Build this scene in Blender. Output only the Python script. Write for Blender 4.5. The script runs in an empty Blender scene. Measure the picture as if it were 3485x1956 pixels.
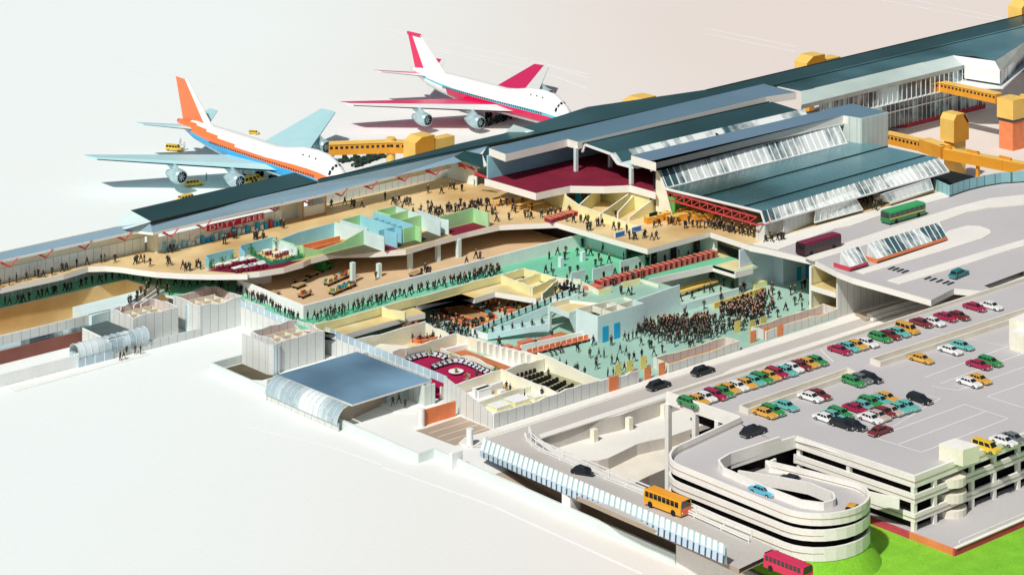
import bpy, bmesh, math, random
from mathutils import Vector, Matrix
from mathutils.geometry import tessellate_polygon
R = math.radians
random.seed(7)
SC = bpy.context.scene
COL = SC.collection

# ------------------------------------------------------------ camera
F_PX, CAM_H, CX, VH = 8635.0, 130.0, 1742.5, -1650.0      # focal length in photo pixels, height, centre, horizon row
TA = math.atan((11500 - CX) / F_PX)                      # angle between the view and the building's long axis
cam = bpy.data.cameras.new('camera'); camo = bpy.data.objects.new('camera', cam); COL.objects.link(camo)
camo.location = (0, 0, CAM_H); camo.rotation_euler = (R(90), 0, TA - R(90))
cam.sensor_width = 36; cam.lens = F_PX / 3485 * 36
cam.shift_y = -(978 - VH) / 3485; cam.clip_start = 1; cam.clip_end = 6000
SC.camera = camo
# ------------------------------------------------------------ world, sun, exposure
SUN_EL, SUN_AZ = 50, 20        # elevation; direction the light travels, degrees from +x
W = bpy.data.worlds.new('World'); SC.world = W; W.use_nodes = True
nt = W.node_tree; bg = nt.nodes['Background']; sky = nt.nodes.new('ShaderNodeTexSky')
sky.sky_type = 'NISHITA'; sky.sun_disc = False; sky.sun_elevation = R(SUN_EL)
sky.sun_rotation = R(270 - SUN_AZ); sky.dust_density = 3; sky.air_density = 1.0; sky.ozone_density = .6
nt.links.new(sky.outputs[0], bg.inputs[0]); bg.inputs[1].default_value = .06
sun = bpy.data.lights.new('sun', 'SUN'); sun.energy = 4.6; sun.angle = R(2.0); sun.color = (1, .955, .89)
so = bpy.data.objects.new('sun', sun); COL.objects.link(so)
sd = Vector((math.cos(R(SUN_EL)) * math.cos(R(SUN_AZ)), math.cos(R(SUN_EL)) * math.sin(R(SUN_AZ)), -math.sin(R(SUN_EL))))
so.rotation_euler = sd.to_track_quat('-Z', 'Y').to_euler(); so.location = (200, 250, 150)
SC.view_settings.view_transform = 'Standard'; SC.view_settings.look = 'None'
SC.view_settings.exposure = -0.32; SC.view_settings.gamma = 1
SC.render.engine = 'CYCLES'

# ------------------------------------------------------------ survey: a photo pixel at a known height -> a point on the plan
CR = {'a': (0, 200, 2.41), 'b': (0, 700, 2.0656), 'c': (800, 500, 2.41), 'd': (800, 1000, 2.41), 'e': (1100, 50, 2.41),
      'g': (1600, 450, 2.41), 'h': (1600, 900, 2.41), 'i': (2400, 500, 2.0655), 'j': (2200, 1100, 1.6895),
      'k': (1300, 1300, 2.1467), 'l': (2400, 0, 2.0655), 'm': (1350, 1130, 3.9615), 'n': (1350, 900, 3.9615),
      'o': (2000, 880, 3.9615), 'q': (1850, 640, 3.9615), 'F': (0, 0, .7392)}
def uv(c, x, y):
    u0, v0, s = CR[c]; return u0 + x / s, v0 + y / s
def at(c, x, y, z):
    u, v = uv(c, x, y)
    d = F_PX * (CAM_H - z) / (v - VH); r = (u - CX) * d / F_PX
    return Vector((d * math.cos(TA) + r * math.sin(TA), d * math.sin(TA) - r * math.cos(TA), z))
def ats(c, z, pts): return [at(c, x, y, z) for x, y in pts]
def proj(p):
    d = p[0] * math.cos(TA) + p[1] * math.sin(TA); r = p[0] * math.sin(TA) - p[1] * math.cos(TA)
    return CX + F_PX * r / d, VH + F_PX * (CAM_H - p[2]) / d

# ------------------------------------------------------------ materials
MATS = {}
def node(nt, t, **kw):
    n = nt.nodes.new(t)
    for k, v in kw.items(): setattr(n, k, v)
    return n
def M(name, col, rough=.7, var=.12, scale=.35, metal=0, fine=.06, lines=None, col2=None, scale2=.02, spec=.3):
    """principled paint / concrete / cloth with a broad and a fine variation; lines=(axis, spacing, width, darkness) cuts joints"""
    if name in MATS: return MATS[name]
    m = bpy.data.materials.new(name); m.use_nodes = True; nt = m.node_tree; L = nt.links
    b = nt.nodes['Principled BSDF']; b.inputs['Roughness'].default_value = rough; b.inputs['Metallic'].default_value = metal
    b.inputs['Specular IOR Level'].default_value = spec
    geo = node(nt, 'ShaderNodeTexCoord'); P = geo.outputs['Object']
    n1 = node(nt, 'ShaderNodeTexNoise'); n1.inputs['Scale'].default_value = scale; n1.inputs['Detail'].default_value = 4
    n2 = node(nt, 'ShaderNodeTexNoise'); n2.inputs['Scale'].default_value = 4.5; n2.inputs['Detail'].default_value = 3
    L.new(P, n1.inputs['Vector']); L.new(P, n2.inputs['Vector'])
    if col2:
        n3 = node(nt, 'ShaderNodeTexNoise'); n3.inputs['Scale'].default_value = scale2; n3.inputs['Detail'].default_value = 3
        L.new(P, n3.inputs['Vector'])
        r = node(nt, 'ShaderNodeMapRange'); r.inputs[1].default_value = .35; r.inputs[2].default_value = .65
        L.new(n3.outputs[0], r.inputs[0])
        mx = node(nt, 'ShaderNodeMix', data_type='RGBA'); L.new(r.outputs[0], mx.inputs[0])
        mx.inputs[6].default_value = (*col, 1); mx.inputs[7].default_value = (*col2, 1); base = mx.outputs[2]
    else:
        rg = node(nt, 'ShaderNodeRGB'); rg.outputs[0].default_value = (*col, 1); base = rg.outputs[0]
    def mul(src, fac_out, lo, hi):
        r = node(nt, 'ShaderNodeMapRange'); r.inputs[1].default_value = .3; r.inputs[2].default_value = .7
        r.inputs[3].default_value = lo; r.inputs[4].default_value = hi; L.new(fac_out, r.inputs[0])
        v = node(nt, 'ShaderNodeVectorMath', operation='SCALE'); L.new(src, v.inputs[0]); L.new(r.outputs[0], v.inputs['Scale'])
        return v.outputs[0]
    base = mul(base, n1.outputs[0], 1 - var, 1 + var * .6)
    base = mul(base, n2.outputs[0], 1 - fine, 1 + fine)
    if lines:
        ax, sp, wd, dk = lines
        sx = node(nt, 'ShaderNodeSeparateXYZ'); L.new(P, sx.inputs[0])
        if ax == 'XY':
            a = node(nt, 'ShaderNodeMath', operation='ADD'); L.new(sx.outputs[0], a.inputs[0]); L.new(sx.outputs[1], a.inputs[1]); o = a.outputs[0]
        else: o = sx.outputs['XYZ'.index(ax)]
        mo = node(nt, 'ShaderNodeMath', operation='FLOORED_MODULO') if False else node(nt, 'ShaderNodeMath', operation='PINGPONG')
        L.new(o, mo.inputs[0]); mo.inputs[1].default_value = sp / 2
        lt = node(nt, 'ShaderNodeMath', operation='LESS_THAN'); L.new(mo.outputs[0], lt.inputs[0]); lt.inputs[1].default_value = wd / 2
        mm = node(nt, 'ShaderNodeMix', data_type='RGBA'); L.new(lt.outputs[0], mm.inputs[0]); L.new(base, mm.inputs[6])
        mm.inputs[7].default_value = (*[c * dk for c in col], 1); base = mm.outputs[2]
    L.new(base, b.inputs['Base Color'])
    rr = node(nt, 'ShaderNodeMapRange'); rr.inputs[3].default_value = max(.03, rough - .1); rr.inputs[4].default_value = min(1, rough + .1)
    L.new(n2.outputs[0], rr.inputs[0]); L.new(rr.outputs[0], b.inputs['Roughness'])
    MATS[name] = m; return m
def glazing_mat(name, light, dark, axis='X', pane=1.5, bias=.55, rough=.16, spec=.9):
    """glass roofing: reflective streaks painted as base colour, a tone per pane, runs from silvery to dark"""
    m = bpy.data.materials.new(name); m.use_nodes = True; nt = m.node_tree; L = nt.links; b = nt.nodes['Principled BSDF']
    tc = node(nt, 'ShaderNodeTexCoord'); s = node(nt, 'ShaderNodeSeparateXYZ'); L.new(tc.outputs['Object'], s.inputs[0])
    o = s.outputs['XYZ'.index(axis)]
    dv = node(nt, 'ShaderNodeMath', operation='DIVIDE'); L.new(o, dv.inputs[0]); dv.inputs[1].default_value = pane
    fl = node(nt, 'ShaderNodeMath', operation='FLOOR'); L.new(dv.outputs[0], fl.inputs[0])
    wn = node(nt, 'ShaderNodeTexWhiteNoise', noise_dimensions='1D'); L.new(fl.outputs[0], wn.inputs['W'])
    ns = node(nt, 'ShaderNodeTexNoise', noise_dimensions='1D'); ns.inputs['Scale'].default_value = .17; ns.inputs['Detail'].default_value = 1
    L.new(fl.outputs[0], ns.inputs['W'])
    n2 = node(nt, 'ShaderNodeTexNoise'); n2.inputs['Scale'].default_value = .5; L.new(tc.outputs['Object'], n2.inputs[0])
    a = node(nt, 'ShaderNodeMath', operation='MULTIPLY_ADD'); L.new(wn.outputs[0], a.inputs[0]); a.inputs[1].default_value = .16; L.new(ns.outputs[0], a.inputs[2])
    a2 = node(nt, 'ShaderNodeMath', operation='MULTIPLY_ADD'); L.new(n2.outputs[0], a2.inputs[0]); a2.inputs[1].default_value = .35; L.new(a.outputs[0], a2.inputs[2])
    r = node(nt, 'ShaderNodeMapRange'); r.inputs[1].default_value = bias + .1; r.inputs[2].default_value = bias + .3; L.new(a2.outputs[0], r.inputs[0])
    mx = node(nt, 'ShaderNodeMix', data_type='RGBA'); L.new(r.outputs[0], mx.inputs[0])
    mx.inputs[6].default_value = (*light, 1); mx.inputs[7].default_value = (*dark, 1)  # silvery-to-dark colour imitates reflections in the glass
    L.new(mx.outputs[2], b.inputs['Base Color']); b.inputs['Roughness'].default_value = rough; b.inputs['Specular IOR Level'].default_value = spec
    MATS[name] = m; return m
def speckle_mat():
    m = bpy.data.materials.new('cut_concrete'); m.use_nodes = True; nt = m.node_tree; L = nt.links; b = nt.nodes['Principled BSDF']
    tc = node(nt, 'ShaderNodeTexCoord'); v = node(nt, 'ShaderNodeTexVoronoi'); v.inputs['Scale'].default_value = 2.8
    L.new(tc.outputs['Object'], v.inputs[0]); r = node(nt, 'ShaderNodeValToRGB')
    r.color_ramp.elements[0].position = .02; r.color_ramp.elements[0].color = (.62, .54, .36, 1)
    r.color_ramp.elements[1].position = .2; r.color_ramp.elements[1].color = (.84, .83, .78, 1)
    L.new(v.outputs['Distance'], r.inputs[0]); L.new(r.outputs[0], b.inputs['Base Color']); b.inputs['Roughness'].default_value = .85
    MATS['cut_concrete'] = m; return m

m_cut = speckle_mat()
m_white = M('white_render', (.84, .86, .84), .75, .05)
m_cream = M('cream_plaster', (.8, .8, .66), .8, .07)
m_ycream = M('yellow_plaster', (.8, .77, .42), .8, .08)
m_mintwall = M('pale_blue_plaster', (.62, .78, .78), .7, .06)
m_bluewall = M('sky_blue_panel', (.3, .66, .78), .6, .08)
m_grnwall = M('apple_green_plaster', (.42, .74, .38), .7, .1)
m_tan = M('tan_floor', (.66, .43, .17), .5, .16, .12, col2=(.76, .6, .33), scale2=.06)
m_bag = M('baggage_floor', (.66, .48, .29), .7, .1, .15)
m_yel = M('ochre_floor', (.66, .5, .2), .6, .22, .2, col2=(.78, .68, .4), scale2=.15)
m_grn = M('green_carpet', (.13, .52, .3), .8, .12, .1, col2=(.2, .58, .4), scale2=.05)
m_hall = M('aqua_floor', (.32, .55, .45), .5, .12, .12, col2=(.44, .64, .55), scale2=.05)
m_red = M('maroon_carpet', (.2, .01, .035), .85, .2, .3)
m_mag = M('crimson_carpet', (.38, .008, .07), .85, .1, .4)
m_brown = M('terracotta_floor', (.5, .17, .06), .7, .15, .3)
m_dbrown = M('dark_floor', (.1, .085, .05), .8, .2, .3)
m_roofB = M('blue_roof', (.17, .27, .37), .38, .12, .05, col2=(.09, .2, .25), scale2=.012, spec=.5)
m_roofG = M('green_roof', (.01, .042, .036), .34, .25, .05, col2=(.035, .1, .11), scale2=.02, spec=.5)
m_roofH = M('teal_roof', (.014, .06, .055), .28, .2, .05, col2=(.11, .26, .3), scale2=.028, spec=.5)
m_black = M('black_joint', (.01, .018, .016), .6, .1)
m_void = M('dark_interior', (.02, .014, .016), .9, .2)  # near-black standing in for shade in deep interiors; also intakes and aircraft tyres
m_clad = M('ribbed_cladding', (.64, .67, .65), .55, .05, lines=('XY', 1.6, .12, .62))
m_cladg = M('green_grey_cladding', (.6, .68, .64), .5, .06, lines=('XY', 1.3, .1, .6))
m_fence = M('teal_fence_panel', (.28, .52, .56), .45, .08, lines=('XY', 1.9, .16, .35))
m_conc = M('pale_concrete', (.78, .74, .64), .85, .08, .3)
m_concw = M('white_concrete', (.86, .85, .8), .8, .05, .3)
m_deck = M('deck_surface', (.52, .51, .515), .8, .06, .06)
m_road = M('road_surface', (.52, .5, .47), .85, .07, .08)
m_pave = M('pavement', (.8, .79, .74), .85, .05, .1)
m_lane = M('underpass_road', (.42, .34, .26), .85, .15, .06)
m_line = M('white_line', (.9, .92, .93), .6, .02)
m_glass = M('dark_glass', (.015, .02, .022), .12, .1, spec=.8)
m_pglass = M('pale_glass', (.82, .92, .93), .15, .05, lines=('X', 1.5, .08, .45), spec=.7)
m_pglass2 = M('corridor_glass', (.5, .64, .72), .15, .25, .15, lines=('XY', 1.7, .12, 1.7), spec=.7)
m_slope = glazing_mat('roof_glazing', (.82, .88, .87), (.05, .12, .14), 'X', 1.6, .6)
m_facade = glazing_mat('facade_glazing', (.6, .8, .82), (.02, .05, .07), 'X', 1.5, .5)
m_tube = glazing_mat('curved_glazing', (.68, .78, .82), (.35, .48, .55), 'XYZ'[0], 1.2, .6)
m_mull = M('white_mullion', (.85, .88, .86), .5, .03)
m_truss = M('red_steel', (.6, .06, .08), .5, .1)
m_rbrick = M('red_brick', (.55, .07, .1), .85, .15, 1.0)
m_obrick = M('orange_brick', (.8, .25, .1), .85, .12, .6)
m_mbrick = M('maroon_brick', (.24, .09, .07), .85, .15, .3)
m_orange = M('amber_metal', (.84, .55, .14), .45, .1, .2)
m_dorange = M('dark_amber_metal', (.74, .33, .03), .45, .1, .2)
m_grass = M('lawn_green', (.17, .5, .03), .9, .12, .5, col2=(.27, .6, .04), scale2=.04, fine=.15)

# ------------------------------------------------------------ mesh builder
class MB:
    def __init__(s): s.v = []; s.f = []; s.m = []
    def face(s, pts, mi=0):
        i = len(s.v); s.v += [tuple(p) for p in pts]; s.f.append(list(range(i, i + len(pts)))); s.m.append(mi)
    def poly(s, pts, mi=0, holes=()):
        loops = [[Vector((p[0], p[1], 0)) for p in pts]] + [[Vector((p[0], p[1], 0)) for p in h] for h in holes]
        flat = [p for l in [pts, *holes] for p in l]; i = len(s.v); s.v += [tuple(p) for p in flat]
        for t in tessellate_polygon(loops):
            a, b, c = (flat[k] for k in t)
            n = (b[0] - a[0]) * (c[1] - a[1]) - (b[1] - a[1]) * (c[0] - a[0])
            if abs(n) < 1e-9: continue
            s.f.append([i + k for k in (t if n > 0 else t[::-1])]); s.m.append(mi)
    def slab(s, top, th, mt=0, ms=1, mb=None, holes=()):
        """top: plan outline with heights; extruded down by th"""
        top = [Vector(p) for p in top]
        s.poly(top, mt, holes)
        low = [p - Vector((0, 0, th)) for p in top]
        i = len(s.v); s.v += [tuple(p) for p in low]
        for t in tessellate_polygon([[Vector((p.x, p.y, 0)) for p in low]]): s.f.append([i + k for k in t]); s.m.append(ms if mb is None else mb)
        for a, b, c, d in zip(top, top[1:] + top[:1], low[1:] + low[:1], low): s.face([a, b, c, d], ms)
    def wall(s, line, z0, tops, th=.3, mi=0, mtop=None, side=0, closed=False):
        """upright wall along a plan line; z0 number or list, tops number or list; side 0 centred, 1 left, -1 right"""
        P = [Vector((p[0], p[1])) for p in line]; n = len(P)
        z0 = z0 if isinstance(z0, (list, tuple)) else [z0] * n; tops = tops if isinstance(tops, (list, tuple)) else [tops] * n
        if closed: P.append(P[0]); z0 = list(z0) + [z0[0]]; tops = list(tops) + [tops[0]]; n += 1
        N = []
        for k in range(n):
            d0 = (P[k] - P[k - 1]) if (k > 0 or closed) else None
            if k == 0: d0 = (P[0] - P[-2]) if closed else None
            d1 = (P[k + 1] - P[k]) if k < n - 1 else ((P[1] - P[0]) if closed else None)
            if d0 is None: d0 = d1
            if d1 is None: d1 = d0
            d0 = d0.normalized(); d1 = d1.normalized(); n0 = Vector((-d0.y, d0.x)); n1 = Vector((-d1.y, d1.x))
            nn = n0 + n1
            nn = nn.normalized() if nn.length > .01 else n0
            N.append(nn / max(.4, nn.dot(n0)))
        oa, ob = {0: (.5, -.5), 1: (1, 0), -1: (0, -1)}[side]
        A = [p + q * th * oa for p, q in zip(P, N)]; B = [p + q * th * ob for p, q in zip(P, N)]
        mt = mi if mtop is None else mtop
        def q(p, z): return (p.x, p.y, z)
        for k in range(n - 1):
            s.face([q(B[k], z0[k]), q(B[k + 1], z0[k + 1]), q(B[k + 1], tops[k + 1]), q(B[k], tops[k])], mi)
            s.face([q(A[k + 1], z0[k + 1]), q(A[k], z0[k]), q(A[k], tops[k]), q(A[k + 1], tops[k + 1])], mi)
            s.face([q(A[k], tops[k]), q(B[k], tops[k]), q(B[k + 1], tops[k + 1]), q(A[k + 1], tops[k + 1])], mt)
            s.face([q(B[k], z0[k]), q(A[k], z0[k]), q(A[k + 1], z0[k + 1]), q(B[k + 1], z0[k + 1])], mi)
        if not closed:
            for k, (a, b) in ((0, (A, B)), (n - 1, (B, A))):
                s.face([q(a[k], z0[k]), q(b[k], z0[k]), q(b[k], tops[k]), q(a[k], tops[k])], mt)
    def box(s, x0, x1, y0, y1, z0, z1, mi=0, mtop=None, rot=0, c=None):
        pts = [(x0, y0), (x1, y0), (x1, y1), (x0, y1)]
        if rot:
            c = c or ((x0 + x1) / 2, (y0 + y1) / 2); ca, sa = math.cos(rot), math.sin(rot)
            pts = [(c[0] + (x - c[0]) * ca - (y - c[1]) * sa, c[1] + (x - c[0]) * sa + (y - c[1]) * ca) for x, y in pts]
        s.slab([(x, y, z1) for x, y in pts], z1 - z0, mi if mtop is None else mtop, mi)
    def cyl(s, c, r, z0, z1, n=12, r1=None, mi=0):
        r1 = r if r1 is None else r1; A = []; B = []
        for k in range(n):
            a = 2 * math.pi * k / n; A.append((c[0] + r * math.cos(a), c[1] + r * math.sin(a), z0)); B.append((c[0] + r1 * math.cos(a), c[1] + r1 * math.sin(a), z1))
        for k in range(n): s.face([A[k], A[(k + 1) % n], B[(k + 1) % n], B[k]], mi)
        s.face(B, mi); s.face(A[::-1], mi)
    def bar(s, a, b, w=.2, mi=0, h=None):
        """straight square bar between two 3d points"""
        a = Vector(a); b = Vector(b); d = (b - a)
        if d.length < 1e-6: return
        d.normalize(); up = Vector((0, 0, 1)) if abs(d.z) < .95 else Vector((1, 0, 0))
        x = d.cross(up).normalized() * w / 2; y = x.cross(d).normalized() * (h or w) / 2
        A = [a + x + y, a - x + y, a - x - y, a + x - y]; B = [p + (b - a) for p in A]
        for k in range(4): s.face([A[k], A[(k + 1) % 4], B[(k + 1) % 4], B[k]], mi)
        s.face(A[::-1], mi); s.face(B, mi)
    def sweep(s, prof, x0, x1, mi=0, mis=None, caps=None, xf=None):
        """profile points (y, z) run along x from x0 to x1"""
        for k in range(len(prof) - 1):
            (y0, z0), (y1, z1) = prof[k], prof[k + 1]
            s.face([(x0, y0, z0), (x1, y0, z0), (x1, y1, z1), (x0, y1, z1)], mis[k] if mis else mi)
        if caps is not None:
            for x in (x0, x1): s.face([(x, y, z) for y, z in prof], caps)
    def build(s, name, mats, parent=None, kind=None, smooth=False, loc=None, bevel=0):
        org = Vector(loc) if loc is not None else (parent.location_base if False else Vector((0, 0, 0)))
        par = parent; off = Vector((0, 0, 0))
        if parent is not None: off = WLOC[parent.name].copy()
        if loc is not None: off = Vector(loc)
        me = bpy.data.meshes.new(name)
        me.from_pydata([(p[0] - off.x, p[1] - off.y, p[2] - off.z) for p in s.v], [], s.f)
        if not isinstance(mats, (list, tuple)): mats = [mats]
        for m in mats: me.materials.append(m)
        for p, mi in zip(me.polygons, s.m): p.material_index = min(mi, len(mats) - 1); p.use_smooth = smooth
        me.validate(); me.update()
        bm = bmesh.new(); bm.from_mesh(me); bmesh.ops.remove_doubles(bm, verts=bm.verts, dist=.0008)
        bmesh.ops.recalc_face_normals(bm, faces=bm.faces) if smooth else None
        bm.to_mesh(me); bm.free()
        o = bpy.data.objects.new(name, me); COL.objects.link(o)
        if parent is not None:
            o.parent = parent; WLOC[o.name] = WLOC[parent.name].copy()
            if loc is not None: o.location = off - WLOC[parent.name]; WLOC[o.name] = off
        elif loc is not None: o.location = off; WLOC[o.name] = off
        else: WLOC[o.name] = Vector((0, 0, 0))
        if kind: o['kind'] = kind
        return o
WLOC = {}
def thing(name, label, cat, loc=(0, 0, 0), group=None, kind=None, rz=0):
    o = bpy.data.objects.new(name, None); COL.objects.link(o); o.location = loc; o.rotation_euler.z = rz; o.empty_display_size = .5
    o['label'] = label; o['category'] = cat
    if group: o['group'] = group
    WLOC[o.name] = Vector(loc); return o
def tag(o, label, cat, group=None):
    o['label'] = label; o['category'] = cat
    if group: o['group'] = group
    return o
def wavy(a, b, n, z, amp, seed=0, rag=.0):
    """points from a to b with a torn top height"""
    rn = random.Random(seed); pts = []; zs = []
    for k in range(n + 1):
        t = k / n; pts.append((a[0] + (b[0] - a[0]) * t, a[1] + (b[1] - a[1]) * t)); zs.append(z + amp * math.sin(t * 7 + seed) * .6 + amp * rn.uniform(-.5, .5))
    return pts, zs
def copytree(root, loc, rz, label, group=None, name=None):
    r = root.copy(); COL.objects.link(r); r.location = loc; r.rotation_euler.z = rz; r['label'] = label
    if group: r['group'] = group
    WLOC[r.name] = Vector(loc)
    def rec(src, dst):
        for ch in src.children:
            c = ch.copy(); COL.objects.link(c); c.parent = dst; WLOC[c.name] = WLOC[r.name]; rec(ch, c)
    rec(root, r); return r
# ============================================================ THE SETTING
# ground sheet: apron and forecourt, with the underpass and the sunken service yard cut out of it
lane_hole = [(224.3, 259.2), (228.8, 259.2), (229.4, 216.0), (224.3, 222.3)]
e1 = [tuple(p)[:2] for p in ats('k', 0, [(1150, 410), (1300, 358), (1480, 302), (1620, 265), (1740, 238), (1880, 185), (2080, 120)])]
e2 = [tuple(p)[:2] for p in ats('k', -2.2, [(1330, 560), (1520, 572), (1580, 570), (1650, 553), (1760, 500), (1860, 450), (1960, 425), (2080, 402), (2200, 360)])]
e3 = [tuple(p)[:2] for p in ats('k', -3.8, [(1700, 760), (1850, 730), (1950, 680), (2090, 622), (2200, 580)])]
yard_hole = e1 + [(300, 264.6), (300, 217), (244.5, 217), (238.6, 226), (237.6, 245), (238, 258)]
def ground_mat():
    m = bpy.data.materials.new('apron_concrete'); m.use_nodes = True; nt = m.node_tree; L = nt.links; b = nt.nodes['Principled BSDF']
    tc = node(nt, 'ShaderNodeTexCoord'); s = node(nt, 'ShaderNodeSeparateXYZ'); L.new(tc.outputs['Object'], s.inputs[0])
    n = node(nt, 'ShaderNodeTexNoise'); n.inputs['Scale'].default_value = .012; n.inputs['Detail'].default_value = 3; L.new(tc.outputs['Object'], n.inputs[0])
    # mint-white in the west, blending into pinkish grey in the east
    a = node(nt, 'ShaderNodeMath', operation='MULTIPLY_ADD'); L.new(s.outputs[1], a.inputs[0]); a.inputs[1].default_value = -.85; L.new(s.outputs[0], a.inputs[2])
    r = node(nt, 'ShaderNodeMapRange', interpolation_type='SMOOTHSTEP'); r.inputs[1].default_value = -90; r.inputs[2].default_value = 110; L.new(a.outputs[0], r.inputs[0])
    k = node(nt, 'ShaderNodeMath', operation='MULTIPLY_ADD'); L.new(n.outputs[0], k.inputs[0]); k.inputs[1].default_value = .25; L.new(r.outputs[0], k.inputs[2])
    k2 = node(nt, 'ShaderNodeMath', operation='SUBTRACT', use_clamp=True); L.new(k.outputs[0], k2.inputs[0]); k2.inputs[1].default_value = .12
    mx = node(nt, 'ShaderNodeMix', data_type='RGBA'); L.new(k2.outputs[0], mx.inputs[0]); mx.inputs[6].default_value = (.82, .895, .885, 1); mx.inputs[7].default_value = (.76, .69, .645, 1)
    n2 = node(nt, 'ShaderNodeTexNoise'); n2.inputs['Scale'].default_value = 1.6; n2.inputs['Detail'].default_value = 5; L.new(tc.outputs['Object'], n2.inputs[0])
    r2 = node(nt, 'ShaderNodeMapRange'); r2.inputs[3].default_value = .95; r2.inputs[4].default_value = 1.04; L.new(n2.outputs[0], r2.inputs[0])
    v = node(nt, 'ShaderNodeVectorMath', operation='SCALE'); L.new(mx.outputs[2], v.inputs[0]); L.new(r2.outputs[0], v.inputs['Scale'])
    L.new(v.outputs[0], b.inputs['Base Color']); b.inputs['Roughness'].default_value = .85
    return m
m_ground = ground_mat()
mb = MB(); mb.poly([(-2000, -1500, 0), (3000, -1500, 0), (3000, 3500, 0), (-2000, 3500, 0)], 0, [[(*p, 0) for p in lane_hole], [(*p, 0) for p in yard_hole]])
mb.build('ground', m_ground, kind='structure')
mb = MB()                                                   # yard floor and its banks, lane floor and its side walls
mb.poly([(236, 268, -2.2), *[(x, y, -2.2) for x, y in e2], (302, 257.6, -2.2), (302, 268, -2.2)])
mb.build('yard_ledge', m_pave, kind='structure')
mb = MB(); pts, zs = wavy((236, 257.6), (302, 257.6), 30, -2.2, 0)
mb.poly([(236, 261, -3.8), *[(x, y, -3.8) for x, y in e3], (302, 251.6, -3.8), (302, 261, -3.8)])
mb.poly([(236, 251.6, -6.5), (302, 251.6, -6.5), (302, 214, -6.5), (236, 214, -6.5)], 1)
mb.build('yard_floor', [m_conc, m_dbrown], kind='structure')
mb = MB()
mb.wall(e2 + [(302, 257.6)], -3.8, -2.205, .2, 0); mb.wall(e3 + [(302, 251.6)], -6.5, -3.805, .2, 0, 0)
mb.wall(e1 + [(302, 264.7)], -2.2, -.005, .2, 0)
mb.wall([(238, 258), (237.6, 245), (238.6, 226), (244.5, 217), (300, 217)], -6.5, -.01, .3, 0)
mb.build('yard_bank', M('grey_bank', (.56, .53, .49), .85, .15, .15), kind='structure')
mb = MB(); P = []
for k in range(12):
    t = k / 11; y = 259.2 - t * 43; P.append((224.0, 229.6, y, -5.4 * min(1, t * 1.05)))
for a, b in zip(P, P[1:]): mb.face([(a[0], a[2], a[3]), (b[0], b[2], b[3]), (b[1], b[2], b[3]), (a[1], a[2], a[3])])
mb.build('underpass_floor', m_lane, kind='structure')
mb = MB()
mb.wall([(224.15, 259.4), (224.15, 222.2)], [-.2, -5.6], -.01, .3, 0, side=0); mb.wall([(224.1, 222.2), (229.6, 215.8)], -5.6, -.01, .3, 0); mb.wall([(228.95, 259.3), (229.55, 216)], [-.1, -5.6], -.01, .3, 0)
mb.build('underpass_side', m_lane, kind='structure')

# roads and pavements at arrivals level
mb = MB(); L1 = [*ats('h', .10, [(-20, 1446), (150, 1420), (600, 1440)])]
mb.poly([(231.5, 269.9, .004), (330, 269.9, .004), (330, 264.7, .004), (239.9, 264.7, .004), (235.5, 266.5, .004), (231.5, 268.9, .004)])
mb.build('road', m_road, kind='structure')
mb = MB(); mb.slab([(229.8, 271.0, .12), (230.4, 268.6, .12), (232.2, 268.9, .12), (234.5, 270.2, .12), (330, 269.8, .12), (330, 272.0, .12), (237.5, 272.0, .12), (235, 271.9, .12), (232, 272.2, .12)], .12, 0, 1)
mb.slab([(240.5, 266.0, .13), (278, 266.3, .13), (281, 267.1, .13), (330, 267.1, .13), (330, 264.75, .13), (240.0, 264.75, .13)], .12, 0, 1)
mb.build('pavement', [m_pave, m_conc], kind='structure')
mb = MB(); mb.poly([(228.6, 279, .006), (237, 279, .006), (237, 271.2, .006), (231.2, 269.9, .006), (229.0, 271, .006)]); mb.build('service_yard', m_lane, kind='structure')
mb = MB()
for k in range(3): mb.poly([(229.4, 277 - 2 * k, .012), (236.8, 277 - 2 * k, .012), (236.8, 276.9 - 2 * k, .012), (229.4, 276.9 - 2 * k, .012)])
def mark(c, z, pts, w, dz=.012):
    P = ats(c, z, pts)
    for a, b in zip(P, P[1:]):
        d = (b - a).normalized(); n = Vector((-d.y, d.x, 0)) * w / 2
        mb.face([a - n + Vector((0, 0, dz)), b - n + Vector((0, 0, dz)), b + n + Vector((0, 0, dz)), a + n + Vector((0, 0, dz))])
for c, pts in (('e', [(250, 125), (1100, 310), (1880, 430), (2169, 520)]), ('e', [(450, 105), (900, 215), (1500, 330), (2169, 490)]),
               ('e', [(900, 290), (1880, 500), (2169, 610)]), ('e', [(40, 830), (440, 960), (700, 1030)]), ('e', [(60, 930), (420, 1035)]),
               ('l', [(1230, 0), (1700, 90), (2080, 150)]), ('l', [(1450, 0), (2120, 135)]), ('l', [(0, 200), (640, 330)]), ('l', [(0, 237), (630, 365)]),
               ('a', [(20, 870), (1000, 1200)]), ('a', [(0, 790), (700, 1000)]), ('a', [(1000, 80), (2169, 380)]), ('a', [(900, 10), (2169, 330)]),
               ('k', [(0, 620), (800, 900), (1900, 1400)]), ('d', [(60, 1080), (800, 1260), (1200, 1400)])):
    mark(c, 0, pts, .5)
mb.build('taxiway_line', m_line, kind='structure')
mb = MB()                                                    # lawn beside the car park
mb.poly([(229.5, 208, .4), (236, 214, .4), (251.2, 219, .4), (251.4, 201, .4), (330, 200.4, .4), (330, 120, .4), (229.5, 120, .4)])
mb.build('lawn', m_grass, kind='structure')

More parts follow.
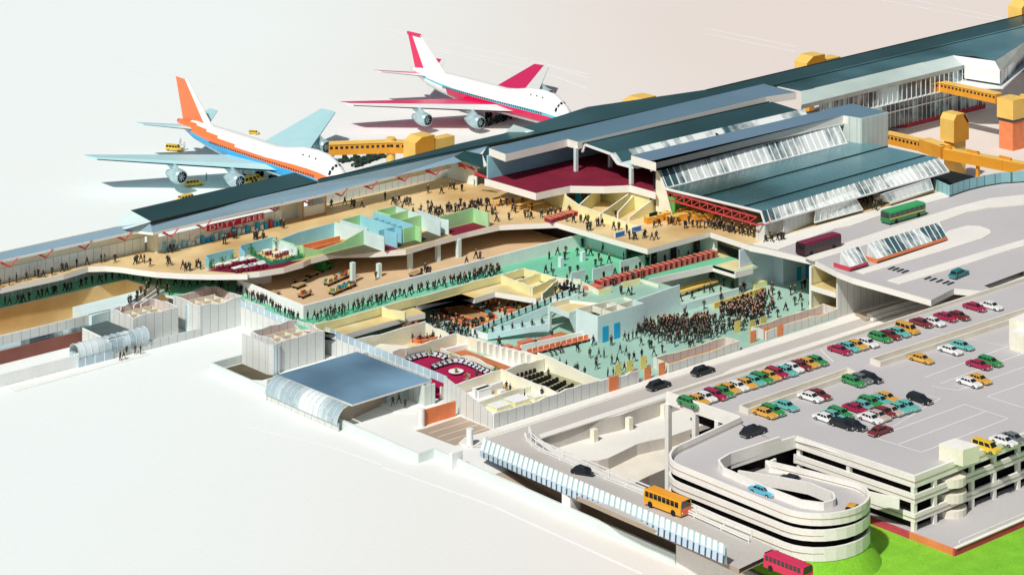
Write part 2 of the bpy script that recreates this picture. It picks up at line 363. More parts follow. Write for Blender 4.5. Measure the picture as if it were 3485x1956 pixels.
# bus road: leaves the kerb road and climbs on a viaduct past the spiral ramp
def bus_z(kx): return 0.02 if kx < 1050 else min(5.3, .02 + 5.0 * (kx - 1050) / 950 if kx < 2000 else 5.0)
BR = [(1055, 372), (1090, 420), (1180, 487), (1330, 552), (1500, 622), (1660, 690), (1800, 748), (1960, 815), (2130, 885), (2300, 955), (2500, 1045), (2700, 1135), (2900, 1225)]
BL = [(780, 440), (880, 490), (1000, 560), (1200, 660), (1400, 750), (1560, 820), (1700, 880), (1860, 950), (2030, 1025), (2200, 1100), (2400, 1190), (2600, 1280), (2800, 1370)]
rt = [at('k', x, y, bus_z(x)) for x, y in BR]; lf = []
for q in rt:                                                 # left edge runs 7.4 m to the west of the right one
    lf.append(Vector((q.x - 7.6, q.y - .6, q.z)))
mb = MB()
for a, b, c, d in zip(rt, rt[1:], lf[1:], lf):
    mb.face([a, d, c, b]); u = Vector((0, 0, -.6)); mb.face([a + u, b + u, c + u, d + u], 1); mb.face([a, b, b + u, a + u], 1); mb.face([d, d + u, c + u, c], 1)
mb.poly([(230.0, 268.9, .009), (235.5, 266.6, .009), (rt[0].x, rt[0].y, .009), (rt[0].x, rt[0].y - 1, .009), (lf[0].x, lf[0].y, .009)])
mb.build('bus_road', [m_road, m_lane], kind='structure')  # sides and underside coloured dark brown to imitate shade under the canopy
# elevated road deck (departures forecourt and the way over to the car park)
RD = [(310.6, 291.2, 8.0), (311.4, 288, 8), (312.6, 279, 8), (310.4, 271.6, 8), (309.8, 267.9, 8), (310.2, 252.2, 8), (317.6, 253.6, 8), (320.0, 249.6, 8), (560, 249.6, 8), (560, 291.3, 8)]
void = [tuple(at('i', *q, 8)) for q in ((1960, 975), (2241, 872), (2241, 925), (2010, 995))]
mb = MB(); mb.slab(RD, .95, 0, 1, holes=[void]); mb.build('elevated_road', [m_deck, m_cut], kind='structure')
mb = MB()
mb.slab([(311.5, 291.2, 8.12), (312.4, 286.2, 8.12), *ats('i', 8.12, [(920, 572), (1030, 552), (1210, 488), (1560, 392), (1715, 352)]), (362, 291.2, 8.12)], .118, 0, 1)
mb.slab(ats('i', 8.12, [(700, 778), (760, 800), (1120, 690), (1640, 530), (1850, 455), (2000, 425), (2241, 405), (2241, 335), (2000, 360), (1750, 425), (1500, 505), (900, 700)]), .118, 0, 1)
mb.slab(ats('i', 8.12, [(1690, 600), (1720, 585), (1840, 552), (1930, 555), (2000, 580), (2010, 605), (1950, 640), (1700, 720), (1120, 890), (1060, 872), (1220, 820), (1700, 660)]), .118, 0, 1)
mb.slab(ats('i', 8.12, [(1280, 935), (1370, 962), (1750, 850), (2150, 720), (2241, 695), (2241, 650), (2100, 690)]), .118, 0, 1)
mb.build('traffic_island', [m_pave, m_conc], kind='structure')
mb = MB()
for x0, y0 in ((1275, 858), (1325, 850), (1375, 842), (1425, 836)): pass
for (x, y) in [(1308, 850), (1338, 858), (1370, 866), (1403, 875)] + [(1562, 920), (1600, 930), (1645, 940), (1690, 950), (1722, 958)]:
    P = ats('i', 8.012, [(x - 30, y + 8), (x - 14, y + 14), (x + 36, y - 4), (x + 18, y - 12)]); mb.face(P)
mb.build('road_grating', m_black, kind='structure')
mb = MB(); mb.poly([(300, 264.6, -.9), (331, 264.6, -.9), (331, 268.2, -.9), (300, 268.2, -.9)]); mb.build('dark_gap_sheet', m_black, kind='structure')  # flat black sheet standing in for the dark gap beside the car park

# ============================================================ TERMINAL BUILDING
T = thing('terminal_building', 'large cut-away airport terminal with blue-green flat roofs, tan departures floor and aqua arrivals hall', 'terminal', (300, 300, 0))
# --- departures floor
front = [*ats('b', 8, [(-150, 612), (0, 578), (450, 480), (620, 427), (740, 424), (850, 432), (950, 447), (1100, 466), (1300, 478), (1500, 482), (1740, 480)]),
         *ats('c', 8, [(100, 1030), (200, 1022), (400, 990), (560, 945), (620, 915), (780, 875), (850, 868), (1150, 860), (1400, 842), (1640, 770), (1900, 700), (2169, 642)]),
         *ats('g', 8, [(320, 758), (500, 750), (710, 742), (900, 798), (1200, 885), (1455, 958), (1700, 890), (1900, 835), (1980, 812)])]
outl = front + [Vector((311.3, 300.8, 8)), Vector((310.7, 291.3, 8)), Vector((372, 291.3, 8)), Vector((372, 359.5, 8)), Vector((195, 359.5, 8))]
mb = MB(); mb.slab(outl, .9, 0, 1); mb.build('departures_floor', [m_tan, m_cut], T)
mb = MB(); mb.slab([(311.2, 301.3, 7.99), (311.2, 300.9, 7.99), (312.9, 279, 7.99), (310.7, 270.9, 7.99), (310.3, 271, 7.99), (312.2, 279.3, 7.99), (310.5, 291.3, 7.99), (310.5, 301.2, 7.99)], .95, 0, 0)
# --- arrivals hall floor
mb = MB(); mb.poly([(255.5, 298, .02), (262, 291.5, .02), (258.6, 288.9, .02), (262.3, 272.5, .02), (311.6, 272.5, .02), (311.6, 279, .02), (330, 279, .02), (330, 325, .02), (244, 325, .02), (247, 303, .02)]); mb.build('arrivals_hall_floor', m_hall, T)
# --- green mezzanine: corridor and immigration hall
cor = [*ats('b', 4, [(-150, 757), (0, 722), (450, 628), (880, 520), (1005, 552), (1090, 573), (1150, 590), (1165, 625), (1240, 640), (1440, 562), (1640, 620), (1700, 648), (1859, 708)])]
cor += ats('d', 4, [(250, 130), (480, 218), (500, 255), (540, 290)]) + [Vector((238.2, 314.2, 4)), Vector((257.5, 314.5, 4)), Vector((276, 314.7, 4)), Vector((281.3, 314.7, 4)), Vector((281.9, 307.2, 4)), Vector((283.2, 304, 4))]
cor += [Vector((284.0, 301.8, 4)), Vector((292.8, 298.8, 4))] + [Vector((307.8, 297.0, 4)), Vector((307.8, 291.9, 4)), Vector((313.6, 291.9, 4)), Vector((313.6, 330, 4)), Vector((300, 361, 4)), Vector((185, 361, 4))]
mb = MB(); mb.slab(cor, .45, 0, 1); mb.build('mezzanine_floor', [m_grn, m_white], T)
# front slab of the mezzanine over the baggage claim, aqua strip with its speckled torn edge
st = ats('q', 4.02, [(530, 1325), (1300, 1200), (2290, 935), (2575, 1010)])
mb = MB(); mb.wall([(283.2, 301.6), (292.9, 298.75), (307.9, 296.95), (307.9, 291.8), (311.9, 291.6)], 2.95, 3.99, .2, 0, 1); mb.build('mezzanine_edge', [m_cut, m_white], T)
mb = MB(); mb.wall([(300.1, 304.0), (311.9, 304.4), (313.2, 301.0)], 4, 7.1, .2, 0); mb.build('immigration_wall', m_mintwall, T)
for xx in (300.9, 305.6, 311.2): mb = MB(); mb.box(xx - .8, xx + .5, 303.75, 303.88, 4.02, 7.0); mb.build('doorway', m_black, T)
mb = MB(); mb.slab([(275.3, 301.5, 3.99), (281, 292.0, 3.99), (294.3, 292.0, 3.99), (294.3, 298.6, 3.99), (283, 302.3, 3.99)], .7, 0, 1); mb.build('landing_floor', [m_hall, m_cut], T)
# --- baggage hall
mb = MB(); bg_ = [*ats('c', 4.12, [(30, 1080), (60, 1110)]), Vector((239.9, 319.9, 4.12)), Vector((278.5, 319.9, 4.12)), Vector((298, 323.2, 4.12)), Vector((298, 352, 4.12)), Vector((231, 352, 4.12)), Vector((231, 344, 4.12))]
mb.slab([(239.6, 337.6, 4.12), (239.6, 320.0, 4.12), (299.2, 320.0, 4.12), (299.2, 352, 4.12), (252, 352, 4.12), (246.5, 338.4, 4.12)], .1, 0, 0); mb.build('baggage_hall_floor', m_bag, T)
mb = MB()
mb.wall([(246.5, 338.3), (239.6, 337.6), (239.2, 319.6), (299.4, 319.6)], 4, [6.1, 6.1, 6.1, 6.1], .35, 0); mb.build('baggage_hall_wall', m_white, T)
mb = MB(); mb.wall([(299.4, 319.6), (299.4, 309.2)], 4, [7.1, 7.1], .3, 0); mb.wall([(299.4, 319.4), (299.5, 345)], 4, [7.1, 7.1], .3, 1)
mb.build('mezzanine_wall', [m_mintwall, m_void], T)
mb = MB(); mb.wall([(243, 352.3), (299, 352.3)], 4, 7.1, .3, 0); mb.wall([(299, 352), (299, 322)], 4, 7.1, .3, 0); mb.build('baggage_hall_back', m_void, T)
for c, x, y, h in (('c', 965, 1112, 3.3), ('c', 1180, 1065, 2.2), ('c', 1435, 1000, 3.1), ('c', 1663, 937, 3.1), ('c', 1833, 905, 3.1), ('q', 235, 1052, 1.5), ('q', 527, 975, 1.5)):
    p = at(c, x, y, 4.1); mb = MB(); mb.box(p.x - .35, p.x + .35, p.y - .35, p.y + .35, p.z - .1, p.z + h); mb.build('column', m_mintwall, T)

# --- pier: back glass wall, fascia, roofs
mb = MB(); mb.wall([(190, 355.8), (233.4, 355.8)], 8, 10.2, .2, 0); mb.build('pier_glass', m_pglass, T)
mb = MB(); mb.wall([(190, 356), (300, 356)], 10.2, 12.9, .3, 0); mb.build('pier_fascia', m_cream, T)
mb = MB(); mb.wall([(269, 358.2), (301, 358.2)], 8, 12.8, .2, 0); mb.wall([(301, 358.2), (301.2, 350)], 8, 12.5, .2, 0); mb.build('pier_glass', m_pglass, T)
mb = MB(); mb.wall([(185, 360.2), (246.0, 360.2)], 4.0, 7.05, .2, 0); mb.build('corridor_glass', m_pglass2, T)
mb = MB()   # front pitched roof strip, cut along its eave
top = [Vector((185, 355.4, 13.05)), Vector((228.4, 355.1, 13.05)), Vector((231.6, 351.6, 13.9)), Vector((267.3, 352.6, 13.9)), Vector((306.2, 352.6, 13.9))]
eav = [Vector((185, 353.9, 12.3)), Vector((229.6, 353.6, 12.3)), *ats('b', 12.3, [(970, 178), (1075, 190)]), *ats('b', 12.3, [(1859, 8)]), *ats('c', 12.3, [(720, 388), (1300, 240), (1800, 112)])]
mb.poly(top + [*ats('c', 12.6, [(1960, 100)])] + eav[::-1]); e2 = [p - Vector((0, 0, .38)) for p in eav]
mb.build('pier_roof', M('pale_blue_roof', (.27, .41, .51), .4, .12, .05, spec=.5), T)
mb = MB()
for a, b in zip(eav, eav[1:]): mb.face([a, b, b - Vector((0, 0, .42)), a - Vector((0, 0, .42))]); mb.face([a - Vector((0, 0, .42)), b - Vector((0, 0, .42)), b + Vector((0, 2.5, -.3)), a + Vector((0, 2.5, -.3))])
mb.build('roof_edge', m_white, T)
mb = MB(); A_ = ats('a', 14.05, [(1070, 1242), (1240, 1335)]); B_ = ats('c', 14.05, [(490, 210), (680, 285)])
mb.slab([A_[1], B_[1], B_[0], A_[0]], .5, 0, 1); mb.build('raised_roof', [m_roofG, m_black], T)
mb = MB(); mb.face([A_[0] - Vector((0, 0, .02)), A_[1] - Vector((0, 0, .02)), Vector((228.4, 353.6, 12.9)), Vector((227.6, 357.6, 12.2))]); mb.build('roof_hip', m_mintwall, T)
mb = MB(); bk = [*ats('c', 14, [(680, 262), (950, 212)]), *ats('e', 14, [(0, 1345), (1080, 1065)]), *ats('e', 14, [(1480, 975), (2169, 757)]), *ats('l', 14, [(0, 632), (2241, 103)])]
mb.slab([Vector((267.4, 352.7, 14)), Vector((381.5, 352.7, 14)), Vector((382.2, 351.2, 14)), Vector((468.6, 354.4, 14)), *bk[::-1]], .5, 0, 1); mb.build('pier_roof', [m_roofG, m_black], T)
mb = MB(); mb.poly([(300.4, 352.7, 13.95), (303.2, 350.8, 13.2), (300.3, 347.0, 11.6), (297.8, 352.7, 13.4)]); mb.poly([(306, 352.6, 14), (303.2, 350.8, 13.2), (301.4, 347, 11.7), (306, 346, 12.6)]); mb.build('roof_valley', m_roofG, T)
for (a, b) in ((at('l', 500, 600, 14.03), at('l', 2241, 190, 14.03)), (at('c', 700, 262, 14.03), at('l', 500, 600, 14.03) + Vector((0, .1, 0))), (bk[-2] + Vector((0, -.3, .03)), bk[-1] + Vector((0, -.3, .03)))):
    mb = MB(); mb.bar(a, b, .3, h=.12); mb.build('roof_joint', m_black, T)
# glass gable standing on the far edge of the roof
mb = MB(); f = [at('e', 1480, 980, 13.6), at('e', 1560, 902, 15.4), at('e', 1732, 955, 14.2)]
mb.face([f[0], at('e', 1480, 1005, 13.4), f[2], f[1]]); mb.build('roof_hip', m_mintwall, T)

# --- upper lounge (maroon floor) and its roofs
RF = ats('g', 12.2, [(155, 388), (540, 500), (680, 468), (820, 440), (1100, 444), (1250, 438), (1310, 434), (1522, 492)])
mb = MB(); mb.slab(RF + [Vector((312.6, 316, 12.2)), Vector((345, 316, 12.2)), Vector((345, 340.6, 12.2)), Vector((294.9, 340.6, 12.2))], 1.25, 0, 1); mb.build('lounge_floor', [m_red, m_cut], T)
mb = MB(); mb.wall([(295.2, 340.2), (345, 340.2)], 12.2, 16.3, .3, 0); mb.build('lounge_wall', m_bluewall, T)
mb = MB(); mb.wall([(344, 340), (334, 316)], 12.2, 16.2, .3, 0); mb.wall([(312.4, 315.6), (345, 315.6)], 12.2, 16.2, .3, 0); mb.build('lounge_wall', m_void, T)  # near-black closing walls imitate the lounge interior going dark
for x, y in ((868, 320), (1150, 285), (1322, 428)):
    p = at('g', x, y, 12.2); mb = MB(); mb.box(p.x - .3, p.x + .3, p.y - .3, p.y + .3, 12.2, 16.4); mb.build('column', m_mintwall, T)
TZ = 17.5
r1 = ats('g', TZ, [(155, 130), (290, 180), (800, 57), (882, 80)])
r1e = ats('l', TZ, [(425, 682), (640, 650), (412, 590)])
mb = MB(); mb.slab([r1[0], r1[1], r1[2], r1[3], r1e[0], r1e[1], r1e[2]], 1.35, 0, 1); mb.build('lounge_roof', [m_roofB, m_cut], T)
y1 = r1[3].y
x0 = r1[3].x + .2
# saw-tooth roof and its glazed slope
P0 = at('g', 925, 143, 16.0); P1 = at('g', 962, 102, 16.9); P2 = at('g', 1222, 162, 16.6); P3 = min((at('g', 1262, 240, 14 + .05 * k) for k in range(60)), key=lambda q: abs(q.y - (P2.y - 1.7)))
X1 = 361.0
mb = MB(); mb.sweep([(y1 - .05, TZ - .4), (P0.y, 15.8), (P1.y, 17.1), (P2.y, 16.7)], x0 + 1, X1, 0); mb.build('sawtooth_roof', m_roofG, T)
mb = MB(); mb.sweep([(P2.y, 16.7), (P3.y, P3.z)], x0 + 1, X1 + 1.5, 0); mb.build('sawtooth_glazing', m_slope, T)
mb = MB()
B0_ = at('g', 1320, 190, TZ)
prof = [(y1, 15.9), (P0.y, 15.7), (P1.y, 17.05), (P2.y, 16.65), (P3.y, P3.z), (B0_.y, P3.z)]
for (ya, za), (yb, zb) in zip(prof, prof[1:]): mb.bar((x0 + .9, ya, za - .1), (x0 + .9, yb, zb - .1), .35, 0)
mb.build('roof_edge', m_white, T)
B0 = at('g', 1320, 190, TZ); B1 = at('g', 1525, 250, TZ)
tw = ats('l', TZ, [(940, 805), (1095, 832), (1282, 788), (1030, 730)])
mb = MB(); mb.slab([B0, B1, Vector((B1.x, 314.9, TZ)), Vector((tw[0].x, 314.9, TZ)), tw[1], tw[2], tw[3], Vector((tw[3].x - 8, B0.y + .3, TZ)), Vector((tw[3].x - 8, B0.y, TZ))], 1.5, 0, 1); mb.build('tower_roof', [m_roofB, m_cut], T)
mb = MB(); ya = 314.9
mb.wall([(B1.x + .1, ya), (tw[0].x, ya)], 15.7, TZ - 1.45, .3, 0); mb.build('tower_band', m_cladg, T)
HZ = 12.8
mb = MB(); mb.wall([(tw[0].x, tw[0].y + .2), (tw[1].x, tw[1].y)], 8.2, TZ - .03, .3, 0); mb.wall([(tw[1].x, tw[1].y), (tw[2].x, tw[2].y)], 4, TZ - .03, .3, 1); mb.wall([(tw[2].x, tw[2].y), (tw[3].x, tw[3].y)], 4, TZ - .03, .3, 1)
mb.build('stair_tower', m_cladg, T)
mb = MB(); mb.sweep([(ya - .1, 15.75), (312.9, HZ)], 312.9, 360.4, 0); mb.build('upper_glazing', m_slope, T)
mb = MB()
for k in range(30):
    x = 313.0 + k * 1.63; mb.bar((x, ya - .15, 15.8), (x, 312.85, HZ + .05), .13)
mb.bar((312.9, 312.85, HZ + .03), (360.5, 312.85, HZ + .03), .3); mb.build('glazing_bar', m_mull, T)
mb = MB(); mb.face([(312.5, 315.2, 8), (312.5, 310.9, 8), (312.5, 312.6, 12.4), (312.5, 315.2, 16)]); mb.face([(312.6, 315.4, 8), (312.6, 315.4, 16.2), (314, 315.4, 16.2), (314, 315.4, 8)])
mb.build('end_wall', m_cream, T)

mb = MB(); mb.poly([(x0 + .9, P3.y + .05, P3.z - .05), (X1 + 4, P3.y + .05, P3.z - .05), (X1 + 4, B0.y - 1, P3.z - .05), (x0 + .9, B0.y - 1, P3.z - .05)]); mb.build('roof_gutter', m_mintwall, T)
# --- check-in hall roof
hr = [Vector((312.6, 312.9, HZ)), at('i', 395, 455, HZ), at('l', 1640, 1110, HZ), at('l', 1280, 1032, HZ), at('l', 990, 970, HZ)]
mb = MB(); mb.slab(hr, .35, 0, 1); mb.build('check_in_roof', [m_roofH, m_white], T)
mb = MB()
def hl(a, b, w=.22):
    A = at(*a, HZ + .02); Bq = at(*b, HZ + .02); mb.bar(A, Bq, w, 0, h=.3)
hl(('g', 1900, 528), ('l', 1280, 1032)); hl(('i', 275, 420), ('l', 1545, 1095)); mb.build('roof_joint', m_black, T)
E0 = at('i', 420, 541, 10.9); E1 = at('l', 1715, 1207, 10.9)
mb = MB(); n = 34; a0 = hr[1]; a1 = hr[2]
mb.face([E0, E1, a1, a0]); mb.build('eave_glazing', m_slope, T)
mb = MB()
for k in range(n + 1):
    t = k / n; mb.bar(a0.lerp(a1, t) + Vector((0, 0, .05)), E0.lerp(E1, t) + Vector((0, 0, .05)), .12)
mb.bar(E0 + Vector((0, 0, .03)), E1 + Vector((0, 0, .03)), .25); mb.build('glazing_bar', m_mull, T)
mb = MB(); A1 = hr[0]; mb.bar(A1 + Vector((-.1, 0, .02)), a0 + Vector((-.1, 0, .02)), .3); mb.bar(a0 + Vector((-.1, 0, 0)), E0, .25); mb.bar(A1 + Vector((-.1, 0, 0)), (312.6, 314.9, 15.8), .25); mb.build('roof_edge', m_white, T)
# red roof truss under the torn edge
mb = MB(); t0 = Vector((312.9, 314.4, 12.2)); t1 = Vector((312.9, a0.y - .3, 12.2)); dz = Vector((0, 0, -1.25))
mb.bar(t0, t1, .2); mb.bar(t0 + dz, t1 + dz, .24); N = 12
for k in range(N):
    p = t0.lerp(t1, k / N); q = t0.lerp(t1, (k + 1) / N); mb.bar(p, p + dz, .16); mb.bar(p + dz, q, .14)
mb.bar(t1 + dz, E0 + Vector((.2, 0, -.1)), .2)
for k in range(5):
    p = t0.lerp(t1, (k + .5) / 5); mb.bar(p + Vector((2.6, 0, 0)), p + Vector((2.6, -3, -1.2)), .16)
mb.build('roof_truss', m_truss, T)
# truss feet along the pier eave
for c, x, y in (('b', 75, 430), ('b', 325, 365), ('b', 600, 303), ('b', 880, 243), ('b', 1210, 218), ('b', 1440, 160), ('c', 335, 525), ('c', 610, 465), ('c', 875, 403), ('c', 1120, 345), ('c', 1395, 280), ('c', 1650, 230)):
    f = at(c, x, y, 11.0); mb = MB(); mb.bar(f, f + Vector((.9, -.5, 1.35)), .16); mb.bar(f, f + Vector((-1.4, 1.6, .75)), .2); mb.bar(f, f + Vector((-1.7, .3, 1.15)), .16); mb.bar(f + Vector((-.1, .2, 0)), f + Vector((-1.5, 1.0, 1.0)), .1)
    mb.build('truss_strut', m_truss, T)
for c, x, y in (('c', 1830, 135), ('c', 1960, 210)):
    f = at(c, x, y, 11.9); mb = MB(); mb.bar(f, f + Vector((1.5, -2.8, -.9)), .3); mb.bar(f + Vector((0, 0, -.5)), f + Vector((3, -2.2, -1.0)), .22); mb.bar(f, f + Vector((1, -1.0, -1)), .2); mb.build('truss_strut', m_truss, T)

# --- walls under the check-in roof and along its front
mb = MB(); mb.wall([(314.2, 290.9), (314.2, 292.8), (321.5, 292.8)], 8, 10.6, .2, 0); mb.wall([(314.0, 290.9), (318.0, 288.9)], 8, 10.2, .2, 0) if False else None
mb.wall([(314.3, 291.0), (328.6, 293.2)], 8, 10.6, .2, 0) if False else None
P = ats('i', 8, [(440, 600), (553, 618), (765, 532)])
mb.wall([(p.x, p.y) for p in P], 8.1, 10.8, .2, 0); mb.build('front_wall', m_clad, T)
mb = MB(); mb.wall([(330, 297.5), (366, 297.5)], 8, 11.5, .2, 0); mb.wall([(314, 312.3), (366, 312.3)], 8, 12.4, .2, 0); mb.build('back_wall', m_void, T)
mb = MB(); mb.wall([(312.9, 312.6), (312.9, 310.9)], 8, 11.5, .2, 0); mb.wall([(313.2, 312.0), (325, 312.0)], 8, 12.0, .2, 0); mb.build('green_wall', m_grnwall if False else M('leaf_green_plaster', (.13, .42, .1), .7, .1), T)
# lean-to glazed porches on the forecourt
def leanto(pts_top, pts_bot, zt, zb, nb, name):
    a, b = (at('i', *p, zt) for p in pts_top); c, d = (at('i', *p, zb) for p in pts_bot); mbg = MB(); mbg.face([c, d, b, a]); g = mbg.build(name, m_slope, T)
    mbb = MB()
    for k in range(nb + 1): mbb.bar(a.lerp(b, k / nb) + Vector((0, 0, .04)), c.lerp(d, k / nb) + Vector((0, 0, .04)), .1)
    mbb.bar(c, d, .22); mbb.bar(a, b, .15); mbb.build('glazing_bar', m_mull, T)
    return a, b, c, d
leanto([(775, 452), (1060, 366)], [(768, 532), (1107, 440)], 10.6, 8.6, 8, 'porch_glazing')
a, b, c, d = leanto([(1250, 330), (1580, 228)], [(1300, 392), (1603, 296)], 10.6, 8.8, 9, 'porch_glazing')
mb = MB(); mb.face([a, c, at('i', 1180, 372, 8.8), at('i', 1182, 325, 9.8)]); mb.build('porch_side', m_cladg, T)
# skylights over the central island
def sky(top, bot, nb, lab):
    t = thing('skylight', lab, 'skylight', at('i', *bot[0], 8), 'glass skylights on the forecourt island')
    a, b = (at('i', *p, 10.2) for p in top); c, d = (at('i', *p, 8.75) for p in bot)
    g = MB(); g.face([c, d, b, a]); back = Vector((0, .25, 0)); g.face([a, b, b + Vector((0, .1, -2.1)), a + Vector((0, .1, -2.1))]); g.face([a, a + Vector((0, .1, -2.1)), c + Vector((0, 0, -.7)), c]); g.face([b, d, d + Vector((0, 0, -.7)), b + Vector((0, .1, -2.1))]); g.build('pane', m_slope, t)
    f = MB()
    for k in range(nb + 1): f.bar(a.lerp(b, k / nb) + Vector((0, 0, .05)), c.lerp(d, k / nb) + Vector((0, 0, .05)), .11)
    f.build('frame', m_mull, t)
    s = MB(); s.wall([(c.x, c.y - .05), (d.x, d.y - .05)], 8.3, 8.75, .2, 0); s.wall([(c.x, c.y), (c.x + .1, a.y)], 8.02, 8.7, .2, 0); s.build('sill', m_obrick if nb > 5 else m_rbrick, t)
sky([(950, 735), (1080, 700)], [(1017, 845), (1140, 808)], 4, 'short glass skylight at the torn edge of the road deck')
sky([(1140, 680), (1640, 530)], [(1207, 788), (1697, 632)], 14, 'long glass skylight over the forecourt island, red sill')

# --- section walls at the torn end of the hall (rooms under the road deck)
mb = MB(); mb.wall([(311.9, 273.0), (330, 273.0)], 0, 7.05, .3, 0); mb.build('road_deck_wall', m_clad, T)
mb = MB(); mb.box(311.75, 312.1, 278.5, 278.85, 0, 7.05); mb.build('corner_post', m_white, T)
mb = MB(); mb.slab([(311.8, 273.2, 4.0), (325, 273.2, 4.0), (325, 278.5, 4.0), (311.8, 278.5, 4.0)], .85, 0, 1); mb.build('side_room_floor', [m_yel, m_cut], T)
mb = MB(); mb.wall([(312.1, 278.75), (325, 278.75)], 4.02, 7.05, .2, 0); mb.wall([(325, 278.6), (325, 273.2)], .03, 7.05, .2, 0); mb.build('side_room_wall', m_ycream, T)
mb = MB(); mb.wall([(312.1, 278.75), (325, 278.75)], .03, 3.1, .2, 0); mb.build('side_room_wall', m_cream, T)
mb = MB(); mb.poly([(311.8, 273.2, .04), (325, 273.2, .04), (325, 278.5, .04), (311.8, 278.5, .04)]); mb.build('side_room_floor', m_yel, T)
# blue-white stair block at the back of the hall
q_ = ats('i', 0, [(345, 975), (545, 965), (740, 905)])
mb = MB(); mb.wall([tuple(at('i', 345, 1085, 0))[:2], tuple(at('i', 545, 968, 0))[:2]], 0, 4.2, .3, 0) if False else None
A0 = at('i', 490, 940, 0); A1_ = at('i', 548, 968, 0); A2 = at('i', 745, 908, 0)
mb.wall([(A1_.x, A1_.y + 6), (A1_.x, A1_.y), (A2.x + 6, A1_.y)], 0, 7.0, .3, 0)
mb.wall([(A1_.x - 8.4, A1_.y + 2.2), (A1_.x, A1_.y + 2.2)], 0, 7.0, .3, 0); mb.build('stair_block', M('pale_lilac_plaster', (.6, .68, .78), .6, .05), T)
for x, y in ((650, 935), (710, 917)):
    p = at('i', x, y, 0); mb = MB(); mb.box(p.x - .6, p.x + .5, A1_.y - .22, A1_.y - .16, .02, 2.3); mb.build('door', M('blue_door', (.02, .42, .75), .5, .1), T)
# yellow room and white bands between the immigration hall and the stair block
mb = MB(); mb.poly([(312.0, 298.4, 4.01), (312.0, 303.5, 4.01), (316, 303.5, 4.01), (313.6, 298.4, 4.01)]); mb.poly([(308.05, 292.1, 4.006), (308.05, 296.6, 4.006), (313, 296.6, 4.006), (313, 292.1, 4.006)]); mb.build('stair_room_floor', [m_yel], T)
m_lil = MATS['pale_lilac_plaster']
mb = MB(); mb.wall([(317.5, 308), (317.5, 299.6)], 4, 7.05, .2, 0); mb.build('stair_room_wall', m_ycream, T)
m_lil = MATS['pale_lilac_plaster']; m_door = MATS['blue_door']
# ============================================================ TERMINAL: west end (below the green corridor)
mb = MB(); w = 354.9
c0 = ats('b', 4, [(-150, 765), (0, 730), (885, 525)]); c1 = ats('b', 4, [(1005, 556)])[0]
mb.wall([(c0[0].x, c0[0].y), (c0[2].x, c0[2].y), (c1.x, c1.y - .5), (c1.x + 3, c1.y - 3)], .02, [4.2, 4.2, 4.2, 4.2], .25, 0, 1, side=-1); mb.build('corridor_wall', [m_tan, m_white], T)
mb = MB(); mb.poly([(185, 354, .05), (231, 354, .05), (231, 343.2, .05), (185, 343.2, .05)]); mb.build('side_room_floor', m_tan, T)
mb = MB(); g_ = [at('b', 510, 712, 4.2), at('b', 645, 775, 4.2), at('b', 860, 700, 4.2), at('b', 985, 592, 4.2)]
mb.slab([g_[0], g_[1], Vector((222.8, 343.4, 4.2)), Vector((226.5, 346, 4.2)), g_[3]], 4.2, 0, 0); mb.build('stair_block', m_mintwall, T)
mb = MB()
mb.wall([(185, 343.2), (222.6, 343.2)], [2.75, 2.75], [4.2, 4.2], .3, 0); mb.build('west_wall', m_clad, T)
mb = MB(); mb.wall([(185, 343.1), (222.6, 343.1)], 2.0, 2.75, .15, 0); mb.build('window_band', m_facade, T)
mb = MB(); mb.wall([(185, 342.9), (222.6, 342.9)], .02, 2.0, .3, 0); mb.build('brick_plinth', m_mbrick, T)
# panel-clad office blocks with torn tops
BH = 4.7
def block(name, corners, h, floor=m_brown, rag=.25, seed=1, zf=3.2, mat=m_clad, th=.22):
    mb = MB(); P = corners + [corners[0]]; line = []; tops = []
    rn = random.Random(seed)
    for a, b in zip(P, P[1:]):
        n = max(2, int((Vector(b) - Vector(a)).length / 1.5))
        for k in range(n): line.append((a[0] + (b[0] - a[0]) * k / n, a[1] + (b[1] - a[1]) * k / n)); tops.append(h + rn.uniform(-rag, rag))
    mb.wall(line, .02, tops, th, 0, 1, closed=True); mb.build(name, [mat, m_white], T)
    mb = MB(); mb.poly([(x, y, zf) for x, y in corners]); mb.build('office_floor', floor, T)
blkA = [(218.6, 336.2), (226.9, 336.2), (228.4, 336.9), (229.4, 336.2), (229.4, 344.5), (218.9, 344.5)]
block('office_block', [(218.5, 336.2), (226.7, 336.2), (226.7, 342.5), (218.5, 342.5)], 4.6, seed=1)
block('office_block', [(229.3, 333.7), (237.3, 333.7), (237.3, 341.0), (229.3, 341.0)], 4.6, seed=2)
mb = MB(); mb.wall([(237.3, 334.0), (237.3, 319)], .02, 3.2, .25, 0); mb.build('office_wall', m_clad, T)
mb = MB(); mb.wall([(237.2, 334.0), (237.2, 319)], 3.2, 4.15, .2, 0); mb.build('window_band', m_pglass2, T)
block('office_block', [(228.4, 311.8), (237.2, 311.8), (237.2, 318.5), (228.4, 318.5)], 4.6, seed=3)
mb = MB(); mb.wall([(226.8, 318.6), (226.8, 311.9)], .02, 4.6, .25, 0); mb.wall([(226.8, 311.9), (227.3, 311.3), (228.3, 311.3), (228.4, 311.8)], .02, 4.6, .2, 0); mb.build('office_wall', m_clad, T)
for (x, y, dx, dy) in ((229.0, 336.9, 0, 2.3), (227.6, 311.2, .6, 0)):
    mb = MB(); mb.box(x - .25, x + .25, y - .05, y + .2, .02, 4.3); mb.build('stair_window', m_pglass2, T)
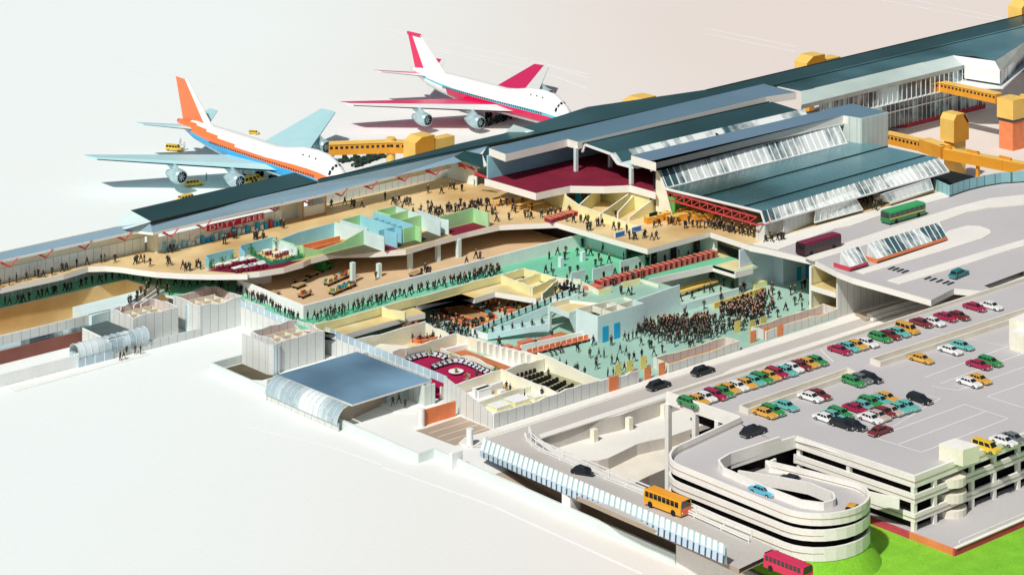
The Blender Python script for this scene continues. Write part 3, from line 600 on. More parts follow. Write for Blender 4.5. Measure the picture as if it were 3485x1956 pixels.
# little office partitions inside the two torn blocks
rn = random.Random(5)
for (x0, x1, y0, y1) in ((218.8, 226.5, 336.5, 342.2), (229.6, 237.0, 334.0, 340.7), (228.7, 237.0, 312.1, 318.2)):
    mb = MB()
    for k in range(2): yy = y0 + (y1 - y0) * (k + 1) / 3; mb.wall([(x0, yy), (x0 + (x1 - x0) * .8, yy)], 3.2, 4.3, .12, 0)
    for k in range(3): xx = x0 + (x1 - x0) * (k + 1) / 4; mb.wall([(xx, y0 + .2), (xx, y0 + (y1 - y0) * .62)], 3.2, 4.25, .12, 0)
    mb.build('partition', m_cream, T)
mb = MB(); mb.slab([(226.8, 336.1, 1.6), (229.3, 333.6, 1.6), (229.3, 333.4, 1.6), (218.3, 333.6, 1.6), (218.3, 333.8, 1.6), (226.5, 336.1, 1.6)], 1.6, 0, 0) if False else None
mb.wall([(212.5, 333.6), (229.3, 333.6)], .02, 1.3, .2, 0); mb.build('low_wall', m_clad, T)
# long wall beside the blue-roofed pavilion
mb = MB(); mb.wall([(239.4, 314.5), (238.9, 288.0)], .02, 2.9, .3, 0); mb.build('long_wall', m_clad, T)
mb = MB(); mb.wall([(239.4, 314.5), (238.9, 284.4)], 2.9, 4.0, .25, 0); mb.build('window_band', m_pglass2, T)
mb = MB(); mb.wall([(238.6, 284.5), (237.4, 279), (237.3, 272.2)], [.02, .02, .02], [4.0, 3.7, 2.0], .3, 0)
mb.build('sloping_wall', m_clad, T)
P, Z = wavy((237.3, 272.2), (259.9, 272.2), 16, 2.2, .25, 3); mb = MB(); mb.wall(P, .02, Z, .3, 0, 1); mb.build('front_wall', [m_clad, m_white], T)
P, Z = wavy((261.8, 272.2), (266.2, 272.2), 5, 1.9, .2, 9); mb = MB(); mb.wall(P, .02, Z, .25, 0, 1); mb.build('front_wall', [m_clad, m_white], T)
mb = MB(); mb.wall([(259.9, 272.1), (261.8, 272.1)], .02, 2.2, .3, 0); mb.build('red_panel', m_rbrick if False else m_obrick, T)
# staff lounge (crimson), check-out shelves, lab benches, lecture room
mb = MB(); mb.poly([(239.2, 300.5, .05), (243.2, 302.5, .05), (252.4, 302.5, .05), (252.4, 286, .05), (239.2, 286, .05)]); mb.build('staff_lounge_floor', m_mag, T)
mb = MB(); mb.poly([(252.4, 303, .05), (256.5, 303, .05), (256.5, 285, .05), (252.4, 285, .05)]); mb.build('passage_floor', m_brown, T)
mb = MB(); mb.poly([(239.2, 286, .05), (251, 286, .05), (251, 272.3, .05), (238, 272.3, .05)]); mb.build('workshop_floor', m_ycream if False else m_white, T)
mb = MB(); mb.poly([(251, 285, .05), (259.8, 285, .05), (259.8, 272.3, .05), (251, 272.3, .05)]); mb.build('classroom_floor', M('olive_floor', (.34, .33, .2), .8, .12), T)
def wv(name, a, b, h, n=10, amp=.18, mat=m_cream, seed=1, th=.25, z0=.02, h1=None):
    P, Z = wavy(a, b, n, h, amp, seed)
    if h1 is not None: Z = [z + (h1 - h) * k / n for k, z in enumerate(Z)]
    mb = MB(); mb.wall(P, z0, Z, th, 0, 1); return mb.build(name, [mat, m_white], T)
wv('torn_wall', (239.3, 286.3), (251.2, 286.3), 1.7, seed=2)
wv('torn_wall', (251.2, 286.3), (251.2, 272.4), 1.9, seed=3, h1=1.5)
wv('torn_wall', (239.2, 279.6), (251.0, 279.6), 1.2, seed=4)
wv('torn_wall', (251.3, 285.6), (259.2, 285.6), 1.9, seed=5, mat=m_cream)
wv('torn_wall', (259.4, 287.2), (259.9, 272.4), 2.3, seed=6, h1=1.4)
wv('torn_wall', (259.3, 287.0), (257.4, 299.6), 1.9, seed=7)
wv('torn_wall', (243.8, 303.2), (256.8, 303.2), 1.9, seed=8, mat=m_cream)
wv('torn_wall', (256.8, 303.2), (257.4, 298.5), 1.9, seed=9)
wv('torn_wall', (252.2, 301.6), (252.2, 286.4), 1.2, seed=10, amp=.5)
wv('torn_wall', (239.5, 302.6), (243.8, 303.2), 1.6, seed=11)
wv('torn_wall', (262.2, 294.2), (275.2, 292.6), 1.1, seed=12, mat=m_white, amp=.1)
mb = MB()
for k in range(9):
    y = 298.3 - k * 1.25; x = 257.6 + k * .18; mb = MB(); mb.box(x - .9, x + .2, y - .06, y + .06, .05, 1.9); mb.build('cubicle_wall', m_white, T)

# ============================================================ TERMINAL: ochre rooms between the levels
def tray(pts, zf, zt, floor, name='upper_room_floor', slabth=.85, back=(), h=1.2, wallmat=m_ycream, seed=1):
    mb = MB(); mb.slab([(x, y, zf) for x, y in pts], slabth, 0, 1); mb.build(name, [floor, m_cut], T)
    for a, b in back:
        P, Z = wavy(a, b, 10, zf + h, .12, seed); mb = MB(); mb.wall(P, zf - .02, Z, .28, 0, 1); mb.build('upper_room_wall', [wallmat, m_cream], T)
r_ = [tuple(at('d', *p, 3.6))[:2] for p in ((600, 240), (690, 290), (870, 335), (1370, 190), (1560, 152))]
tray([r_[1], r_[2], r_[3], r_[4], (256.8, 313.8), (237.5, 313.9)], 3.5, 5, m_yel, back=[((237.2, 314.1), (257.5, 314.4)), ((250.4, 313.9), (251.6, 309.6))], h=1.3, seed=2)
pp = [tuple(at('n', *p, 3.6))[:2] for p in ((800, 365), (1050, 445), (1330, 360), (1880, 450), (1885, 380), (2180, 280))]
tray([(257.5, 314.2), pp[0], pp[1], pp[2], pp[3], (280.6, 304.8), (281.6, 307.2), (280, 314.2)], 3.5, 5, m_yel, back=[((256.5, 314.4), (276.1, 314.6)), ((275.9, 314.4), (275.1, 306.2)), ((275.1, 306.0), (281.6, 307.4)), ((281.8, 307.3), (281.0, 314.4)), ((276.0, 314.6), (281.2, 314.6)), ((275.8, 310.4), (281.4, 310.8)), ((274.2, 302.6), (280.9, 306.2))], h=1.3, seed=3)
# ground-floor room under the first tray
wv('torn_wall', (240, 309.2), (255.2, 309.0), 2.7, seed=20, mat=m_cream)
wv('torn_wall', (255.2, 309.0), (257.2, 305.6), 2.5, seed=21, mat=m_cream, h1=1.2)
wv('torn_wall', (241.2, 303.4), (250.6, 303.8), 1.1, seed=22, mat=m_cream)
mb = MB(); mb.poly([(240, 309, .04), (255.2, 309, .04), (253, 303.5, .04), (241, 303.5, .04)]); mb.build('ground_room_floor', m_yel, T)
mb = MB(); mb.slab([(239.6, 310, 1.5), (243.6, 307.8, 1.5), (245.6, 308.3, 1.5), (248.2, 304.6, 1.5), (246.6, 303, 1.5), (239.6, 304.6, 1.5)], 1.4, 0, 0); mb.build('torn_slab', m_cream, T)
# red pillar
p = at('n', 850, 600, 0); mb = MB(); mb.box(p.x - .9, p.x + .7, p.y - .2, p.y + .7, 0, 3.0); mb.build('pillar', m_obrick, T)
mb = MB(); mb.wall([(262, 322.3), (272, 322.3)], 0, 2.6, .3, 0); mb.wall([(244, 323.5), (313, 323.5)], 0, 3.0, .3, 1); mb.wall([(284, 299.6), (310.8, 300.9)], 0, 3.05, .25, 0); mb.build('hall_back_wall', [m_mintwall, m_void], T)

# --- white block with rooms beside the hall
mb = MB(); mb.wall([(273.9, 294.2), (273.9, 289.2), (283.8, 289.2), (283.8, 291.5)], .02, 4.35, .25, 0); mb.wall([(272.4, 298.6), (272.2, 294.0), (274, 294.2)], [3.3, 3.3, .02], [4.1, 4.1, 4.2], .25, 0)
mb.wall([(272.3, 298.9), (272.3, 298.4)], .02, 4.1, .4, 0); mb.build('service_block', m_lil if False else m_mintwall, T)
mb = MB()
for a, b in (((277.0, 293.6), (277.0, 289.4)), ((280.4, 293.0), (280.2, 289.4)), ((276.6, 291.4), (283.6, 291.5))): mb.wall([a, b], 3.4, 4.34, .18, 0)
mb.wall([(274.0, 294.2), (283.8, 293.4), (283.8, 291.4)], 3.4, 4.35, .2, 0); mb.build('partition', m_cream, T)
mb = MB(); mb.slab([(272.4, 298.9, 3.55), (272.4, 294.0, 3.55), (274.2, 294.0, 3.55), (283.8, 293.4, 3.55), (283.2, 298.9, 3.55)], .4, 0, 1); mb.build('service_room_floor', [m_yel, m_cream], T)
mb = MB(); mb.wall([(272.6, 298.9), (283, 299.2)], 3.5, 4.35, .22, 0); mb.build('partition', m_cream, T)
mb = MB(); mb.poly([(273.9, 292, 3.4), (273.9, 289.3, 3.4), (283.8, 289.3, 3.4), (283.8, 293, 3.4)]); mb.build('service_room_floor', m_dbrown, T)
for x, y in ((1115, 637), (1207, 608)):
    p = at('h', x, y, 0); mb = MB(); mb.box(p.x - .65, p.x + .6, 289.0, 289.06, .05, 2.5); mb.build('door', m_door, T)
mb = MB(); mb.wall([(283.9, 291.7), (294.5, 291.6)], .02, [4.1, 4.6], .25, 0); mb.wall([(294.5, 291.6), (308.2, 291.4)], .02, [1.35, 1.35], .3, 0); mb.build('claim_hall_wall', m_mintwall, T)
# landing parapets
def parap(a, b, h=.9, mat=m_ycream, z=4.0, name='parapet'):
    mb = MB(); mb.wall([a, b], z, z + h, .18, 0); return mb.build(name, mat, T)
A_ = [tuple(at('q', *p, 4))[:2] for p in ((520, 1325), (740, 1440), (905, 1405))]
parap(A_[0], A_[1], .8, m_cream); parap(A_[1], A_[2], .8)
A_ = [tuple(at('q', *p, 4))[:2] for p in ((1050, 1346), (1300, 1290), (1310, 1265), (1550, 1340))]
parap(A_[0], A_[1], .9); parap(A_[2], A_[3], .5, m_cream)
parap((281.7, 307.3), (284.0, 303.9), .8, m_cream)
# booths along the front of the hall
def booth(x0, x1, y0, y1, seed):
    P = [(x0, y0), (x1, y0), (x1, y1), (x0, y1)]; line = []; tops = []; rn = random.Random(seed)
    for a, b in zip(P, P[1:] + P[:1]):
        n = max(2, int((Vector(b) - Vector(a)).length / 2))
        for k in range(n): line.append((a[0] + (b[0] - a[0]) * k / n, a[1] + (b[1] - a[1]) * k / n)); tops.append(1.4 + rn.uniform(-.15, .15))
    mb = MB(); mb.wall(line, .02, tops, .22, 0, 1, closed=True); mb.build('front_booth', [m_clad, m_ycream], T)
    mb = MB(); mb.poly([(x0, y0, .06), (x1, y0, .06), (x1, y1, .06), (x0, y1, .06)]); mb.build('booth_floor', m_brown, T)
booth(272.7, 288.2, 272.3, 275.4, 4)
booth(295.0, 312.0, 272.9, 276.0, 5)

# ============================================================ rooms on the departures floor (low walls, torn tops)
def room(line, h, mat, name='room_wall', z=8, th=.2, tops=None, closed=False):
    mb = MB(); mb.wall(line, z, tops or [z + h] * len(line), th, 0, closed=closed); return mb.build(name, mat, T)
H = 2.4
room([(250.5, 335.4), (250.2, 340.6)], 2.3, m_ycream if False else m_grnwall, tops=[9.6, 9.6])
room([(250.4, 340.8), (250.6, 334.8), (253.5, 334.5), (258, 334.4), (262.6, 334.4)], 2, m_grnwall, tops=[9.7, 9.7, 8.8, 9.2, 10.4])
room([(250.3, 340.9), (254, 341.1), (262, 341.4)], 2.3, m_bluewall, tops=[9.8, 10.2, 10.3])
room([(262, 341.4), (262.8, 334.5)], 2.4, m_mintwall)
room([(262.8, 334.4), (262.9, 329.0)], 2.4, m_mintwall)
room([(263.8, 341.8), (268, 342.0)], 2.4, m_grnwall); room([(263.6, 341.8), (264.0, 334.8)], 2.4, m_mintwall); room([(268.0, 342), (267.9, 330.6)], 2.4, m_bluewall)
room([(264.5, 332.5), (268.2, 332.4)], 2.4, m_bluewall); room([(265.6, 332.3), (265.6, 329.0)], 2.4, m_bluewall)
room([(270.8, 342.0), (270.9, 331.2)], 2.4, m_bluewall); room([(268.2, 330.6), (270.9, 330.6), (270.7, 328.9)], 2.4, m_grnwall)
room([(271.6, 342.2), (276.2, 342.4), (276.1, 338.8), (271.8, 338.6)], 2.4, m_grnwall, closed=True); room([(276.2, 342.4), (275.5, 329.6)], 2.4, m_mintwall)
room([(270.9, 334.9), (275.6, 335.0)], 2.4, m_grnwall); room([(277.4, 338), (276.8, 331.0), (277.3, 329.5)], 2.4, m_mintwall)
room([(277.5, 332.2), (285.2, 332.3), (285.1, 328.3)], 2.4, m_grnwall); room([(285.3, 332.3), (285.2, 328.3)], 2.35, m_mintwall, th=.3)
mb = MB(); mb.poly([(277.4, 332.0, 8.02), (285.0, 332.1, 8.02), (285.0, 328.5, 8.02), (277.3, 328.3, 8.02)]); mb.build('room_floor', m_red, T); mb = MB(); mb.poly([(262.9, 332.4, 8.02), (265.5, 332.4, 8.02), (265.5, 328.4, 8.02), (262.9, 328.6, 8.02)]); mb.build('room_floor', m_red, T)
mb = MB(); mb.poly([(265.7, 332.2, 8.02), (276.8, 333.5, 8.02), (276.8, 329, 8.02), (273, 328.4, 8.02), (265.7, 328.3, 8.02)]); mb.build('room_floor', m_dbrown, T); mb = MB(); mb.poly([(254, 334.2, 8.02), (262.7, 334.2, 8.02), (262.6, 329.2, 8.02), (256, 331.4, 8.02)]); mb.build('room_floor', m_dbrown, T)
mb = MB()
for k in range(2): mb.box(253.0, 260.6, 335.6 + k * 2.4, 335.9 + k * 2.4, 8.02, 9.0)
mb.build('bar_counter', m_obrick, T)
mb = MB()
for k in range(6): mb = MB(); mb.box(268.5, 270.4, 332 + k * 1.6, 332.1 + k * 1.6, 8.02, 9.9); mb.build('cubicle_wall', m_bluewall, T)
# restaurant screens
room([(236.0, 341.8), (235.2, 339.8)], 1.6, m_bluewall); room([(236.0, 341.8), (241.6, 342.0)], 1.7, m_bluewall); room([(243.2, 342.2), (250.0, 342.6)], 1.9, m_bluewall); room([(250.0, 342.6), (249.8, 335.5)], 1.7, m_mintwall)
room([(243.0, 342.2), (242.0, 339.4)], 1.6, m_bluewall)
mb = MB(); mb.poly([Vector((*tuple(at('b', *p, 8))[:2], 8.02)) for p in ((1455, 458), (1600, 420), (1790, 372), (1859, 400))] + [Vector((*tuple(at('c', *p, 8))[:2], 8.02)) for p in ((180, 860), (300, 960), (560, 925), (600, 912), (400, 985), (200, 1018), (60, 1030))] + [Vector((*tuple(at('b', 1700, 476, 8))[:2], 8.02))]); mb.build('restaurant_carpet', m_red, T)
# duty-free shop and kiosks along the pier
mb = MB(); mb.wall([(233.9, 355.6), (234.1, 352.9)], 8, 12, .3, 0); mb.build('shop_wall', m_cream, T)
mb = MB(); mb.wall([(234.2, 353.2), (259.6, 353.4), (259.8, 355.8)], 8, 10.5, .2, 0); mb.build('shop_front', M('shop_glass', (.8, .9, .93), .3, .12, 1.2, lines=('X', 2.2, .1, .5), col2=(.92, .94, .94), scale2=.6), T)
mb = MB(); mb.wall([(259.6, 354.6), (266, 355.6)], 8, 12.3, .2, 0); mb.wall([(264.6, 353.6), (269.2, 353.6)], 8, 9.9, .15, 0); mb.wall([(264.5, 356), (264.5, 353.5)], 8, 12.3, .25, 0); mb.wall([(269.2, 356), (269.2, 353.5)], 8, 12.0, .2, 0); mb.build('kiosk_wall', m_white, T)
mb = MB(); mb.bar((264.4, 353.4, 8.1), (264.4, 353.4, 12.2), .2); mb.bar((269.3, 353.4, 8.1), (269.3, 353.4, 11.9), .2); mb.bar((264.4, 353.4, 8.1), (269.3, 353.4, 8.1), .25); mb.build('kiosk_frame', m_dorange, T)
rn = random.Random(8)
for k in range(26):
    x = 235.5 + k * .93 + rn.uniform(-.2, .2); h = rn.uniform(.5, 1.5); mb = MB(); mb.box(x - .3, x + .3, 352.6, 353.0, 8.02, 8.02 + h); mb.build('display_shelf', rn.choice([m_door, m_bluewall, m_white, m_mintwall, m_door, m_truss]), T)
# cream offices under the upper lounge
W0 = [tuple(at('q', *p, 8))[:2] for p in ((290, 320), (480, 375), (900, 480), (1200, 545), (1300, 560))]
mb = MB(); mb.wall(W0, 8, [10.9, 9.9, 9.3, 8.7, 8.6], .22, 0, 1); mb.build('office_wall', [m_ycream, m_white], T)
W0x = at('q', 290, 320, 8)
yb = W0x.y
for (a, b, t) in (((480, 372), (760, 190), (9.9, 10.9)), ((755, 470), (1140, 280), (9.5, 10.6)), ((1000, 420), (1270, 250), (9.2, 10.8)), ((1150, 450), (1495, 330), (8.7, 10.6))):
    A = at('q', *a, 8); B = at('q', *b, 8); mb = MB(); mb.wall([(A.x, A.y), (B.x, B.y)], 8, [t[0], t[1]], .2, 0, 1); mb.build('office_wall', [m_ycream, m_white], T)
mb = MB(); mb.wall([(W0x.x + .3, yb), (W0x.x + 2, 334), (311.5, 334), (311.8, 316)], 8, 10.95, .2, 0); mb.build('office_wall', m_ycream, T)
for x, y, dz in ((355, 318, 0), (455, 205, 0)):
    p = at('q', x, y, 8); q2 = Vector((-.25, .9, 0)); n = Vector((-.12, -.05, 0)); mb = MB(); mb.wall([(p.x - .25, p.y + .2), (p.x + .05, p.y - .9)], 8.02, 10.1, .1, 0); mb.build('door', m_door, T)

# ============================================================ CURVED-EAVE PAVILION with the blue roof
pz = 3.3
V = thing('entrance_pavilion', 'blue flat-roofed pavilion with a curved glazed eave beside the long white wall', 'pavilion', (230, 295, 0))
ro = ats('d', pz, [(350, 662), (1000, 472), (1612, 706), (960, 906)])
mb = MB(); mb.slab(ro, .25, 0, 1); mb.build('roof', [M('slate_blue_roof', (.1, .19, .28), .35, .2, .06, col2=(.2, .36, .5), scale2=.05, spec=.5), m_white], V)
mb = MB(); xa = ro[0].x; ya = ro[0].y; yb = ro[3].y; prf = []
for k in range(7):
    a = k / 6 * math.pi / 2 * 1.05; prf.append((xa - 2.2 * math.sin(a), pz - 2.2 * (1 - math.cos(a))))
for k in range(len(prf) - 1):
    (x0_, z0_), (x1_, z1_) = prf[k], prf[k + 1]; mb.face([(x0_, ya, z0_), (x1_, ya, z1_), (x1_, yb, z1_), (x0_, yb, z0_)])
m_eave = glazing_mat('curved_eave_glazing', (.75, .84, .87), (.35, .46, .52), 'Y', 1.15, .5, .2)
mb.build('curved_eave', m_eave, V, smooth=True)
mb = MB()
for k in range(16):
    y = ya + (yb - ya) * k / 15
    for (x0_, z0_), (x1_, z1_) in zip(prf, prf[1:]): mb.bar((x0_ - .02, y, z0_ + .03), (x1_ - .02, y, z1_ + .03), .1)
mb.build('glazing_bar', m_cladg, V)
mb = MB(); mb.wall([(xa - 2, ya), (238.8, ya)], .02, pz - .3, .2, 0); mb.wall([(xa - 1.9, yb), (xa - 1.9, ya)], .02, 1.2, .2, 0); mb.build('side_wall', m_clad, V)
mb = MB(); mb.wall([(xa - 1.2, yb + 2.0), (231.4, yb + 4.5)], .02, pz - .3, .2, 0); mb.build('dark_backing', m_lane, V)  # brown wall put in so the opening under the roof reads dark
mb = MB(); mb.wall([(232.5, 290.5), (236.6, 290.5)], .02, pz - .3, .2, 0); mb.wall([(235.8, 289.5), (235.8, 285.6), (237.6, 285.6)], .02, pz - .3, .3, 0); mb.build('porch_wall', m_cladg, V)
mb = MB(); mb.slab([(231, 290.6, .1), (230.8, 286.4, .1), (233.0, 284.2, .1), (237.4, 284.2, .1), (237.4, 290.6, .1)], .09, 0, 0); mb.build('porch_step', m_white, V)

# left pavilion: dark roofed box with glass barrel vault
V2 = thing('arrivals_porch', 'small porch with a dark roof and a glazed barrel canopy at the west end', 'porch', (213, 337, 0))
q4 = ats('b', 3.2, [(580, 855), (752, 808), (940, 880), (760, 925)])
mb = MB(); mb.slab([q4[0], q4[1], q4[2] + Vector((0, -.5, 0)), q4[3] + Vector((-.5, -1, 0))], .25, 0, 1); mb.build('roof', [M('dark_slate_roof', (.07, .11, .12), .4, .2), m_white], V2)
mb = MB(); mb.wall([(q4[0].x, q4[0].y), (q4[3].x - .3, q4[3].y - .8)], .02, 3.0, .15, 0); mb.wall([(q4[3].x, q4[3].y - .4), (218.3, q4[3].y - .6)], .02, 3.0, .15, 0); mb.build('side_wall', m_clad, V2)
V3 = thing('barrel_canopy', 'ribbed glass barrel canopy over the west doors', 'canopy', (210, 333, 0))
b0 = at('b', 575, 1115, 0); b1 = at('b', 1090, 985, 0); cy = b0.y; rr = 1.35; zc = 2.05
def arc(x, r, n=10, a0=-.2, a1=1.15):
    return [(x, cy - r * math.cos(math.pi * (a0 + (a1 - a0) * k / n)), zc + r * math.sin(math.pi * (a0 + (a1 - a0) * k / n))) for k in range(n + 1)]
mb = MB(); xs = [206.8 + k * 1.15 for k in range(12)]
for xa_, xb_ in zip(xs, xs[1:]):
    A = arc(xa_, rr); B = arc(xb_, rr)
    for k in range(10): mb.face([A[k], A[k + 1], B[k + 1], B[k]])
mb.build('vault', m_tube, V3, smooth=True)
mb = MB()
for x in xs:
    A = arc(x, rr + .03)
    for p, q in zip(A, A[1:]): mb.bar(p, q, .1)
mb.build('rib', m_cladg, V3)
mb = MB(); mb.wall([(206.8, cy - 1.2), (213, cy - 1.2)], .02, 1.5, .08, 0); mb.wall([(206.8, cy - 1.2), (206.8, cy + 1.2)], .02, 2.0, .08, 0); mb.build('glass_wall', m_pglass2, V3)
# ============================================================ BOUNDARY WALLS, KERBS, BOLLARDS
def wallthing(name, lab, cat, line, z0, z1, th=.35, mat=m_white, group=None, name2=None):
    mb = MB(); mb.wall(line, z0, z1, th, 0); return tag(mb.build(name, mat, loc=(line[0][0], line[0][1], 0)), lab, cat, group)
wallthing('boundary_wall', 'long low pale boundary wall running from the pavilion down past the underpass', 'wall', [(228.4, 318.9), (221.2, 318.9), (221.2, 269.3), (224.0, 269.3), (223.6, 222.0)], 0.01, 1.3, .35, M('pale_green_render', (.68, .77, .75), .7, .04))
wallthing('boundary_wall', 'low white wall and ledge at the far left edge', 'wall', [(160, 334.0), (207, 333.9)], .01, 1.9, .25, m_white)
wallthing('abutment_wall', 'plain white wall below the lower end of the striped canopy', 'wall', [(223.7, 221.9), (222.2, 150)], 0.01, 2.6, .35, m_concw)
mb = MB(); mb.slab([(194, 333.6, .12), (194, 330.6, .12), (218.5, 331.4, .12), (218.2, 333.4, .12)], .11, 0, 0); mb.build('west_ledge', m_white, kind='structure')
mb = MB(); mb.poly([(221.6, 318.6, .015), (228.2, 318.6, .015), (228.2, 310.5, .015), (224.6, 310.5, .015), (221.6, 314, .015)]); mb.build('dark_patch', m_dbrown, kind='structure')  # dark floor of the recess inside the boundary wall
tag((lambda o: o)((lambda mb: (mb.wall([(230.7, 279.6), (236.4, 279.5)], .01, 2.3, .25, 0), mb.build('red_gate', [m_obrick], loc=(230.7, 279.6, 0)))[1])(MB())), 'orange red gate panel beside the white post below the pavilion', 'gate')
mb = MB(); mb.slab([(229.3, 280.2, .1), (229.0, 279.5, .1), (229.4, 278.8, .1), (230.4, 278.6, .1), (237.3, 278.9, .1), (237.3, 280.2, .1)], .09); mb.build('pavement', m_pave, kind='structure')
for x, y, c, h, lab in ((1528, 1085, 'd', 2.7, 'round white post beside the orange gate'), (1925, 1240, 'd', 2.4, 'round white post on the rounded kerb at the corner of the terminal')):
    p = at(c, x, y, .1); mb = MB(); mb.cyl((p.x, p.y), .48, .1, h, 16); tag(mb.build('post', m_white, loc=(p.x, p.y, .1)), lab, 'post')
for x, y, lab in ((1550, 430, 'nearest square concrete pillar stub standing in the sunken yard'), (1806, 345, 'middle square concrete pillar stub in the sunken yard'), (2062, 250, 'square concrete pillar stub next to the car park corner column')):
    p = at('k', x, y, -2.2); mb = MB(); mb.box(p.x - .42, p.x + .42, p.y - .42, p.y + .42, -2.2, -.45); tag(mb.build('pillar_stub', m_cream, loc=(p.x, p.y, -2.2)), lab, 'pillar', 'pillar stubs in the sunken yard')
p = at('k', 535, 630, 0); mb = MB(); mb.box(p.x - .8, p.x + 1.1, p.y - .3, p.y + .3, 0.01, 2.3); tag(mb.build('ticket_booth', m_white, loc=(p.x, p.y, 0)), 'small white slab kiosk standing by the low boundary wall', 'kiosk')
mb = MB(); mb.box(223.9, 225.7, 241.6, 243.2, -3.5, 3.2); tag(mb.build('support_pier', m_white, loc=(225, 242, -3.5)), 'white square pier holding up the striped canopy above the underpass', 'pier')

# striped canopy along the bus road
CN = thing('striped_canopy', 'long canopy of blue and white ribbed panels along the bus road', 'canopy', (227, 240, 0))
n = 46
HB = 1.5                                                    # the canopy climbs with the road
T0 = at('k', 740, 412, 2.9); T1 = at('k', 2510, 1190, 7.6); E0_ = at('k', 716, 500, 1.9); E1_ = at('k', 2505, 1262, 6.6); F0 = at('k', 716, 542, 1.1); F1 = at('k', 2500, 1328, 5.7)
def stripe_mats(k): return 0 if k % 2 == 0 else 1
m_c1 = M('canopy_white', (.74, .82, .82), .4, .05); m_c2 = M('canopy_blue', (.42, .6, .62), .35, .1); m_c3 = M('canopy_fascia', (.5, .62, .75), .35, .1)
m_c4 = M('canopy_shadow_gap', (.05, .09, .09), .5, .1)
for half in (0,):
    mb = MB(); mf = MB()
    for k in range(n):
        a = k / n; b = (k + .7) / n; c = (k + 1) / n
        for (u, v_, mi, dz) in ((a, b, 0, .1), (b, c, 1, -.06)):
            up = Vector((0, 0, dz)); mb.face([T0.lerp(T1, u) + up, E0_.lerp(E1_, u) + up, E0_.lerp(E1_, v_) + up, T0.lerp(T1, v_) + up], mi)
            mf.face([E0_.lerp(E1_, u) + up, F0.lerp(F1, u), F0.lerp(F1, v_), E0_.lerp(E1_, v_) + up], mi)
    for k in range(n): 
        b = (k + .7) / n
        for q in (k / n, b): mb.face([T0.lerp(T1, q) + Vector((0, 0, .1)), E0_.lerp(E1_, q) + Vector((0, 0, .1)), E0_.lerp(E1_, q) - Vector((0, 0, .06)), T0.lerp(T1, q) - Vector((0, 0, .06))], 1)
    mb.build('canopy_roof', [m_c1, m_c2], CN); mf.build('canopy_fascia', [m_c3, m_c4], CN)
mb = MB(); bk = Vector((.25, 0, 0)); mb.face([T0 + bk, T1 + bk, T1 + bk + Vector((0, 0, -2.4)), T0 + bk + Vector((0, 0, -2.4))]); mb.build('canopy_back', m_clad, CN)

# guard rails of the bus road
def rail(name, lab, pts, z, zr=(.5, .95), posts=True, col=m_white, w=.14, cat='railing', group=None):
    t = thing(name, lab, cat, pts[0], group); 
    mb = MB()
    for h in zr:
        for a, b in zip(pts, pts[1:]): mb.bar(a + Vector((0, 0, h)), b + Vector((0, 0, h)), w)
    mb.build('rail', col, t)
    mb = MB()
    for a in pts: mb.bar(a, a + Vector((0, 0, zr[-1])), .14)
    mb.build('post', col, t); return t
rp = [at('k', x, y, bus_z(x)) for x, y in [(1075, 375), (1090, 420), (1125, 455), (1180, 490), (1330, 555), (1500, 625), (1660, 693), (1800, 752), (1960, 820), (2130, 890), (2300, 960), (2500, 1050), (2700, 1140)]]
rail('guard_rail', 'outer white guard rail along the bus road above the sunken yard', rp, 0, (.55, 1.0), group='guard rails of the bus road')
rp2 = [at('k', x, y, bus_z(x)) for x, y in [(1045, 400), (1060, 440), (1095, 475), (1150, 512), (1300, 578), (1470, 650), (1630, 720), (1780, 780), (1940, 848), (2110, 920), (2280, 990), (2480, 1080), (2680, 1170)]]
rail('guard_rail', 'inner white guard rail along the bus road, next to the carriageway', rp2, 0, (.3, .6), group='guard rails of the bus road')
rp3 = ats('k', 0, [(2500, 1275), (2576, 1312), (2800, 1420)]); 
mb = MB(); mb.slab([(225.5, 216.5, .05), (230.6, 218.5, .05), (230.2, 212, .05), (224.5, 209, .05)], .03) if False else None

# ============================================================ CAR PARK
K = thing('car_park', 'multi-storey concrete car park with roof deck parking, dark open storeys and red brick plinth', 'car park', (280, 228, 0))
x0, x1, yN, yS = 248.9, 520.0, 248.4, 206.9
xw = 250.6
deckpts = [(248.4, 248.6, 8.0), (248.9, 235.2, 8), (248.2, 232.9, 8.0), (247.4, 226.4, 8), (250.4, 226.2, 8), (251.2, 206.9, 8), (520, 206.9, 8), (520, 248.6, 8)]
sl1 = [(252.4, 238.3), (252.2, 236.6), (274.6, 236.9), (275.0, 238.7)]; sl2 = [(280.6, 239.1), (280.5, 237.3), (318, 236.6), (318, 238.6)]
mb = MB(); mb.slab(deckpts, .7, 0, 1, holes=[[(x, y, 8.0) for x, y in sl1], [(x, y, 8.0) for x, y in sl2]]); mb.build('roof_deck', [m_deck, m_concw], K)
for s_, zc_ in ((sl1, 1), (sl2, 1)):
    mb = MB(); mb.wall(s_, 6.8, 8.75, .25, 0, closed=True); mb.build('light_well_parapet', m_conc, K)
    mb = MB(); mb.poly([(x, y, 7.0) for x, y in s_]); mb.build('light_well_floor', m_lane, K)
mb = MB(); mb.wall([(248.4, 264), (248.4, 248.6)], 8, 8.0, .01) if False else None
mb.wall([(248.5, 248.5), (249.0, 235.2)], 7.2, 8.9, .3, 0); mb.build('deck_parapet', m_concw, K)
mb = MB(); mb.wall([(248.5, 248.6), (520, 248.6)], 6.6, 8.55, .3, 0); mb.build('deck_parapet', m_conc, K)
for x, y, c, z0_ in ((248.6, 248.3, 0, -3.7), (248.8, 243.3, 0, -3.7), (249.0, 239.2, 0, -3.7)):
    mb = MB(); mb.box(x - .35, x + .35, y - .35, y + .35, -6.4, 7.3); mb.build('corner_column', m_concw, K)
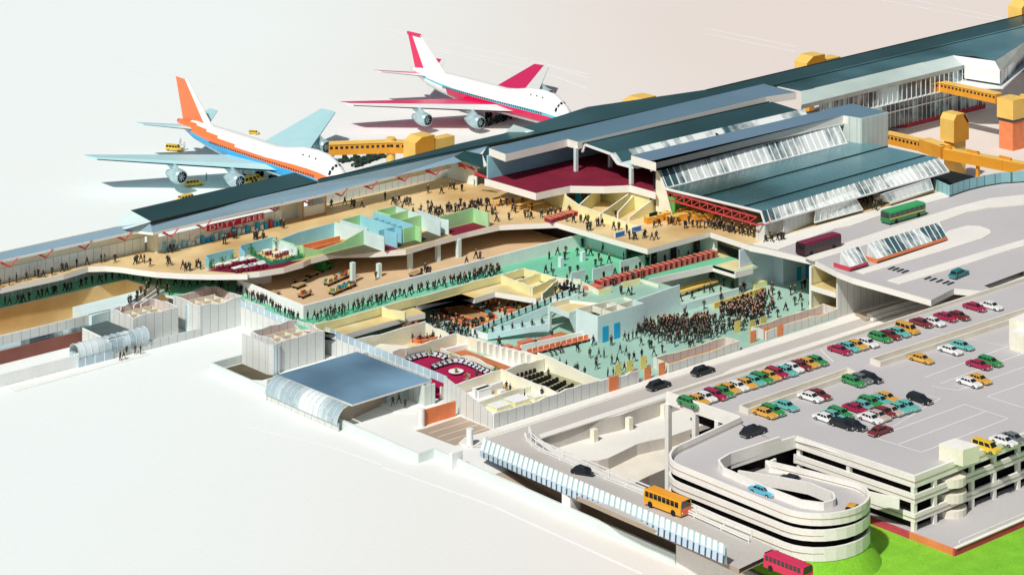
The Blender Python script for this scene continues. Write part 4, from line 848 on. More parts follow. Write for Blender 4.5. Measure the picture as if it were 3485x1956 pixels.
# storey bands, facing the ramp (x const) and the lawn (y const)
FL = [(6.85, 8.4), (4.85, 6.0), (2.5, 3.55), (1.02, 1.5)]
for k, (za, zb) in enumerate(FL):
    if k < 3:
        mb = MB(); mb.wall([(250.3, 226.2), (251.2, 206.9), (520, 206.9)], za, zb, .35, 0); mb.wall([(250.3, 226.2), (247.4, 226.4), (238.4, 226.8)] if k == 0 else [(250.3, 226.2), (250.0, 226.2)], za, zb, .35, 0)
        mb.build('storey_band', m_concw, K)
        mb = MB(); mb.wall([(250.15, 226.2), (251.0, 206.7), (520, 206.7)], (za + zb) / 2 - .05, (za + zb) / 2 + .03, .08, 0); mb.build('band_groove', m_lane, K)
for z in (4.9, 2.6):
    mb = MB(); mb.slab([(251.6, 225.9, z), (251.6, 207.4, z), (520, 207.4, z), (520, 247, z), (251.6, 247, z)], .3, 0, 0); mb.build('parking_level', m_void, K)  # levels coloured near-black to imitate shade inside the storeys
mb = MB(); mb.wall([(252.2, 226), (252.2, 208.6), (520, 208.6)], 1, 7.3, .3, 0); mb.wall([(238, 228.4), (252, 228.0)], .5, 7.3, .3, 0); mb.build('dark_backing', m_void, K)  # near-black backing added close behind the bands, standing in for storey shade
for (x, y) in [(250.7, 225.9), (250.95, 217.5), (251.35, 207.1)] + [(x, 207.0) for x in (255.2, 262.8, 267.4, 272.5, 280, 288, 296)]:
    mb = MB(); mb.box(x - .3, x + .3, y - .25, y + .3, 1.0, 7.4); mb.build('column', m_concw, K)
# podium with brick plinth
mb = MB(); mb.slab([(250.9, 216.5, 1.3), (250.9, 200.2, 1.3), (520, 200.2, 1.3), (520, 208, 1.3), (252, 208, 1.3), (252, 216.5, 1.3)], .25, 0, 0); mb.build('podium', m_deck, K)
mb = MB(); mb.wall([(250.8, 217.5), (250.8, 207.3)], .01, 1.28, .3, 0); mb.build('brick_plinth', m_rbrick, K)
mb = MB(); mb.wall([(250.8, 207.3), (250.8, 200.3)], .01, 1.28, .3, 0); mb.build('brick_plinth', m_obrick, K)
mb = MB(); mb.wall([(250.65, 200.2), (520, 200.2)], .01, 1.28, .3, 0); mb.build('brick_plinth', m_rbrick, K)
mb = MB(); mb.wall([(250.9, 200.15), (520, 200.15)], 1.29, 1.42, .45, 0); mb.wall([(252.6, 200.9), (520, 200.9)], 1.31, 1.6, .12, 0); mb.build('plinth_coping', m_concw, K)
# stair box on the deck and the spiral stair drums below
bx = ats('j', 10.1, [(1682, 690), (1820, 728), (1915, 700), (1775, 658)])
mb = MB(); mb.slab([bx[0], bx[1], bx[2], bx[3]], 2.1, 1, 0); mb.build('stair_box', [m_cream, m_concw], K)
for z in (6.3, 4.3, 2.2):
    mb = MB(); mb.cyl((259.4, 208.0), 2.3, z - 1.1, z, 20); mb.build('stair_drum', m_conc, K)
p = at('i', 2050, 1380, 8); bx = at('i', 2155, 1295, 10); 
bx = ats('i', 9.6, [(2150, 1305), (2241, 1270), (2330, 1310), (2241, 1345)]); 
mb = MB(); b2 = ats('j', 10.5, [(2088, 50), (2171, 75), (2260, 40), (2171, 10)]); mb.slab(b2, 2.5, 1, 0); mb.build('stair_box', [m_cream, m_concw], K)
mb = MB(); b2 = ats('j', 11.5, [(2085, -25), (2171, -5), (2260, -30), (2171, -60)]); mb.slab(b2, 3.5, 1, 0); mb.build('stair_box', [m_cream, m_concw], K)
mb = MB()
def dl(*pts, w=.13):
    P = [at(c, x, y, 8.012) for c, x, y in pts]
    for a, b in zip(P, P[1:]):
        d = (b - a).normalized(); n = Vector((-d.y, d.x, 0)) * w / 2; mb.face([a - n, b - n, b + n, a + n])
dl(('j', 1310, 655), ('j', 1580, 740), ('j', 2080, 545), ('j', 1830, 465), ('j', 1310, 655)); dl(('j', 1440, 697), ('j', 1950, 505))
dl(('j', 850, 668), ('j', 1530, 880)); dl(('j', 1640, 360), ('j', 1790, 385), ('j', 2171, 250)); dl(('j', 1690, 345), ('j', 2171, 170)); dl(('j', 1600, 310), ('j', 2085, 130)); dl(('j', 1500, 395), ('j', 1690, 430), ('j', 1310, 655), w=.1)
dl(('j', 1960, 420), ('j', 2171, 345)); dl(('j', 1960, 420), ('j', 2171, 485)); dl(('j', 1500, 20), ('j', 2171, 150), w=.08); dl(('i', 1500, 1440), ('i', 2241, 1180)); dl(('i', 1640, 1330), ('i', 2130, 1170))
dl(('j', 300, 480), ('j', 1050, 210)); dl(('j', 1000, 150), ('j', 1075, 220))
mb.build('parking_line', m_line, K)
t_ = ats('i', 8.02, [(1055, 1170), (1145, 1215), (1240, 1222), (1600, 1085), (1560, 1060)])
# ramp way strips in the gap between forecourt and car park
mb = MB(); mb.bar(at('i', 1155, 1185, .6), at('i', 1560, 1060, .6), 1.2, h=.4); mb.bar(at('i', 1170, 1215, .3), at('i', 1640, 1075, .3), .7, h=.4); tag(mb.build('loading_ramp', m_white, loc=(316, 268, 0)), 'pale stepped ramp running into the dark gap under the road deck', 'ramp')
mb = MB(); P = ats('i', .35, [(1055, 1175), (1130, 1212), (1240, 1180), (1545, 1080), (1500, 1050)]); mb.slab(P, .33); tag(mb.build('loading_platform', m_brown if False else m_lane, loc=(P[0].x, P[0].y, 0)), 'brown platform at the mouth of the dark gap', 'platform')

# ============================================================ SPIRAL RAMP
S = thing('spiral_ramp', 'three-level looping concrete car ramp with white parapet bands', 'ramp', (238, 218, 0))
cxr, hw = 237.0, 6.6; yT, yB = 226.6, 210.2
def stadium(cx, hw, y0, y1, n=14, sq=.85):
    """outer loop from the far east side round the near end and back up the west side"""
    pts = []
    for k in range(n + 1):
        a = -math.pi * k / n; pts.append((cx + hw * math.cos(a), y0 + hw * math.sin(a) * sq))
    pts.append((cx - hw, y1))
    for k in range(1, 8):
        a = math.pi - math.pi / 2 * k / 7; pts.append((cx - hw + hw * 1.0 * (1 + math.cos(a)), y1 + hw * .78 * math.sin(a)))
    return pts
outer = stadium(cxr, hw, yB, yT + 1.5)
tops = []
def strip(name, line, za, zb, mat=m_concw, th=.3, par=S):
    mb = MB(); mb.wall(line, za, zb, th, 0); return mb.build(name, mat, par)
# lower levels: full loops
for k, (zr) in enumerate((5.75, 3.6)):
    strip('ramp_parapet', outer, zr - (.4 if k == 0 else .7), zr + .95)
    strip('parapet_groove', [(x + (.2 if x < cxr else -.2) * -1, y) for x, y in outer], zr + .2, zr + .28, m_lane, .06)
    mb = MB(); mb.slab([(x, y, zr) for x, y in outer] + [(cxr + hw, yT, zr)], .3, 0, 0); mb.build('ramp_road', m_deck, S) if k else mb.build('ramp_road', m_void, S)  # middle road takes the near-black of the shaded interiors
base = [(cxr + (x - cxr) * .97, 218 + (y - 218) * .98) for x, y in outer]; sk = []
strip('ramp_plinth', base, .3, 3.0, m_lane, .2)
mb = MB()
for k in range(len(outer) - 1):
    a, b = outer[k], outer[k + 1]
    if a[1] > 224: continue
    def ow(p):
        d = Vector((p[0] - cxr, (p[1] - 214) * .8)); d.normalize(); return (p[0] + d.x * 1.6, p[1] + d.y * 1.6, .38)
    mb.face([(a[0], a[1], 2.95), ow(a), ow(b), (b[0], b[1], 2.95)])
mb.build('grass_bank', m_grass, kind='structure', smooth=True)
mb = MB(); mb.slab([(x * .96 + cxr * .04, y * .98 + 218 * .02, 7.4) for x, y in outer], 7.3, 0, 0) if False else None
strip('dark_backing', [(cxr + (x - cxr) * .8, 218 + (y - 218) * .86) for x, y in outer], .4, 6.6, m_void, .3)  # near-black backing imitates shade between the ramp bands
# top level road: from the deck round the far end, down the west side and back up the east side
path_o = [(248.9, 234.9)] + [(x, y) for x, y in outer[::-1]]
zs = []
L = 0; ls = [0]
for a, b in zip(path_o, path_o[1:]): L += (Vector(b) - Vector(a)).length; ls.append(L)
for l in ls: zs.append(8.0 if l < 24 else 8.0 - (l - 24) * .012)
inner_c = [(247.3, 226.4), (238.2, 226.7), (235.3, 226.0), (234.0, 223.8), (233.6, 216), (233.8, 210.5), (235.2, 208.2), (237.2, 208.0), (238.8, 209.6), (239.2, 214), (239.0, 219), (238.7, 224)]
mb = MB(); O = [(*p, z) for p, z in zip(path_o, zs)]
def nearest(p):
    return min(range(len(path_o)), key=lambda k: (path_o[k][0] - p[0]) ** 2 + (path_o[k][1] - p[1]) ** 2)
# resample both edges to the same count
def resamp(P, n):
    P = [Vector(p) for p in P]; d = [0]
    for a, b in zip(P, P[1:]): d.append(d[-1] + (b - a).length)
    out = []
    for k in range(n):
        t = d[-1] * k / (n - 1); j = max(i for i in range(len(d)) if d[i] <= t + 1e-9); j = min(j, len(P) - 2)
        out.append(P[j].lerp(P[j + 1], (t - d[j]) / max(1e-9, d[j + 1] - d[j])))
    return out
NN = 60
east = [(243.9, 214), (243.9, 220), (243.6, 224.5)]
Oe = resamp([(x, y, z) for (x, y), z in zip(path_o, zs)], NN); 
Ie = resamp([(x, y, 0) for x, y in inner_c], NN)
# pair by parameter along the way: straight, far curve, west side, near curve, east side
def key(P, idxs, ns):
    out = []
    for (a, b), n in zip(zip(idxs, idxs[1:]), ns): seg = resamp(P[a:b + 1], n + 1); out += seg[:-1]
    out.append(Vector(P[idxs[-1]])); return out
o3 = [(x, y, z) for (x, y), z in zip(path_o, zs)]
io = [0, 1, 8, 9, len(o3) - 1]; ii = [0, 1, 3, 4, 8]
ns_ = [6, 8, 10, 16]
inn = [(x, y, 0) for x, y in inner_c]
OO = key(o3, [0, 1, 8, 9, 23], ns_); II = key(inn, [0, 1, 3, 5, 9], ns_)
for k in range(len(OO)): II[k].z = OO[k].z
zend = OO[-1].z
e_o = resamp([OO[-1], Vector((cxr + hw, 218, zend - .7)), Vector((cxr + hw, 225.4, zend - 1.5))], 10); e_i = resamp([II[-1], Vector((239.2, 219, zend - .7)), Vector((238.4, 225.4, zend - 1.5))], 10)
OO += e_o[1:]; II += e_i[1:]
for a, b, c, d in zip(OO, OO[1:], II[1:], II): mb.face([a, b, c, d]); lo = Vector((0, 0, -.4)); mb.face([a + lo, d + lo, c + lo, b + lo])
mb.build('ramp_road', m_deck, S)
def para(P, h=.95, dn=.55, th=.3, name='ramp_parapet', mat=m_concw):
    mb = MB(); mb.wall([(p.x, p.y) for p in P], [p.z - dn for p in P], [p.z + h for p in P], th, 0); mb.build(name, mat, S)
para(OO[:1 + 6 + 8 + 10 + 16 + 9]); para(II)
mb = MB(); mb.wall([(p.x - .0, p.y) for p in OO], [p.z + .25 for p in OO], [p.z + .31 for p in OO], .42, 0); mb.build('parapet_groove', m_lane, S)
# second inner ramp curl by the deck wall
cu = [(250.3, 222.0, 6.2), (244.9, 224.9, 6.2), (243.2, 224.9, 6.1), (242.4, 223.6, 6.0), (243.0, 221.5, 5.9), (246.5, 214.5, 5.2), (249.8, 208.2, 4.6)]
mb = MB(); mb.wall([(x, y) for x, y, z in cu[1:]], [z - .5 for x, y, z in cu[1:]], [z + .9 for x, y, z in cu[1:]], .3, 0); mb.build('ramp_parapet', m_concw, S)

# ============================================================ FAR PIER, JET BRIDGES, FENCE
FP = thing('far_pier', 'distant pier wing with sloping grey-green fascia, two bands of dark glazing and a red plinth', 'terminal wing', (410, 350, 0))
y0_ = 345.0
mb = MB(); mb.poly([(381.6, 352, 14.02), (382.0, 343.9, 14.02), (431.8, 345.2, 14.02), (434.5, 341.6, 14.02), (434, 335.8, 14.02), (454, 343.2, 14.02), (520, 368, 14.02), (520, 376, 14.02), (468, 354.6, 14.02)]); mb.build('roof', m_roofH, FP)
mb = MB(); mb.face([(382, 343.8, 14), (431.8, 345.1, 14), (431.4, 341.7, 12.6), (377.8, 340.0, 12.6)]); mb.build('sloped_fascia', m_cladg if False else M('fascia_metal', (.45, .58, .54), .35, .12, .05, col2=(.7, .8, .78), scale2=.04), FP)
mb = MB(); mb.face([(377.8, 340.0, 12.6), (431.4, 341.7, 12.6), (431.2, 341.7, 11.7), (377.8, 340.1, 11.7)]); mb.build('lower_fascia', M('grey_fascia', (.4, .44, .4), .5, .15), FP)
mb = MB(); mb.wall([(385, 341.6), (431.2, 342.2)], 8.2, 11.75, .2, 0); mb.build('upper_glazing', m_facade, FP)
mb = MB(); mb.wall([(400, 346.6), (445, 347.6)], 1.2, 7.8, .2, 0); mb.build('lower_glazing', m_facade, FP)
mb = MB()
for k in range(30): mb.box(386 + k * 1.53 - .04, 386 + k * 1.53 + .04, 341.35, 341.5, 8.25, 11.7)
mb.build('mullion', m_mull, FP); mb = MB()
for k in range(30): mb.box(401 + k * 1.47 - .04, 401 + k * 1.47 + .04, 346.35, 346.45, 1.3, 7.8)
mb.build('mullion', m_mull, FP)
mb = MB(); mb.slab([(385, 341.0, 8.2), (431, 341.6, 8.2), (431, 348, 8.2), (385, 348, 8.2)], .2); mb.slab([(400, 346.0, 4.6), (445, 347.0, 4.6), (445, 348, 4.6), (400, 348, 4.6)], .18); mb.build('ledge', m_mull, FP)
mb = MB(); mb.wall([(415, 351), (418.8, 347.2), (445.5, 347.2)], .2, 1.25, .3, 0); mb.build('brick_plinth', m_rbrick, FP)
mb = MB(); mb.slab([(412, 352, .2), (418.3, 346.6, .2), (446.3, 346.6, .2), (446.3, 352, .2)], .19); mb.build('kerb', m_mull, FP)
mb = MB(); mb.face([(431.8, 345.2, 14), (434.0, 335.7, 14), (432.7, 333.2, 12.4), (431.2, 341.6, 12.5)]); mb.wall([(431.2, 341.5), (432.6, 333.2)], 9.8, 12.5, .2, 0); mb.build('pier_head', m_mull, FP)
mb = MB(); mb.wall([(432.6, 333.2), (456, 344.6), (500, 364)], 9.4, 12.4, .2, 0); mb.build('upper_glazing', m_facade, FP)
mb = MB(); mb.face([(434, 335.7, 14), (454, 343.2, 14), (500, 361, 14), (500, 359.6, 12.3), (452.6, 341.6, 12.3), (432.7, 333.1, 12.3)]); mb.build('sloped_fascia', MATS['grey_fascia'], FP)
mb = MB(); mb.slab([(426, 346, 9.3), (426.3, 337.2, 9.3), (432, 331.9, 9.3), (460, 345, 9.3), (500, 362, 9.3), (500, 380, 9.3), (440, 360, 9.3)], .3); mb.build('ledge', m_mull, FP)

def tunnel(t, a, b, w, h, mat=m_orange, win=True, name='tunnel'):
    """box corridor between two 3d points (centre of its floor) with a strip of windows on both sides"""
    a = Vector(a); b = Vector(b); d = (b - a); L = d.length; d.normalize(); n = Vector((-d.y, d.x, 0)).normalized() * w / 2; up = Vector((0, 0, h))
    mb = MB(); A = [a - n, a + n, a + n + up, a - n + up]; B = [b - n, b + n, b + n + up, b - n + up]
    for k in range(4): mb.face([A[k], A[(k + 1) % 4], B[(k + 1) % 4], B[k]], 1 if k in (1, 3) else 0)
    mb.face(A[::-1], 1); mb.face(B, 1); mb.build(name, [m_orange, m_dorange], t)
    if win:
        mb = MB(); m = int(L / .95)
        for s_ in (-1, 1):
            for k in range(m):
                p = a + d * (L * (k + .25) / m); q = a + d * (L * (k + .8) / m); o = n * s_ * 1.02
                mb.face([p + o + up * .55, q + o + up * .55, q + o + up * .8, p + o + up * .8])
        mb.build('window_strip', m_glass, t)
        mb = MB(); r = n * 1.06; mb.bar(a + up + Vector((0, 0, .06)) - r, b + up + Vector((0, 0, .06)) - r, .18); mb.bar(a + up + r, b + up + r, .18); mb.build('roof_edge', m_orange, t)
def cabin(t, c, sx, sy, z0, z1, cut=.35, name='cabin', mats=None):
    mb = MB(); x0, x1, y0, y1 = c[0] - sx, c[0] + sx, c[1] - sy, c[1] + sy; k = (z1 - z0) * cut
    prof = [(x0, z0), (x1, z0), (x1, z1), (x0 + (x1 - x0) * .35, z1), (x0, z1 - k)]
    F1 = [(x, y0, z) for x, z in prof]; F2 = [(x, y1, z) for x, z in prof]
    mb.face(F1, 1); mb.face(F2[::-1], 1)
    for i in range(5): j = (i + 1) % 5; mb.face([F1[i], F2[i], F2[j], F1[j]], 0)
    return mb.build(name, mats or [m_orange, m_dorange], t)
# 1 by the orange-tailed airliner
J1 = thing('jet_bridge', 'yellow jet bridge reaching the nose of the orange-tailed airliner', 'jet bridge', (305, 372, 0), 'yellow jet bridges')
a = at('c', 770, 60, 6.2); b = at('e', 555, 1125, 6.6); c = at('e', 700, 1130, 6.8)
tunnel(J1, a, b, 2.2, 2.1); tunnel(J1, b, c, 2.2, 2.1)
p = at('e', 555, 1205, 0); mb = MB(); mb.cyl((b.x, b.y), .9, 0, 9.4, 12); mb.build('leg', m_orange, J1)
cc = at('e', 800, 1180, 6.5); cabin(J1, (cc.x, cc.y + .5), 2.4, 1.8, 6, 10.9, .18)
e_ = at('e', 1000, 1110, 9.0); mb = MB(); mb.box(cc.x + 2.6, cc.x + 7.5, cc.y - 1.2, cc.y + 1.0, 7.5, 9.9); mb.build('link_box', m_orange, J1)
# 2 behind the roof ridge
def ridge_cabin(c, x, y, z, sx, sy, h, lab):
    p = at(c, x, y, z); t = thing('jet_bridge', lab, 'jet bridge', (p.x, p.y, 0), 'yellow jet bridges')
    cabin(t, (p.x, p.y), sx, sy, z - h, z, .2); mb = MB(); mb.box(p.x + sx + .1, p.x + sx * 2.8, p.y - sy * .9, p.y + sy * .7, z - h, z - 1.3); mb.build('link_box', [m_orange], t)
    mb = MB(); mb.box(p.x - .8, p.x + .8, p.y - .6, p.y + .6, 0, z - h + .05); mb.build('leg', m_dorange, t); return t
ridge_cabin('l', 735, 385, 13.6, 2.9, 1.8, 6, 'yellow jet bridge head rising behind the roof ridge near the top right')
ridge_cabin('F', 1607, 243, 13.2, 3.0, 1.9, 4, 'yellow jet bridge head half hidden behind the roof by the pink airliner')
ridge_cabin('l', 2240, -10, 17, 3.4, 2.0, 8, 'yellow jet bridge head in the top right corner')
# 3 long bridge from the far pier
J3 = thing('jet_bridge', 'long yellow jet bridge bending from the far pier to a red-based cabin', 'jet bridge', (424, 325, 0), 'yellow jet bridges')
a = at('l', 1430, 665, 8.2); b = at('l', 1645, 635, 8.2); c = at('l', 2062, 725, 8.2)
tunnel(J3, a, b, 2.0, 1.9); tunnel(J3, b, c, 2.0, 1.9)
hc = at('l', 2150, 760, 8.2); mb = MB(); mb.box(hc.x - 2.2, hc.x + 2.2, hc.y - 2.2, hc.y + 1.9, 6.4, 10.4); mb.build('cabin', [m_orange], J3)
mb = MB(); mb.box(hc.x - 2.0, hc.x + 2.0, hc.y - 2.0, hc.y + 1.7, 5.8, 6.4); mb.build('window_strip', m_glass, J3)
mb = MB(); mb.box(hc.x - 1.9, hc.x + 1.9, hc.y - 1.9, hc.y + 1.6, 0.01, 5.8); mb.build('leg', m_obrick, J3)
d = at('l', 2300, 760, 8.2); tunnel(J3, hc + Vector((2.5, 0, 0)), d, 2.6, 2.2)
# 4 bridge behind the stair tower
J4 = thing('jet_bridge', 'yellow jet bridge running from the stair tower past the teal fence', 'jet bridge', (385, 310, 0), 'yellow jet bridges')
P = ats('l', 5.6, [(1270, 1000), (1540, 1062), (1690, 1115), (1880, 1150), (2110, 1195), (2300, 1230)])
for k, (a, b) in enumerate(zip(P, P[1:])): tunnel(J4, a, b, 2.1 + (.5 if k == 1 else 0), 2.0 + (.5 if k == 1 else 0), win=(k in (0,)))
for q in (P[3],): mb = MB(); mb.box(q.x - .3, q.x + .3, q.y - 1.5, q.y - 1.0, 0, 8.1); mb.build('leg', m_dorange, J4)
mb = MB()
for q in (P[2], P[3], P[4]): mb = MB(); mb.box(q.x - .25, q.x + .25, q.y - 1.4, q.y + 1.4, 5.4, 8.1); mb.build('frame', m_dorange, J4)
J5 = thing('stair_tower', 'tall yellow cabin with a dark sloping window beside the jet bridge', 'tower', (388, 314, 0))
q = at('l', 1755, 1195, 2.6)
mb = MB(); mb.box(q.x - 1.7, q.x + 1.7, q.y - 1.3, q.y + 1.3, 0, 9); mb.build('shaft', [m_orange], J5)
mb = MB(); prof = [(-2.4, 8.5), (2.2, 8.5), (2.2, 12.2), (.9, 13.8), (-1.6, 13.8), (-2.4, 12.8)]
F1 = [(q.x + u_, q.y - 1.7, z) for u_, z in prof]; F2 = [(q.x + u_, q.y + 1.7, z) for u_, z in prof]; mb.face(F1, 1); mb.face(F2[::-1], 1)
for i in range(6): j = (i + 1) % 6; mb.face([F1[i], F2[i], F2[j], F1[j]], 0)
mb.build('cabin', [m_orange, m_dorange], J5)
mb = MB(); mb.face([(q.x + 2.25, q.y - 1.5, 12.3), (q.x + 2.25, q.y + 1.5, 12.3), (q.x + 1.0, q.y + 1.5, 13.75), (q.x + 1.0, q.y - 1.5, 13.75)]); mb.face([(q.x + 2.1, q.y - 1.75, 12.0), (q.x + .9, q.y - 1.75, 13.6), (q.x + .5, q.y - 1.75, 13.4), (q.x + 1.7, q.y - 1.75, 11.8)]); mb.build('window', m_glass, J5)

# teal panel fence round the pit
fp = ats('i', 8.0, [(1607, 300), (1718, 350), (1760, 335), (1850, 305), (1960, 278), (2080, 258), (2241, 248), (2400, 245)])
Ft = thing('panel_fence', 'curving teal corrugated panel fence beside the upper road', 'fence', fp[0])
mb = MB(); mb.wall([(p.x, p.y) for p in fp], 8.02, 10.0, .15, 0); mb.build('panel', m_fence, Ft)
mb = MB(); mb.wall([(p.x, p.y - .12) for p in fp], 8.0, 8.15, .2, 0); mb.build('base_rail', m_black, Ft)
mb = MB(); mb.poly([(362, 293, 8.01), (374, 293, 8.01), (374, 303, 8.01), (364.5, 303, 8.01)]); mb.build('dark_patch', m_black, kind='structure')  # flat black patch at deck level, where the fence rounds the pit
# ============================================================ AIRLINERS
def paint(name, col, rough=.35): return M(name, col, rough, .03, .4, fine=.02, spec=.5)
m_pw = paint('aircraft_white', (.86, .88, .87)); m_alu = M('bare_aluminium', (.45, .62, .66), .25, .15, .8, metal=.3)
def airliner(name, lab, x, yn, yt, band, stripe, belly, wingA, wingB, finA, finB, tx=28.7, tz=6.6, ft=15.7, wf=.35):
    """nose points to -y. band: paint of the flank, stripe: window line, wingA / wingB: main and edge colours"""
    t = thing(name, lab, 'airliner', (x, (yn + yt) / 2, 0), 'airliners on the apron')
    Lh = yt - yn; mats = [m_pw, band, stripe, belly]
    # fuselage sections: (fraction, radius, centre z, hump height)
    secs = [(0, .25, 4.6, 0), (.012, 1.0, 4.7, .15), (.035, 1.75, 4.85, .6), (.07, 2.25, 5.05, 1.2), (.11, 2.6, 5.2, 1.6), (.17, 2.72, 5.25, 1.7), (.25, 2.75, 5.25, 1.4), (.33, 2.75, 5.25, .5), (.4, 2.75, 5.25, 0),
            (.55, 2.75, 5.3, 0), (.68, 2.6, 5.45, 0), (.78, 2.25, 5.75, 0), (.87, 1.9, 6.2, 0), (.94, 1.15, 6.6, 0), (1, .35, 6.9, 0)]
    n = 36; mb = MB(); rings = []
    fs = []
    for (fa, fb) in zip(secs, secs[1:]):
        m = max(1, int((fb[0] - fa[0]) * 60))
        for k in range(m): u = k / m; fs.append([fa[i] + (fb[i] - fa[i]) * u for i in range(4)])
    fs.append(list(secs[-1]))
    for f, r, zc_, h in fs:
        ring = []
        for k in range(n):
            a = 2 * math.pi * k / n; zz = math.sin(a); xx = math.cos(a) * r
            zt = zz * r + (h * max(0, zz) ** 1.5 if zz > 0 else 0)
            if h and zz > 0: xx *= 1 - .12 * zz
            ring.append((x + xx, yn + Lh * f, zc_ + zt))
        rings.append(ring)
    for j, (A, B) in enumerate(zip(rings, rings[1:])):
        f = fs[j][0]
        lo = -.05 if f < .75 else -.05 + (f - .75) * 3.2
        for k in range(n):
            a = 2 * math.pi * (k + .5) / n; zz = math.sin(a)
            top = .46 + max(0, f - .5) * 1.5
            mi = 0
            if band is not m_pw or True:
                if stripe is None:                       # orange livery: orange flank, blue below, white belly
                    if -.02 < zz < top - .16: mi = 1
                    elif -.62 < zz <= -.02: mi = 3
                    if f > .9: mi = 1
                else:                                    # pink livery: blue window line, pink below, silver belly
                    if -.0 < zz < .2: mi = 2
                    elif -.68 < zz <= 0 and f < .72: mi = 1
                    elif zz <= -.62: mi = 3
            mb.face([A[k], A[(k + 1) % n], B[(k + 1) % n], B[k]], mi)
    mb.face(rings[0][::-1], 0); mb.face(rings[-1], 1 if stripe is None else 0)
    mb.build('fuselage', [m_pw, band, stripe or band, belly], t, smooth=True)
    def sp(f, a, s_):                                     # a point just outside the skin
        j = max(i for i in range(len(fs)) if fs[i][0] <= f + 1e-9); j = min(j, len(fs) - 2); u = (f - fs[j][0]) / max(1e-9, fs[j + 1][0] - fs[j][0])
        r, zc_, h = (fs[j][i] + (fs[j + 1][i] - fs[j][i]) * u for i in (1, 2, 3)); zz = math.sin(a); xx = math.cos(a) * r
        if h: xx *= 1 - .12 * zz
        return (x + s_ * (xx + .05 * math.cos(a)), yn + Lh * f, zc_ + zz * r + h * zz ** 1.5 + .06)
    # cabin windows and cockpit glass
    mb = MB(); 
    for s_ in (-1, 1):
        for k in range(46):
            f = .13 + k * .0135; y = yn + Lh * f; r = 2.76 if f < .6 else 2.76 - (f - .6) * 1.6
            if f > .74: continue
            mb.box(x + s_ * r - .03, x + s_ * r + .03, y - .17, y + .17, 5.42, 5.75)
    mb.build('cabin_window_row', m_glass, t)
    mb = MB()
    for s_ in (-1, 1):
        for k in range(3):
            a1 = math.pi / 2 - (.1 + .36 * k); a2 = a1 - .28; fa_ = .052 + .003 * k; mb.face([sp(fa_, a1, s_), sp(fa_, a2, s_), sp(fa_ + .009, a2, s_), sp(fa_ + .009, a1, s_)])
        for k in range(3): fa_ = .14 + .035 * k; mb.face([sp(fa_, .95, s_), sp(fa_, .85, s_), sp(fa_ + .006, .85, s_), sp(fa_ + .006, .95, s_)])
    mb.build('cockpit_window', m_glass, t)
    def surf(name, pts, th, z_dih, cA, cB, edge=.28, vertical=False):
        """four plan corners: root front, root back, tip back, tip front -> tapered blade with a coloured leading strip"""
        rf, rb, tb, tf = [Vector(p) for p in pts]; mb = MB(); U = Vector((1, 0, 0)) if vertical else Vector((0, 0, 1))
        er = rf.lerp(rb, edge); et = tf.lerp(tb, edge)
        for (a, b, c, d, mi) in ((rf, er, et, tf, 1), (er, rb, tb, et, 0)):
            for s_ in (1, -1):
                def o(p, k): return p + U * s_ * th * k
                ka = {id(rf): .12, id(er): .5, id(et): .18, id(tf): .06, id(rb): .05, id(tb): .03}
                mb.face([o(a, ka[id(a)]), o(b, ka[id(b)]), o(c, ka[id(c)]), o(d, ka[id(d)])], mi)
        mb.face([tf + U * .06 * th, et + U * .18 * th, tb, et - U * .18 * th, tf - U * .06 * th], 1)
        return mb.build(name, [cA, cB], t)
    yw = yn + Lh * wf
    for s_ in (-1, 1):
        X = x + s_ * 2.2; tipx = x + s_ * tx
        surf('wing', [(X, yw - 1.0, 4.2), (X, yw + 15.5, 4.2), (tipx, yw + 26.4, tz), (tipx, yw + 21.6, tz)], 1.4, 0, wingA, wingB, .32 if stripe else .2)
        ys = yn + Lh * .885
        surf('stabiliser', [(x + s_ * 1.0, ys - 2.0, 6.6), (x + s_ * .8, ys + 4.4, 6.6), (x + s_ * 9.0, ys + 8.4, 7.6), (x + s_ * 9.0, ys + 5.4, 7.6)], .6, 0, wingA, wingB, .35 if stripe else .2)
        for fr, drop in ((.25, 2.0), (.56, 1.9)):
            ex = x + s_ * (2.2 + 27 * fr); ey = yw - 1.0 + 23.6 * fr - 2.6; ez = 4.2 + (tz - 4.2) * fr - drop - .1
            e = MB(); prof = [(0, 1.05), (.12, 1.3), (1.2, 1.45), (2.4, 1.35), (3.6, 1.0), (4.8, .6)]; m_ = 20; rg = []
            for py, pr in prof: rg.append([(ex + pr * math.cos(2 * math.pi * k / m_), ey + py, ez + pr * math.sin(2 * math.pi * k / m_)) for k in range(m_)])
            for A, B in zip(rg, rg[1:]):
                for k in range(m_): e.face([A[k], A[(k + 1) % m_], B[(k + 1) % m_], B[k]])
            e.face(rg[-1]); eng = e.build('engine', m_alu, t, smooth=True)
            e = MB(); r0 = [(ex + 1.05 * math.cos(2 * math.pi * k / m_), ey + .02, ez + 1.05 * math.sin(2 * math.pi * k / m_)) for k in range(m_)]; r1 = [(ex + 1.0 * math.cos(2 * math.pi * k / m_), ey + .5, ez + 1.0 * math.sin(2 * math.pi * k / m_)) for k in range(m_)]
            for k in range(m_): e.face([r0[k], r1[k], r1[(k + 1) % m_], r0[(k + 1) % m_]])
            e.face(r1); e.cyl((0, 0), 0.01, 0, 0.01, 3) if False else None
            e.build('intake', m_void, eng)
            e = MB()
            for k in range(8):
                a = math.pi * k / 4; e.bar((ex, ey + .35, ez), (ex + .82 * math.cos(a), ey + .35, ez + .82 * math.sin(a)), .13)
            e.build('fan', m_alu, eng)
            e = MB(); e.face([(ex, ey + .9, ez + 1.3), (ex, ey + 3.6, ez + 1.0), (ex, ey + 6.2, ez + drop), (ex, ey + 2.6, ez + drop + .3)])
